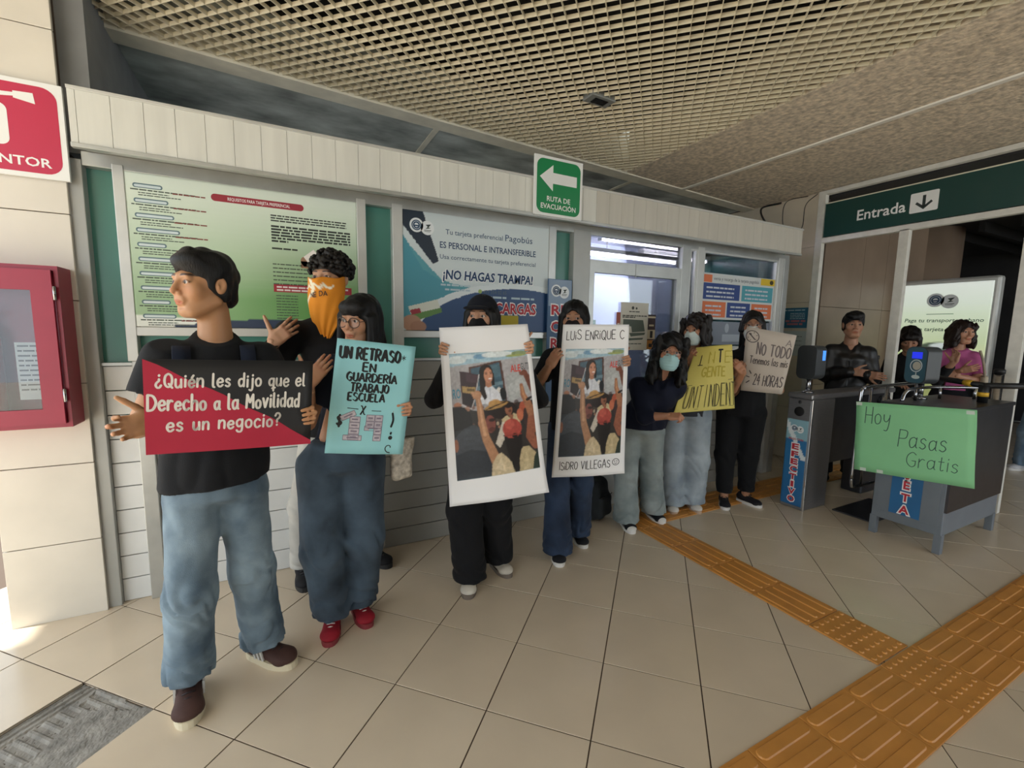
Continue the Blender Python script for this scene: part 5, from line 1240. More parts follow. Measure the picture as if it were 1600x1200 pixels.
def hair_long(length=0.30, part=0.0, bangs=False, wavy=0.0, vol=0.0, seed=3, front=0.5, fwid=0.058, ftop=0.072, back=True):
    def f(s, toh):
        s.add(ell((0, 0.020, 0.044), (0.085 + vol, 0.107 + vol, 0.088 + vol * 0.7)), 0)
        for q in (-1, 1):
            s.add(econe((q * (0.072 + vol * 0.7), -0.012, 0.02), (q * (0.078 + vol * 1.1), -0.02, -length * front), (0.022 + vol * 0.5, 0.045), (0.026 + vol * 0.8, 0.05), (1, 0, 0), 0.7), 0.03)
        if back: s.add(econe((0, 0.055, 0.0), (0, 0.085, -length), (0.088 + vol, 0.058 + vol * 0.5), (0.088 + vol * 1.3, 0.035 + vol * 0.5), (1, 0, 0), 0.6), 0.04)
        if bangs: s.add(ell((0.0, -0.062, 0.070), (0.070, 0.046, 0.036)), 0.02)
        if wavy:
            r = random.Random(seed)
            for k in range(90):
                q = r.choice((-1, 1)); t = r.uniform(-0.2, 1.0); a = r.uniform(-0.4, 2.9)
                c = (q * (0.07 + vol + 0.01 * math.sin(a)) * math.cos(max(-0.2, a - 1.5) * 0.7), 0.03 + (0.08 + vol) * math.sin(a - 1.2), 0.03 - length * t * 0.9)
                if c[1] < -0.045 and abs(c[0]) < 0.062: continue
                s.add(ell(c, (r.uniform(0.014, 0.024), r.uniform(0.014, 0.022), r.uniform(0.025, 0.05))), 0.008)
        strands(s, 0.0035 + wavy * 0.004, 75, seed, 0.12 if not wavy else 0.5)
        s.sub(ell((part, -0.115, -0.03), (fwid, 0.085, ftop + 0.03) if not bangs else (fwid, 0.085, 0.068)), 0.008)
        s.sub(ell((0, -0.035, -0.045), (0.058, 0.07, 0.085)), 0.006)
        s.sub(econe((0, -0.06, -0.10), (0, -0.05, -0.45), (0.055, 0.08), (0.05, 0.1), (1, 0, 0), 0.3), 0.01)
    return f
def ring_tube(pts, r, n=8): return B().tube(list(pts) + [pts[0]], r, n, cap=False)
def glasses(H, m, rw=0.024, rh=0.020, z=0.006, th=0.0016, round_=True):
    P = lambda p: tuple(H['fromh'](np.array([p]))[0])
    gl = empty('glasses', (0, 0, 0), parent=H['root'])
    for q in (-1, 1):
        pts = []
        for k in range(24):
            a = 2 * math.pi * k / 24; c, sn = math.cos(a), math.sin(a)
            if not round_: c = math.copysign(abs(c) ** 0.6, c); sn = math.copysign(abs(sn) ** 0.6, sn)
            pts.append(P((q * 0.032 + rw * c, -0.106 + 0.012 * abs(c) * (1 if c * q > 0 else 0.2), z + rh * sn)))
        ring_tube(pts, th).build('rim', m, gl)
        B().tube([P((q * (0.032 + rw), -0.094, z + 0.005)), P((q * 0.072, -0.055, z + 0.006)), P((q * 0.077, 0.004, z + 0.006)), P((q * 0.078, 0.02, z - 0.01))], th * 0.9, 6).build('temple', m, gl)
        V = [P((q * 0.032 + rw * math.cos(a) * 0.97, -0.106 + 0.012 * abs(math.cos(a)) * (1 if math.cos(a) * q > 0 else 0.2), z + rh * 0.97 * math.sin(a))) for a in np.arange(20) * math.pi / 10]
        link('lens', mesh('lens', V, [tuple(range(20))]), gl, glass('lens glass', (0.97, 0.97, 0.98), 0.6))
    B().tube(bez([P((-0.009, -0.107, z + 0.003)), P((0, -0.112, z + 0.006)), P((0.009, -0.107, z + 0.003))], 4), th, 6).build('bridge', m, gl)
def face_mask(H, m, top=-0.004, res=0.0045, pleats=False, bottom=-0.118, fem=1.0):
    s = SDF(); s.add(ell((0, -0.040, -0.052), (0.066, 0.062, 0.078)), 0); s.add(ell((0, -0.072, -0.038), (0.040, 0.040, 0.040)), 0.03); s.add(ell((0, -0.062, -0.085), (0.044, 0.040, 0.038)), 0.03); s.add(ell((0, -0.094, -0.024), (0.021, 0.034, 0.034)), 0.016)
    if pleats: s.disp(lambda X, Y, Z: 0.0011 * np.sin(Z * 330))
    s.cut(unit((0, -0.22, 1)), top + 0.022); s.cut((0, 0, -1), -bottom); s.cut((0, 1, 0), -0.012)
    V, F = s.mesh(res); mk = np_mesh('face_mask', H['fromh'](V), F, m, H['root'])
    P = lambda p: tuple(H['fromh'](np.array([p]))[0])
    for q in (-1, 1): B().tube(bez([P((q * 0.062, -0.035, -0.018)), P((q * 0.074, -0.005, 0.0)), P((q * 0.080, 0.018, 0.02)), P((q * 0.079, 0.03, 0.0))], 4), 0.0016, 6).build('ear_loop', m, mk)
    return mk
# ================================================================== PEOPLE
GRP = 'protesters lined up along the booth'
FRONTGRIP = dict(curl=(0.30, 0.55, 0.35), spread=0.03, thumb=(0.35, 0.75, -0.55), tbend=0.1)
def drape(H, pts, off=0.004):
    from mathutils.bvhtree import BVHTree
    T_ = BVHTree.FromPolygons([tuple(v) for v in H['top'][0]], [tuple(int(i) for i in q) for q in H['top'][1]])
    out = []
    for p in pts:
        h = T_.find_nearest(Vector(p)) if len(p) == 4 else T_.ray_cast(Vector((p[0], -1.0, p[1])), Vector((0, 1, 0)))
        out.append(tuple(h[0] - Vector((0, off, 0))) if h[0] is not None else None)
    return [o for o in out if o]
def straps(H):
    for x0, x1 in ((-0.018, -0.022), (0.190, 0.196)):
        V = []; F = []; n = 0
        for q, t in enumerate(np.linspace(0, 1, 16)):
            z = 1.435 - 0.34 * t; row = drape(H, [(x0 + (x1 - x0) * t + w, z) for w in (-0.026, 0, 0.026)], 0.005)
            if len(row) < 3: continue
            V += row; n += 1
        for i in range(n - 1):
            for k in range(2): a = 3 * i + k; F.append((a, a + 3, a + 4, a + 1))
        o = link('backpack_strap', mesh('backpack_strap', V, F, True), H['root'], cloth('#20283a')); o['label'] = 'dark blue backpack strap'; sd = o.modifiers.new('thick', 'SOLIDIFY'); sd.thickness = 0.006; sd.offset = 1
# 1 young man, black T-shirt
H1 = person('young man in black T-shirt and blue jeans holding red and black sign', (-0.304, 2.027),
    dict(head=(0.066, 0.0, 1.632), psi=-1.02, pitch=0.02, hs=1.0, gaze=-0.15, neck=(0.092, 0.025, 1.445), shL=(-0.065, -0.02, 1.385), shR=(0.248, 0.035, 1.372), elL=(-0.155, -0.04, 1.13), wrL=(-0.090, -0.205, 1.178), elR=(0.345, 0.03, 1.12), wrR=(0.293, -0.235, 1.150),
         pel=(0.07, 0.01, 0.93), hipL=(-0.012, 0.0, 0.845), hipR=(0.15, 0.015, 0.84), knL=(-0.042, -0.035, 0.465), knR=(0.172, 0.05, 0.465), anL=(-0.068, 0.03, 0.09), anR=(0.205, 0.11, 0.09)),
    skin='#b88862', top=dict(m=cloth('#17191d'), hem=0.885, w=0.155, wh=0.188, d=0.108, dh=0.135, sleeve='short', sl=0.62, rs=0.072, seed=4, fold=0.007, hn=(0.03, 0, -1), res=0.008),
    legs=dict(m=denim('#50667a', '#8fa4b2'), waist=0.95, hipw=0.163, hipd=0.118, r=(0.092, 0.080, 0.083), hzL=0.105, hzR=0.085, seed=8, fold=0.010, res=0.0085),
    shoes=dict(kind='sneaker', upper='#4a332e', sole='#d9cfb4', lace='#2d2326', angL=-0.05, angR=0.63, stripes=True, sc=1.06),
    hair=dict(f=hair_short(1.0, 5), res=0.0042, col='#0e0f12'), group=GRP, headres=0.0026,
    hands=dict(L=dict(d=(-0.93, -0.3, -0.12), n=(0.1, -1, 0.25), mir=-1, var=((0.5, 0.9, 0.6), (0.35, 0.7, 0.5), (0.35, 0.6, 0.5), (0.4, 0.6, 0.4)), spread=0.14, thumb=(0.82, 0.60, -0.05), tbend=0.15), R=dict(d=(0.93, 0.0, 0.12), n=(0.0, -1, 0.0), mir=1, curl=(1.5, 1.5, 0.12), spread=0.04, thumb=(0.55, 0.8, 0.25), tbend=0.0)), extra=straps)
# 2 man with orange bandana
def bandana(H):
    V = []; F = []; C = []; nu, nv = 40, 44
    for j in range(nv + 1):
        t = j / nv
        for i in range(nu + 1):
            a = (i / nu * 2 - 1); th = a * math.radians(112) * max(0.02, (1 - t)) ** 0.62
            r = 0.088 + 0.012 * math.sin(t * 3.1) - 0.01 * t; z = 0.0 - 0.315 * t + 0.012 * abs(a) * (1 - t) + 0.004 * math.sin(9 * a + 14 * t)
            yo = -0.032 - 0.022 * math.exp(-((t - 0.06) / 0.09) ** 2) * math.exp(-(a / 0.22) ** 2) + 0.055 * max(0, t - 0.35)
            rr = r * (1 + 0.05 * math.sin(a * 15 + t * 9) * t)
            V.append((rr * math.sin(th), yo - rr * math.cos(th) * 0.92, z))
            w = abs(t - 0.13 - 0.02 * math.sin(a * 22)) < 0.022 and -0.6 < a < 0.45
            w2 = abs(a + 0.42 - 0.28 * math.sin(t * 9 + .3)) < 0.075 * (1 - t) + 0.018 and t < 0.46 and t > 0.02
            C.append(lin('#ece6cf') if (w or w2) else lin('#dd8a1c'))
    for j in range(nv):
        for i in range(nu): k = j * (nu + 1) + i; F.append((k, k + nu + 1, k + nu + 2, k + 1))
    me = mesh('bandana', H['fromh'](np.array(V)), F, True); setcol(me, np.array(C)); o = link('bandana', me, H['root'], mat('orange cotton', '#ffffff', 0.8, vcol=True, bump=0.1, bscale=300)); o['label'] = 'orange printed bandana over the face'
    sol = o.modifiers.new('thick', 'SOLIDIFY'); sol.thickness = 0.0015
    g, f = stroke_text('NE DA', 0, 0, 0.022, wid=0.16, jit=0.06)
    P = []
    for q in g:
        th = -0.35 + q[0] / 0.092; z = -0.088 + q[1] + 0.006 * math.sin(th * 3); r = 0.1005; P.append((0.1005 * math.sin(th), -0.034 - 0.1005 * math.cos(th) * 0.92, z))
    link('lettering', mesh('lettering', H['fromh'](np.array(P)), f), o, ink('#171512'))
    w = H['g']['wrL']; e = H['g']['elL']; d = unit(w - e); u = unit(np.cross(d, (0, 1, 0))); v = np.cross(d, u)
    for k in range(2): ring_tube([tuple(w - d * (0.012 + 0.014 * k) + (u * math.cos(a) + v * math.sin(a)) * 0.031) for a in np.arange(16) * math.pi / 8], 0.0035, 6).build('bracelet', ink('#2a2722'), H['root'])
H2 = person('curly haired man clapping with an orange bandana over his face', (0.186, 2.66),
    dict(head=(0.072, 0, 1.742), psi=-0.55, pitch=0.03, hs=1.06, neck=(0.088, 0.03, 1.565), shL=(-0.135, -0.03, 1.47), shR=(0.262, 0.03, 1.455), elL=(-0.235, -0.05, 1.21), wrL=(-0.205, -0.16, 1.415), elR=(0.33, -0.02, 1.20), wrR=(0.20, -0.12, 1.05),
         pel=(0.08, 0.02, 0.97), hipL=(-0.02, 0.02, 0.88), hipR=(0.17, 0.02, 0.88), knL=(-0.11, 0.05, 0.48), knR=(0.26, 0.08, 0.48), anL=(-0.125, 0.13, 0.09), anR=(0.29, 0.2, 0.09)),
    skin='#b98d70', top=dict(m=cloth('#121318'), hem=0.9, w=0.165, wh=0.178, dh=0.135, d=0.115, sleeve='short', sl=0.85, rs=0.075, seed=9),
    legs=dict(m=cloth('#b5b3ad'), name='trousers', waist=0.97, r=(0.09, 0.072, 0.066), hzL=0.09, hzR=0.09, seed=3), shoes=dict(kind='sneaker', upper='#1c1c20', sole='#2a2a2c', lace='#333338', angL=0.1, angR=0.5),
    hair=dict(f=hair_curly(4), res=0.0042, col='#15100d'), group=GRP,
    hands=dict(L=dict(d=(0.74, -0.12, 0.62), n=(0.1, 1, 0.0), mir=-1, var=((0.15, 0.25, 0.15), (0.2, 0.3, 0.2), (0.25, 0.35, 0.2), (0.3, 0.35, 0.25)), spread=0.10, thumb=(0.95, 0.28, 0.0), tbend=0.05), R=dict(d=(-0.93, -0.1, 0.10), n=(0.0, 1, 0.1), mir=1, curl=(0.2, 0.25, 0.2), spread=0.03, thumb=(0.85, 0.5, 0.05), tbend=0.05)), extra=bandana)
# 3 woman with glasses
H3 = person('woman with black bob, round glasses and red shoes holding blue sign', (0.234, 2.201),
    dict(head=(0.102, 0, 1.522), psi=-0.62, pitch=0.14, roll=0.05, hs=0.93, gaze=-0.3, neck=(0.125, 0.035, 1.372), shL=(-0.035, -0.005, 1.325), shR=(0.238, 0.025, 1.322), elL=(-0.135, -0.03, 1.06), wrL=(-0.118, -0.135, 1.255), elR=(0.29, 0.03, 1.08), wrR=(0.222, -0.181, 1.125),
         pel=(0.01, 0.02, 0.95), hipL=(-0.088, 0.015, 0.85), hipR=(0.103, 0.03, 0.85), knL=(-0.092, 0.0, 0.45), knR=(0.098, 0.045, 0.45), anL=(-0.06, 0.045, 0.08), anR=(0.072, 0.118, 0.08)),
    skin='#bb8b6c', fem=1.0, top=dict(m=cloth('#161c2c'), hem=0.93, w=0.135, wh=0.14, d=0.092, sleeve='short', sl=0.75, rs=0.060, seed=12),
    legs=dict(m=denim('#26323f', '#4d5f70'), waist=0.965, hipw=0.17, hipd=0.125, ww=0.142, r=(0.104, 0.095, 0.084), hzL=0.075, hzR=0.075, seed=14, fold=0.009, res=0.0085),
    shoes=dict(kind='low', upper='#8c1626', sole='#7d2a30', lace='#e4dcd8', angL=-0.1, angR=0.25), group=GRP,
    hair=dict(f=hair_long(0.17, 0.0, True, 0, 0.004, 7, 0.75, 0.060), res=0.0042, col='#0a0a0d'),
    hands=dict(R=dict(d=(0.95, 0.0, 0.10), n=(0.0, -1, 0.0), mir=1, curl=(1.5, 1.5, 0.12), spread=0.04, thumb=(0.55, 0.8, 0.25), tbend=0.0), L=dict(d=(0.66, -0.05, 0.75), n=(0.1, 1, 0.0), mir=-1, curl=(0.1, 0.2, 0.15), spread=0.03, thumb=(0.9, 0.45, 0.0), tbend=0.05)),
    extra=lambda H: glasses(H, mat('tortoise frame', '#3a2a24', 0.3), 0.026, 0.024, 0.002, 0.0019))
# tote bag
tb = empty('tote_bag', (0.535, 2.26, 0.68), 0.3, 'floral cream tote bag hanging behind the woman in red shoes', 'bag')
s = SDF(); s.add(econe((0, 0, 0.05), (0, 0, 0.26), (0.055, 0.03), (0.075, 0.03), (1, 0, 0), 0.6), 0); s.disp(lambda X, Y, Z: 0.004 * np.sin(60 * X + 30 * Z)); s.cut((0, 0, 1), 0.25)
V, F = s.mesh(0.008); np_mesh('bag', V, F, mat('floral cotton', '#b3a899', 0.9, var=0.45, scale=38, var2='#d8cfc0'), tb)
B().tube(bez([(-0.05, 0, 0.25), (-0.045, -0.005, 0.45), (-0.05, 0.0, 0.62), (-0.03, 0.02, 0.66), (0.0, 0.03, 0.55), (0.03, 0.02, 0.25)], 5), 0.008, 6).build('strap', cloth('#c2b9ab'), tb)
# 4 woman in cap
def cap(H):
    s = SDF(); s.add(ell((0, 0.018, 0.046), (0.089, 0.110, 0.090)), 0); s.cut((0, 0.1, -1), -0.052); V, F = s.mesh(0.0045); c = np_mesh('cap', H['fromh'](V), F, cloth('#10131d'), H['root'])
    s = SDF(); s.add(ell((0, -0.10, 0.052), (0.072, 0.085, 0.016)), 0); s.sub(ell((0, -0.10, 0.034), (0.082, 0.10, 0.018)), 0.002); s.cut((0, 1, 0), -0.06); V, F = s.mesh(0.0035); np_mesh('visor', H['fromh'](V), F, cloth('#10131d'), c)
    face_mask(H, cloth('#141417'))
H4 = person('woman in black cap and mask holding large poster with blank top', (0.994, 2.27),
    dict(head=(-0.010, 0, 1.552), psi=-0.28, pitch=0.02, hs=0.95, gaze=-0.35, neck=(-0.008, 0.035, 1.40), shL=(-0.155, 0.0, 1.335), shR=(0.15, 0.0, 1.335), elL=(-0.262, -0.05, 1.11), wrL=(-0.140, -0.200, 1.375), elR=(0.31, -0.03, 1.11), wrR=(0.172, -0.200, 1.39),
         pel=(-0.008, 0.02, 0.96), hipL=(-0.09, 0.02, 0.86), hipR=(0.075, 0.03, 0.86), knL=(-0.10, 0.0, 0.46), knR=(0.075, 0.09, 0.46), anL=(-0.068, 0.01, 0.08), anR=(0.10, 0.20, 0.08)),
    skin='#c09274', fem=1.0, top=dict(m=cloth('#131418'), hem=0.84, wh=0.165, dh=0.13, w=0.138, d=0.094, sleeve='long', rs=0.060, seed=21, cuff=0.9), legs=dict(m=cloth('#0f1014'), name='trousers', waist=0.97, r=(0.100, 0.097, 0.095), hzL=0.05, hzR=0.06, seed=22, hipw=0.150),
    shoes=dict(kind='low', upper='#c6c0b4', sole='#6f655c', lace='#d8d4cc', angL=-0.05, angR=0.5), group=GRP, hair=dict(f=hair_long(0.16, 0.0, False, 0, 0.002, 9, 0.6, 0.060, 0.068), res=0.0042),
    hands=dict(L=dict(d=(-0.93, 0.0, 0.25), n=(0.0, -1, 0.0), mir=-1, curl=(1.5, 1.5, 0.12), spread=0.04, thumb=(0.55, 0.8, 0.25), tbend=0.0), R=dict(d=(0.93, 0.0, 0.20), n=(0.0, -1, 0.0), mir=1, curl=(1.5, 1.5, 0.12), spread=0.04, thumb=(0.55, 0.8, 0.25), tbend=0.0)), extra=cap)
# 5 woman with long straight hair
H5 = person('woman with long straight black hair and dark mask holding lettered poster', (1.646, 2.351),
    dict(head=(0.002, 0, 1.558), psi=-0.12, pitch=0.02, hs=0.95, gaze=0.2, neck=(0.0, 0.035, 1.405), shL=(-0.135, 0.0, 1.335), shR=(0.135, 0.02, 1.335), elL=(-0.225, -0.08, 1.13), wrL=(-0.135, -0.228, 1.282), elR=(0.28, -0.03, 1.12), wrR=(0.250, -0.200, 1.31),
         pel=(0.02, 0.02, 0.96), hipL=(-0.06, 0.02, 0.86), hipR=(0.098, 0.03, 0.86), knL=(-0.075, 0.0, 0.46), knR=(0.082, 0.11, 0.46), anL=(-0.06, -0.015, 0.08), anR=(0.07, 0.25, 0.08)),
    skin='#a97c60', fem=1.0, top=dict(m=cloth('#121318'), hem=0.86, wh=0.158, dh=0.13, w=0.136, d=0.094, sleeve='short', sl=0.8, rs=0.060, seed=31), legs=dict(m=denim('#1f2b40', '#33445f'), waist=0.97, r=(0.084, 0.078, 0.098), hzL=0.04, hzR=0.05, seed=32, hipw=0.145),
    shoes=dict(kind='low', upper='#14151a', sole='#d6d4d0', lace='#e0dedb', angL=0.15, angR=0.4), group=GRP, hair=dict(f=hair_long(0.36, 0.0, False, 0, 0.004, 11, 0.8, 0.052, 0.070), res=0.0045),
    hands=dict(L=dict(d=(0.48, -0.12, 0.86), n=(0.45, 0.88, 0.0), mir=-1, curl=(0.4, 0.7, 0.4), spread=0.03, thumb=(0.3, 0.55, -0.8)), R=dict(d=(0.93, 0.0, 0.2), n=(0.0, -1, 0.0), mir=1, curl=(1.5, 1.5, 0.12), spread=0.04, thumb=(0.55, 0.8, 0.25), tbend=0.0)),
    extra=lambda H: face_mask(H, cloth('#1d1517')))
# 6 leaning woman with surgical mask
def surg(H):
    face_mask(H, mat('surgical mask', '#a9d2d6', 0.7), pleats=True); glasses(H, mat('thin metal rim', '#8a6a58', 0.3, 0.8), 0.025, 0.018, 0.006, 0.0018, False)
H6 = person('woman leaning forward in pale blue surgical mask and navy cardigan', (2.397, 2.461),
    dict(head=(0.135, -0.13, 1.352), psi=0.12, pitch=0.05, roll=0.10, hs=1.0, neck=(0.105, -0.05, 1.19), shL=(-0.065, -0.02, 1.115), shR=(0.205, -0.02, 1.12), elL=(-0.005, -0.16, 0.895), wrL=(0.145, -0.215, 0.92), elR=(0.17, 0.12, 0.90), wrR=(0.08, 0.16, 0.72), chest=(0.06, 0.0, 1.02),
         pel=(-0.035, 0.06, 0.82), hipL=(-0.115, 0.05, 0.75), hipR=(0.045, 0.06, 0.75), knL=(-0.125, 0.0, 0.42), knR=(0.06, 0.12, 0.42), anL=(-0.106, 0.005, 0.08), anR=(0.092, 0.23, 0.08)),
    skin='#b88468', fem=1.0, top=dict(m=cloth('#12172a'), name='cardigan', hem=0.775, w=0.138, wh=0.174, dh=0.14, d=0.11, sleeve='long', cuff=0.25, rs=0.066, seed=41, vneck=0.0), legs=dict(m=denim('#7d8a8c', '#a3adac'), waist=0.83, r=(0.10, 0.082, 0.098), hzL=0.045, hzR=0.055, seed=42, hipw=0.165),
    shoes=dict(kind='low', upper='#15161b', sole='#dcdad6', lace='#e6e4e0', angL=0.4, angR=0.6, toecap=True), group=GRP, hair=dict(f=hair_long(0.27, 0.0, False, 1.0, 0.018, 13, 0.7, 0.050, 0.060), res=0.005),
    hands=dict(L=dict(d=(0.95, -0.2, 0.08), n=(0.15, 0.5, -0.85), mir=-1, curl=(0.9, 1.2, 0.8), spread=0.0, thumb=(0.3, 0.8, -0.5)), R=dict(d=(-0.1, -0.1, -0.95), n=(-1, 0, 0), mir=1)), extra=surg)
# 7 woman hiding behind yellow sign
H7 = person('woman with wavy hair hidden behind the yellow sign', (2.981, 2.553),
    dict(head=(-0.012, 0, 1.516), psi=-0.35, pitch=0.16, hs=0.98, neck=(-0.005, 0.035, 1.355), shL=(-0.125, 0.0, 1.275), shR=(0.165, 0.02, 1.275), elL=(-0.17, -0.10, 1.10), wrL=(-0.045, -0.232, 1.262), elR=(0.29, 0.0, 1.05), wrR=(0.345, -0.14, 1.20),
         pel=(-0.03, 0.03, 0.92), hipL=(-0.125, 0.03, 0.82), hipR=(0.055, 0.03, 0.82), knL=(-0.135, 0.0, 0.43), knR=(0.065, 0.05, 0.43), anL=(-0.11, 0.0, 0.08), anR=(0.052, 0.105, 0.08)),
    skin='#a9785a', fem=1.0, top=dict(m=cloth('#3a3b40'), hem=0.82, w=0.138, wh=0.175, dh=0.135, d=0.095, sleeve='short', sl=0.8, rs=0.060, seed=51), legs=dict(m=denim('#8b99a6', '#b3bec6'), waist=0.93, r=(0.105, 0.098, 0.10), hzL=0.05, hzR=0.05, seed=52, hipw=0.17),
    shoes=dict(kind='low', upper='#cfcac4', sole='#b59a84', lace='#dcd8d2', angL=0.2, angR=0.4), group=GRP, hair=dict(f=hair_long(0.24, 0.0, False, 1.0, 0.010, 17, 0.8, 0.048, 0.056), res=0.005, col='#17100e'),
    hands=dict(L=dict(d=(0.45, -0.1, 0.85), n=(0.3, 0.9, -0.2), mir=-1, curl=(0.5, 0.8, 0.5), spread=0.02, thumb=(0.3, 0.6, -0.7)), R=dict(d=(-0.6, -0.12, 0.75), n=(-0.5, 0.85, 0.0), mir=1, curl=(0.4, 0.7, 0.4), spread=0.03, thumb=(0.3, 0.55, -0.8))),
    extra=lambda H: face_mask(H, mat('pale mask', '#c9d6d2', 0.7), pleats=True))
# 8 woman in black with glasses
def g8(H):
    face_mask(H, mat('white mask', '#d9dbd8', 0.7), top=0.0); glasses(H, mat('thin metal rim', '#8a6a58', 0.3, 0.8), 0.026, 0.019, 0.008, 0.002, False)
H8 = person('woman dressed in black with tied hair holding the beige paper sign', (3.509, 2.461),
    dict(head=(0.017, 0, 1.556), psi=0.05, pitch=0.05, hs=0.98, neck=(0.02, 0.035, 1.395), shL=(-0.12, 0.0, 1.30), shR=(0.185, 0.02, 1.28), elL=(-0.135, -0.06, 1.03), wrL=(-0.075, -0.175, 1.175), elR=(0.25, 0.02, 1.03), wrR=(0.14, -0.08, 1.08),
         pel=(-0.02, 0.02, 0.92), hipL=(-0.108, 0.02, 0.82), hipR=(0.075, 0.03, 0.82), knL=(-0.115, -0.02, 0.45), knR=(0.062, 0.05, 0.45), anL=(-0.098, -0.055, 0.09), anR=(0.068, 0.085, 0.09)),
    skin='#a6775a', fem=1.0, top=dict(m=cloth('#101115'), hem=0.80, w=0.142, wh=0.182, dh=0.14, d=0.10, sleeve='short', sl=0.5, rs=0.062, seed=61), legs=dict(m=cloth('#0d0e12'), name='trousers', waist=0.93, r=(0.108, 0.082, 0.062), hzL=0.115, hzR=0.115, seed=62, hipw=0.175),
    shoes=dict(kind='low', upper='#17151c', sole='#d9d6d4', lace='#202024', angL=0.15, angR=1.05), group=GRP, hair=dict(f=hair_long(0.20, 0.0, False, 0, 0.0, 19, 0.2, 0.056, 0.074), res=0.0048),
    hands=dict(L=dict(d=(0.45, -0.05, 0.86), n=(0.5, 0.8, 0.0), mir=-1, curl=(0.7, 1.0, 0.6), spread=0.0, thumb=(0.3, 0.6, -0.7)), R=dict(d=(-0.5, -0.1, 0.8), n=(0, -1, 0), mir=1)), extra=g8)
# people beyond the turnstiles
GB = 'passers-by beyond the turnstiles'
person('young man in black jacket walking through the entrance', (5.05, 2.50),
    dict(head=(0.055, 0, 1.585), psi=0.22, pitch=0.0, hs=1.04, neck=(0.05, 0.03, 1.41), shL=(-0.10, 0.0, 1.345), shR=(0.19, 0.03, 1.335), elL=(-0.14, -0.02, 1.08), wrL=(0.08, -0.19, 1.14), elR=(0.25, 0.0, 1.08), wrR=(0.20, -0.20, 1.12), pel=(0.04, 0.02, 0.93), hipL=(-0.05, 0.02, 0.84), hipR=(0.12, 0.02, 0.84), knL=(-0.06, 0.0, 0.46), knR=(0.13, 0.05, 0.46), anL=(-0.06, 0.02, 0.08), anR=(0.14, 0.1, 0.08)),
    skin='#a87c62', top=dict(m=mat('black leather', '#141315', 0.4, var=0.3, scale=14), name='jacket', hem=0.90, wh=0.172, dh=0.13, w=0.155, d=0.115, sleeve='long', rs=0.075, seed=71, fold=0.008, vneck=0.05), legs=dict(m=cloth('#17181c'), name='trousers', waist=0.95, r=(0.09, 0.07, 0.065), hzL=0.07, hzR=0.07), shoes=dict(kind='sneaker', upper='#17171a', sole='#2a2a2c', lace='#333338'), hair=dict(f=hair_short(0.8, 8), col='#0a0a0c'), group=GB,
    hands=dict(L=dict(d=(0.9, -0.25, -0.05), n=(0, 1, -0.2), mir=-1), R=dict(d=(0.6, -0.4, 0.0), n=(0, 1, -0.2), mir=1)))
person('person in black with lowered head behind the teal card reader', (5.75, 2.35),
    dict(head=(0.09, 0, 1.462), psi=0.1, pitch=0.6, hs=1.0, neck=(0.10, 0.05, 1.31), shL=(-0.03, 0.0, 1.24), shR=(0.235, 0.0, 1.24), elL=(-0.09, 0, 1.0), wrL=(0.02, -0.2, 1.0), elR=(0.33, -0.10, 1.06), wrR=(0.43, -0.17, 1.25), pel=(0.1, 0.02, 0.86), hipL=(0.02, 0.02, 0.78), hipR=(0.18, 0.02, 0.78), knL=(0.02, 0.0, 0.42), knR=(0.18, 0.02, 0.42), anL=(0.02, 0.02, 0.08), anR=(0.18, 0.06, 0.08)),
    skin='#a87c62', fem=1.0, top=dict(m=cloth('#0e0f12'), hem=0.82, w=0.142, d=0.1, sleeve='long', rs=0.062, seed=81), legs=dict(m=cloth('#14151a'), name='trousers', waist=0.88, r=(0.09, 0.075, 0.07)), shoes=dict(kind='low', upper='#17171a', sole='#2a2a2c', lace='#333338'), hair=dict(f=hair_long(0.16, 0, True, 0, 0.002, 23, 0.7), col='#120d0c'), group=GB,
    hands=dict(R=dict(d=(0.1, -0.1, 0.95), n=(-0.5, -0.8, 0), mir=1, curl=(0.3, 0.4, 0.3)), L=dict(d=(0.5, -0.5, 0), n=(0, 0, -1), mir=-1)))
person('woman with wavy brown hair in pink top carrying a bag', (6.2, 2.0),
    dict(head=(0.0, 0, 1.535), psi=0.62, pitch=0.03, hs=0.98, neck=(-0.015, 0.03, 1.38), shL=(-0.15, -0.01, 1.30), shR=(0.11, 0.03, 1.30), elL=(-0.17, -0.05, 1.06), wrL=(0.03, -0.19, 1.16), elR=(0.16, -0.03, 1.06), wrR=(0.0, -0.18, 1.10), pel=(-0.02, 0.02, 0.95), hipL=(-0.1, 0.02, 0.85), hipR=(0.07, 0.02, 0.85), knL=(-0.1, 0, 0.46), knR=(0.07, 0.04, 0.46), anL=(-0.1, 0.02, 0.08), anR=(0.07, 0.08, 0.08)),
    skin='#b58468', fem=1.0, top=dict(m=cloth('#b45a8c'), name='blouse', hem=0.95, wh=0.17, dh=0.13, w=0.136, d=0.098, sleeve='short', sl=0.85, rs=0.062, seed=91, fold=0.007), legs=dict(m=cloth('#1c1d24'), name='trousers', waist=1.0, r=(0.095, 0.08, 0.075)), shoes=dict(kind='low', upper='#17171a', sole='#2a2a2c', lace='#333338'), hair=dict(f=hair_long(0.17, 0, False, 0.6, 0.006, 29, 0.8, 0.055, 0.066), col='#241712', res=0.005), group=GB,
    hands=dict(L=dict(d=(0.85, -0.2, 0.3), n=(0, 1, 0), mir=-1), R=dict(d=(-0.8, -0.2, 0.2), n=(0, 1, 0), mir=1)))
bg = empty('shoulder_bag', (6.22, 1.80, 0.86), 0.4, 'beige folded bag held by the woman in pink', 'bag')
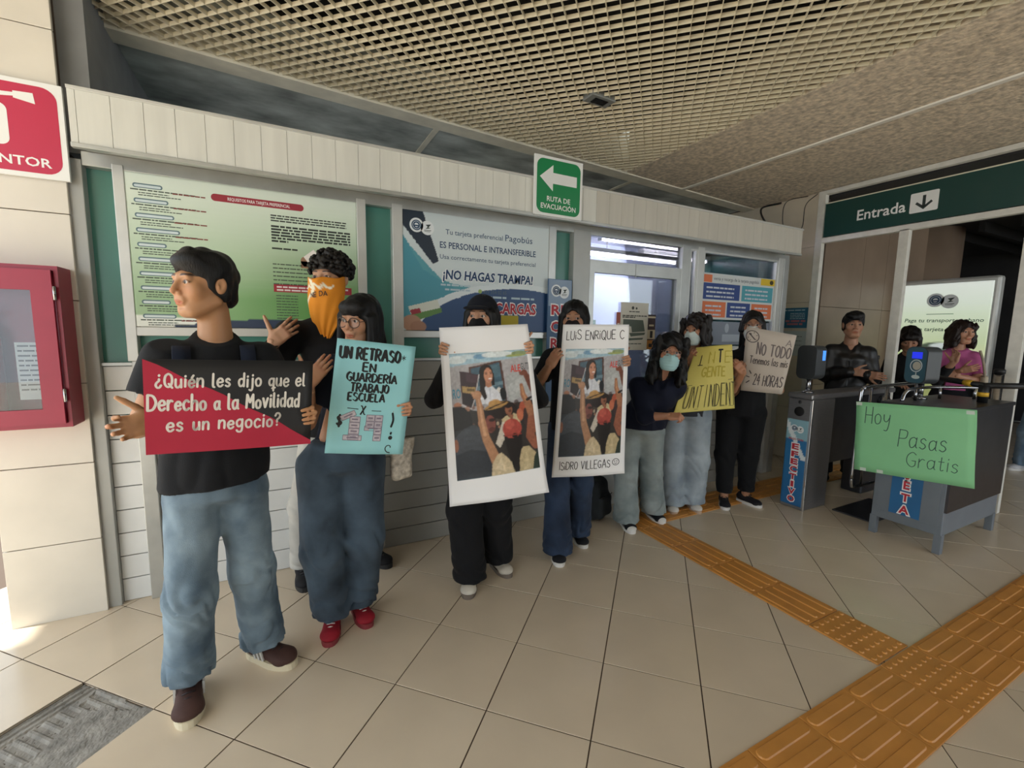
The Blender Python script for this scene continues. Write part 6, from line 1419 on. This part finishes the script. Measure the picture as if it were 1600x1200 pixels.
V, F = SDF().add(econe((0, 0, 0.0), (0.0, 0, 0.24), (0.10, 0.035), (0.05, 0.03), (1, 0, 0), 0.5), 0).mesh(0.01); np_mesh('bag', V, F, cloth('#b8ac98'), bg); B().tube(bez([(-0.04, 0, 0.24), (-0.06, 0.03, 0.4), (-0.05, 0.06, 0.5)], 4), 0.01, 6).build('strap', cloth('#a89c88'), bg)
person('passer-by in dark top and blue jeans at the right edge', (7.42, 1.70),
    dict(head=(0.10, 0, 1.58), psi=-0.8, hs=1.0, neck=(0.11, 0.03, 1.42), shL=(-0.03, 0, 1.36), shR=(0.25, 0, 1.36), elL=(-0.08, -0.05, 1.1), wrL=(0.0, -0.2, 1.2), elR=(0.3, 0, 1.1), wrR=(0.25, -0.2, 1.1), pel=(0.1, 0.02, 0.93), hipL=(0.02, 0.02, 0.84), hipR=(0.17, 0.02, 0.84), knL=(-0.03, 0.0, 0.46), knR=(0.17, 0.0, 0.46), anL=(-0.04, 0.04, 0.08), anR=(0.17, 0.04, 0.08)),
    skin='#a87c62', top=dict(m=cloth('#1a1b2a'), hem=0.88, w=0.15, d=0.11, sleeve='long', rs=0.068, seed=95), legs=dict(m=denim('#56708c', '#8aa2b8'), waist=0.95, r=(0.09, 0.08, 0.078), hzL=0.06, hzR=0.06), shoes=dict(kind='sneaker', upper='#b9b9bc', sole='#d8d6d2', lace='#e4e2de', angL=-0.7, angR=-0.7), hair=dict(f=hair_short(0.8, 3)), group=GB,
    hands=dict(L=dict(d=(0.3, -0.6, 0.5), n=(0, 1, 0), mir=-1), R=dict(d=(0, -0.8, 0), n=(0, 0, -1), mir=1)))

s = SDF(); s.add(rbox((0, 0, 0.16), (0.14, 0.09, 0.16), 0.07), 0); s.add(rbox((0, -0.08, 0.11), (0.10, 0.05, 0.09), 0.04), 0.03); s.disp(lambda X, Y, Z: 0.006 * np.sin(40 * X + 25 * Z) * np.sin(22 * Z))
V, F = s.mesh(0.012); np_mesh('bag', V, F, cloth('#2b2f33'), bk_)
B().tube(bez([(-0.03, 0.04, 0.31), (-0.02, 0.02, 0.36), (0.02, 0.02, 0.36), (0.03, 0.04, 0.31)], 5), 0.007, 6).build('handle', cloth('#1d2023'), bk_)
B().tube(bez([(-0.10, -0.115, 0.20), (0.0, -0.15, 0.22), (0.10, -0.115, 0.20)], 6), 0.004, 6).build('zip', rubber, bk_)
# ================================================================== HAND-HELD SIGNS
GS = 'protest signs'
# red and black card
s = Sheet((-0.378, 1.753, 1.383), (0.109, 1.826, 1.363), (0.089, 1.823, 1.051), (-0.388, 1.752, 1.080), bend=lambda a, b: 0.006 * math.sin(3.1 * a) ** 2)
rt = root_for(s, 'protest_sign', 'red and black card with white painted question held by young man', 'sign', GS)
s.board(rt, mat('black card', '#242528', 0.5, var=0.1, scale=8), 0.003, 16, 4, 'card')
w, h_ = s.w, s.h
V = [np.array(p) for p in ((0, 0), (w, 0), (w, 0.012))]; n_ = 14
edge = [(w * (1 - k / n_), 0.012 + (h_ - 0.012) * (k / n_) ** 0.92 + (0.004 * math.sin(k * 2.3) if 0 < k < n_ else 0)) for k in range(1, n_ + 1)]
cols_ = [(0.0, 0.0, h_)] 
rv = []; rf_ = []
for k in range(n_):
    x0, x1 = w * k / n_, w * (k + 1) / n_; f_ = lambda x: 0.012 + (h_ - 0.012) * (1 - x / w) ** 0.92 + 0.003 * math.sin(x * 40)
    b = len(rv); rv += [np.array(p) for p in ((x0, 0), (x1, 0), (x1, min(h_, f_(x1))), (x0, min(h_, f_(x0))))]; rf_.append((b, b + 1, b + 2, b + 3))
s.draw(rt, 'red_half', (rv, rf_), mat('red card', '#b3233f', 0.5, var=0.08, scale=6), 1)
pw = mat('white poster paint', '#e8e4dc', 0.6)
for tx, x, y, hh, ft, sd in (('¿Quién les dijo que el', 0.03, 0.218, 0.044, 0.43, 3), ('Derecho a la Movilidad', 0.008, 0.142, 0.050, 0.435, 5), ('es un negocio?', 0.055, 0.075, 0.046, 0.325, 7)):
    s.draw(rt, 'lettering', stroke_text(tx, x, y, hh, 0.26, 0.15, 0.05, 0.07, sd, fit=ft), pw, 2)
# pale blue card
s = Sheet((0.215, 2.002, 1.445), (0.537, 1.968, 1.409), (0.473, 1.975, 0.926), (0.151, 2.009, 0.959), bend=lambda a, b: 0.008 * math.sin(3.1 * a) ** 2)
rt = root_for(s, 'protest_sign', 'pale blue paper sign with black gothic lettering and a money total', 'sign', GS)
s.board(rt, mat('pale blue card', '#93cfd6', 0.6, var=0.04), 0.002, 12, 12, 'card')
w, h_ = s.w, s.h; bk = mat('black marker', '#15171a', 0.6)
gx = []
for tx, x, y, hh, ft in (('UN RETRASO', 0.018, h_ - 0.078, 0.048, 0.245), ('EN', 0.115, h_ - 0.128, 0.036, 0.05), ('GUARDERÍA', 0.055, h_ - 0.172, 0.036, 0.205), ('TRABAJO', 0.075, h_ - 0.216, 0.036, 0.155), ('ESCUELA', 0.068, h_ - 0.256, 0.034, 0.15)):
    s.draw(rt, 'lettering', stroke_text(tx, x, y, hh, 0.22, 0.24, 0.0, 0.03, len(tx), nib=-0.6, fit=ft, rot=0.0), bk, 1)
s.draw(rt, 'doodles', merge(stroke_text('*', 0.272, h_ - 0.072, 0.03, wid=0.1), stroke_text('X', 0.125, h_ - 0.315, 0.038, wid=0.14, nib=-0.6), line2([(0.07, h_ - 0.29), (0.115, h_ - 0.292)], 0.003), line2([(0.17, h_ - 0.296), (0.21, h_ - 0.296)], 0.003), stroke_text('$', 0.035, 0.12, 0.045, wid=0.22), stroke_text('!', 0.258, 0.085, 0.10, wid=0.09), disc2(0.262, 0.075, 0.009), line2([(0.262 + (0.004 + 0.0022 * k) * math.cos(k * 0.55), 0.030 + (0.004 + 0.0022 * k) * math.sin(k * 0.55)) for k in range(10)], 0.004)), bk, 1)
bill = mat('printed banknotes', '#b9b3bd', 0.7, var=0.2, scale=60); bo = mat('banknote outline', '#80788a', 0.7)
def note(x, y, wn, hn, a=0.0):
    c, sn = math.cos(a), math.sin(a); P = lambda u, v: np.array((x + u * c - v * sn, y + u * sn + v * c))
    s.draw(rt, 'banknote', ([P(0, 0), P(wn, 0), P(wn, hn), P(0, hn)], [(0, 1, 2, 3)]), bill, 1)
    s.draw(rt, 'banknote_print', merge(line2([P(0, 0), P(wn, 0), P(wn, hn), P(0, hn), P(0, 0)], 0.0022), line2([P(wn * .2, hn * .5), P(wn * .8, hn * .5)], hn * .25)), bo, 2)
for k in range(4): note(0.085, 0.062 + 0.026 * k, 0.042, 0.024)
note(0.065, 0.060, 0.075, 0.022); note(0.055, 0.142, 0.062, 0.022, 0.5)
for k in range(4): note(0.188, 0.060 + 0.029 * k, 0.032, 0.027)
for k in range(2): note(0.152, 0.118 + 0.029 * k, 0.034, 0.027)
note(0.148, 0.105, 0.07, 0.02)
# two large posters with the same printed crowd photograph
def crowd():
    c = Canvas(170, 272, '#a9a7aa')
    c.mix(np.clip((c.v - 0.05) * 1.2, 0, 1), '#8f8c90'); c.poly([(0, 0), (1, 0), (1, .055), (0, .10)], '#9dbccb')
    for x, y, rx, ry, k in ((.10, .05, .12, .03, '#d9e2e4'), (.25, .03, .10, .02, '#c9d8de'), (.40, .035, .09, .02, '#5f8fb3'), (.62, .025, .2, .025, '#e2e8e8'), (.80, .045, .08, .012, '#8d9a55'), (.90, .03, .10, .022, '#7f8c4a'), (.86, .045, .12, .012, '#98a05e')): c.ell(x, y, rx, ry, k, k=0.85)
    c.poly([(.24, .11), (.66, .075), (.69, .40), (.26, .42)], '#553a32'); c.poly([(.265, .125), (.635, .09), (.665, .40), (.28, .42)], '#3f5b6b'); c.poly([(.30, .27), (.66, .24), (.66, .27), (.30, .30)], '#6f8894', .7); c.poly([(.50, .11), (.635, .10), (.64, .2), (.52, .21)], '#54727f', .7)
    c.ell(.60, .31, .03, .022, '#cfccc6'); c.ell(.645, .345, .045, .05, '#1d2126'); c.ell(.58, .35, .02, .03, '#30353a')
    c.ell(.455, .16, .085, .062, '#1d1513'); c.poly([(.375, .16), (.44, .2), (.44, .30), (.45, .37), (.41, .37), (.37, .30), (.365, .22)], '#1d1513'); c.poly([(.52, .14), (.555, .18), (.55, .27), (.515, .27)], '#1d1513')
    c.limb([(.475, .23), (.475, .275)], .034, .04, '#a8745a'); c.ell(.48, .187, .054, .060, '#bd8468'); c.ell(.505, .20, .026, .035, '#c99478', k=.6); c.ell(.50, .216, .022, .0065, '#efe6e0'); c.ell(.497, .222, .026, .004, '#9c4a48', k=.7)
    for x in (.455, .515): c.ell(x, .174, .013, .005, '#1f120e'); c.ell(x, .163, .017, .003, '#2c1a14')
    c.ell(.495, .195, .006, .012, '#a86f55', k=.7)
    c.poly([(.33, .41), (.37, .31), (.44, .272), (.47, .285), (.52, .275), (.60, .33), (.635, .42)], '#cfd2da'); c.poly([(.47, .285), (.485, .40), (.50, .285)], '#b9bcc8'); c.poly([(.37, .25), (.42, .28), (.445, .36), (.41, .38), (.36, .31)], '#1d1513')
    c.poly([(.70, .20), (.94, .165), (.985, .36), (.715, .42)], '#a5a8a8'); c.poly([(.72, .28), (.9, .22), (.93, .3), (.74, .37)], '#b9bcbc', .5)
    c.poly([(.12, .135), (.37, .175), (.30, .33), (.24, .44), (.13, .40)], '#332026'); c.poly([(.20, .155), (.36, .18), (.33, .24), (.2, .22)], '#47303a', .7); c.poly([(.14, .255), (.31, .272), (.295, .325), (.14, .305)], '#a98c58'); c.poly([(.2, .275), (.295, .285), (.29, .305), (.2, .295)], '#4a3a28', .8); c.poly([(.14, .31), (.29, .33), (.25, .42), (.14, .39)], '#1e161b'); c.limb([(.13, .40), (.24, .44), (.285, .37)], .006, .005, '#c9c5c5'); c.limb([(.365, .175), (.30, .33)], .005, .004, '#c9c5c5')
    r = np.random.RandomState(5)
    c.poly([(0, .41), (.14, .42), (.30, .46), (.5, .44), (.75, .43), (1, .42), (1, 1), (0, 1)], '#2b2827')
    for k in range(46): c.ell(r.uniform(.0, 1), r.uniform(.42, .62), r.uniform(.015, .04), r.uniform(.012, .03), ['#3a2a26', '#8a5a46', '#6b4638', '#a37660', '#b9a58c', '#1b1a1c', '#4c4038'][r.randint(7)], k=.8)
    c.ell(.07, .40, .05, .02, '#a9765c'); c.poly([(0, .41), (.12, .41), (.22, .47), (.24, .56), (.18, .66), (0, .72)], '#17191c'); c.ell(.03, .60, .04, .02, '#0f1012')
    c.ell(.63, .475, .17, .075, '#231b1b'); c.ell(.545, .435, .15, .022, '#a8834f', -.12); c.ell(.525, .412, .075, .030, '#b58c55', -.1); c.poly([(.42, .452), (.69, .40), (.69, .41), (.42, .462)], '#2e211b')
    c.ell(.695, .478, .045, .045, '#8d5c46'); c.ell(.695, .448, .045, .018, '#1f1716'); c.ell(.71, .49, .02, .012, '#3a211a', k=.7); c.poly([(.60, .55), (.67, .52), (.70, .55), (.75, .51), (.82, .53), (.83, .64), (.58, .70)], '#c0b08c'); c.poly([(.685, .52), (.72, .60), (.75, .52)], '#8d5c46'); c.ell(.88, .475, .05, .05, '#a3523c'); c.ell(.83, .53, .04, .05, '#b3664a'); c.ell(.9, .56, .03, .08, '#3a2a2a')
    c.ell(.43, .515, .11, .05, '#1c1617'); c.ell(.455, .575, .065, .070, '#7b443c'); c.ell(.48, .545, .04, .014, '#2a1714'); c.ell(.47, .62, .04, .02, '#5a2f29'); c.ell(.34, .56, .035, .035, '#a8735a')
    c.poly([(.0, .66), (.13, .59), (.25, .565), (.34, .60), (.40, .70), (.53, .98), (.5, 1.0), (0, 1)], '#3a4048'); c.poly([(0, .8), (.2, .76), (.42, .80), (.53, .98), (.5, 1), (0, 1)], '#222a33'); c.mix(np.clip((.35 - np.abs(c.u - .15)) * 2, 0, 1) * np.clip((.75 - c.v) * 8, 0, 1) * (c.v > .6) * (c.u < .35), '#4a525b', .5); c.ell(.02, .72, .03, .05, '#8d5c46')
    c.poly([(.50, .74), (.60, .57), (.66, .58), (.62, .70), (.55, .78)], '#c3bbae')
    c.limb([(.325, .345), (.34, .42), (.355, .55), (.385, .68), (.45, .80), (.49, .88)], .030, .062, '#a97c5c'); c.limb([(.335, .36), (.35, .45), (.36, .55), (.38, .66)], .010, .018, '#c69a78'); c.ell(.32, .335, .055, .035, '#b08262'); c.limb([(.26, .315), (.33, .325)], .014, .014, '#c0926f'); c.limb([(.27, .335), (.33, .342)], .013, .013, '#b98a68'); c.limb([(.28, .355), (.33, .358)], .012, .012, '#b08262')
    c.limb([(.94, .18), (.99, .26), (1.03, .33)], .03, .05, '#6b3d2e'); c.ell(.915, .195, .04, .018, '#7d4a38'); c.limb([(.88, .185), (.93, .20)], .012, .014, '#7d4a38'); c.limb([(.885, .29), (.895, .37), (.94, .44), (.985, .55), (.96, .66)], .022, .065, '#96654a'); c.limb([(.89, .30), (.90, .37), (.93, .42)], .010, .016, '#b5845f'); c.limb([(.97, .58), (.93, .72), (.99, .80)], .05, .055, '#8d5540'); c.poly([(.92, .41), (1, .385), (1, .405), (.93, .428)], '#1a1818')
    c.poly([(.42, 1), (.44, .90), (.51, .83), (.56, .82), (.64, .88), (.74, 1)], '#c3b190'); c.poly([(.47, .95), (.55, .86), (.6, .98)], '#d6c6a6', .7); c.poly([(.75, 1), (.77, .85), (.83, .80), (.90, .80), (.98, .87), (.93, 1)], '#b3a27e'); c.poly([(.8, 1), (.86, .84), (.9, .98)], '#c9b993', .6)
    c.poly([(.60, .68), (.83, .68), (.82, .78), (.77, .90), (.76, 1.0), (.70, 1.0), (.64, .83)], '#171416'); c.ell(.715, .635, .118, .080, '#a3453c'); c.ell(.69, .60, .06, .04, '#b9594c', k=.7); c.ell(.74, .695, .035, .018, '#120f10'); c.limb([(.62, .69), (.82, .69)], .008, .008, '#8a352f'); c.poly([(.95, .9), (1, .84), (1, 1), (.92, 1)], '#23322a')
    c.noise(0.22, 3, 6); c.noise(0.16, 4, 3); c.noise(0.10, 9, 1)
    a_ = c.a; c.a = (a_ + np.roll(a_, 1, 0) + np.roll(a_, 1, 1) + np.roll(a_, -1, 0) + np.roll(a_, -1, 1)) / 5 if True else a_
    return c
CR = crowd()
def poster(corners, label, bend, inset, texts):
    s = Sheet(*corners, bend=bend); rt = root_for(s, 'photo_poster', label, 'poster', GS)
    s.board(rt, mat('white poster paper', '#e9e9ea', 0.45), 0.0012, 24, 44, 'paper')
    x0, x1, y0, y1 = inset; x0 *= s.w; x1 *= s.w; y0 *= s.h; y1 *= s.h
    ph = s.board(rt, paperm, 0.0, 170, 272, 'photograph', CR.cols(170, 272), x0, x1, y0, y1, 0.0008)
    pw_, ph_ = x1 - x0, y1 - y0; X = lambda u: x0 + u * pw_; Yv = lambda v: y1 - v * ph_
    s.draw(ph, 'lettering', type_text('ALE', X(.765), Yv(.175), ph_ * .058, fit=pw_ * .13, bold=0.02), ink('#c74a40'), 3); s.draw(ph, 'lettering', type_text('GUTI', X(.90), Yv(.162), ph_ * .055, fit=pw_ * .10, bold=0.02), ink('#5a5c5f'), 3)
    s.draw(ph, 'lettering', type_text('RO', X(.015), Yv(.345), ph_ * .075, fit=pw_ * .10, bold=0.02), ink('#4f8aa0'), 3)
    for (tx, x, y, hh, ft, sd) in texts: s.draw(rt, 'handwriting', stroke_text(tx, x * s.w, y * s.h, hh, 0.2, 0.085, 0.0, 0.10, sd, fit=ft * s.w), bk, 2)
    return s, rt
poster(((0.705, 2.157, 1.495), (1.109, 1.98, 1.521), (1.218, 1.932, 0.672), (0.754, 2.136, 0.579)), 'larger photo poster with blank white top held by woman in cap', lambda a, b: 0.014 * math.sin(3.1 * a) ** 2 + 0.05 * max(0, 0.18 - b) ** 2 * 30 * (0.4 + a) - 0.02 * max(0, b - 0.93) * 14 * a, (0.09, 0.95, 0.135, 0.855), ())
s, rt = poster(((1.47, 2.206, 1.526), (1.776, 1.991, 1.531), (1.784, 1.986, 0.667), (1.435, 2.23, 0.605)), 'photo poster with handwritten names at top and bottom', lambda a, b: 0.016 * math.sin(3.1 * a) ** 2 + 0.05 * max(0, 0.15 - b) ** 2 * 30 * a, (0.07, 0.94, 0.135, 0.845),
    (('LUiS ENRiQUE C', 0.07, 0.905, 0.050, 0.86, 4), ('ISiDRO VILLEGAS', 0.10, 0.048, 0.046, 0.70, 6)))
s.draw(rt, 'smiley', merge(ring2(s.w * 0.88, s.h * 0.078, 0.020, 0.0035), disc2(s.w * 0.865, s.h * 0.083, 0.003), disc2(s.w * 0.895, s.h * 0.083, 0.003), line2([(s.w * 0.86, s.h * 0.072), (s.w * 0.88, s.h * 0.066), (s.w * 0.90, s.h * 0.072)], 0.003)), bk, 2)
# yellow card
s = Sheet((2.831, 2.415, 1.379), (3.009, 2.244, 1.409), (3.041, 2.206, 0.928), (2.452, 2.252, 0.922), bend=lambda a, b: 0.012 * math.sin(3.1 * a))
rt = root_for(s, 'protest_sign', 'yellow card with tall outlined letters held by two women', 'sign', GS)
s.board(rt, mat('yellow card', '#cfc165', 0.6, var=0.05), 0.002, 40, 40, 'card')
w, h_ = s.w, s.h; ol = mat('thin dark pen', '#4a4528', 0.7); ymk = mat('mustard marker', '#b3a33c', 0.7)
s.draw(rt, 'lettering', merge(stroke_text('I', 0.085, h_ - 0.165, 0.085, wid=0.1), line2([(0.07, h_ - 0.165), (0.115, h_ - 0.165)], 0.007), stroke_text('T', w * 0.62, h_ - 0.145, 0.105, wid=0.14, fit=0.045)), bk, 3)
s.draw(rt, 'lettering', merge(stroke_text('N', w * 0.40, h_ - 0.15, 0.095, wid=0.10), stroke_text('E', w * 0.80, h_ - 0.15, 0.095, wid=0.1)), ymk, 3)
s.draw(rt, 'lettering', stroke_text('GENTE', w * 0.30, h_ - 0.265, 0.08, wid=0.16, fit=w * 0.5, jit=0.04), ymk, 3)
s.draw(rt, 'outline_lettering', merge(line2([(w * .08, 0.215), (w * .97, 0.255)], 0.004), *[stroke_text(ch, w * (.10 + .105 * k), 0.03, 0.175 + 0.003 * k, wid=0.022, fit=0.034) for k, ch in enumerate('UNTINDENT')], *[stroke_text(ch, w * (.115 + .105 * k), 0.036, 0.165 + 0.003 * k, wid=0.018, fit=0.024) for k, ch in enumerate('UNTINDENT')], line2([(w * .3, 0.018), (w * .97, 0.028)], 0.003), line2([(w * .92, h_ - .06), (w * .99, h_ - .05)], 0.003), line2([(w * .92, h_ - .10), (w * .99, h_ - .105)], 0.003)), ol, 3)
# beige paper sign
s = Sheet((3.357, 2.382, 1.548), (3.556, 2.098, 1.483), (3.52, 2.149, 1.019), (3.351, 2.391, 1.027), bend=lambda a, b: 0.01 * math.sin(3.1 * a))
rt = root_for(s, 'protest_sign', 'beige paper sign with clock doodle and 24 HORAS handwriting', 'sign', GS)
s.board(rt, mat('beige paper', '#c3b8ac', 0.7, var=0.05), 0.0015, 10, 8, 'paper')
w, h_ = s.w, s.h; pen = mat('brown grey pen', '#4b4344', 0.7); pg = mat('grey pen shading', '#857b78', 0.7)
s.draw(rt, 'clock_doodle', merge(ring2(w * .14, h_ - .068, .047, .006), line2([(w * .14 - .025, h_ - .045), (w * .14 + .02, h_ - .09)], .008), disc2(w * .14 - .015, h_ - .052, .008), *[line2([(w * .14 + .026 * math.cos(a), h_ - .068 + .026 * math.sin(a)), (w * .14 + .037 * math.cos(a), h_ - .068 + .037 * math.sin(a))], .004) for a in (0.4, 1.3, 3.5, 4.3, 5.6)]), pen, 1)
s.draw(rt, 'lettering', merge(stroke_text('NO TODO', w * .27, h_ - .195, .085, .25, .12, 0, .05, 2, fit=w * .70), stroke_text('A', w * .84, h_ - .10, .05, wid=.12)), pg, 1)
s.draw(rt, 'lettering', merge(stroke_text('NO TODO', w * .265, h_ - .2, .092, .25, .03, 0, .05, 2, fit=w * .70), stroke_text('Tenemos las mis', w * .14, h_ - .272, .058, .2, .09, .05, .06, 3, fit=w * .82), stroke_text('24 HORAS', w * .28, .055, .085, .2, .08, .05, .06, 5, fit=w * .66), line2([(w * .16, .165), (w * .21, .14)], .008), line2([(w * .10, .118), (w * .18, .112)], .007), line2([(w * .11, .065), (w * .19, .085)], .008)), pen, 2)
# green paper on the counter
s = Sheet((3.935, 1.825, 0.985), (3.935, 1.150, 1.030), (3.928, 1.108, 0.524), (3.925, 1.785, 0.460), bend=lambda a, b: 0.008 * math.sin(3.1 * a) + 0.006 * math.sin(6 * b))
rt = root_for(s, 'paper_sign', 'light green paper sign reading Hoy Pasas Gratis on the counter', 'sign', GS)
s.board(rt, mat('mint paper', '#93d9a0', 0.6, var=0.03), 0.0015, 14, 10, 'paper')
dp = mat('grey green pencil', '#3d5c55', 0.7); w, h_ = s.w, s.h
s.draw(rt, 'handwriting', merge(stroke_text('Hoy', w * .09, h_ * .70, .125, .22, .045, .1, .05, 3, fit=.155), stroke_text('Pasas', w * .405, h_ * .42, .12, .2, .045, .1, .05, 5, fit=.26), stroke_text('Gratis', w * .48, h_ * .17, .105, .2, .045, .1, .05, 7, fit=.27)), dp, 1)
for (x, y) in ((0.02, h_ - 0.015), (w - 0.03, h_ - 0.02), (0.06, 0.012), (w * .25, 0.015)): s.draw(rt, 'tape', rect2(x - 0.02, y - 0.012, x + 0.02, y + 0.012), mat('clear tape', '#d8e8da', 0.15), 2)
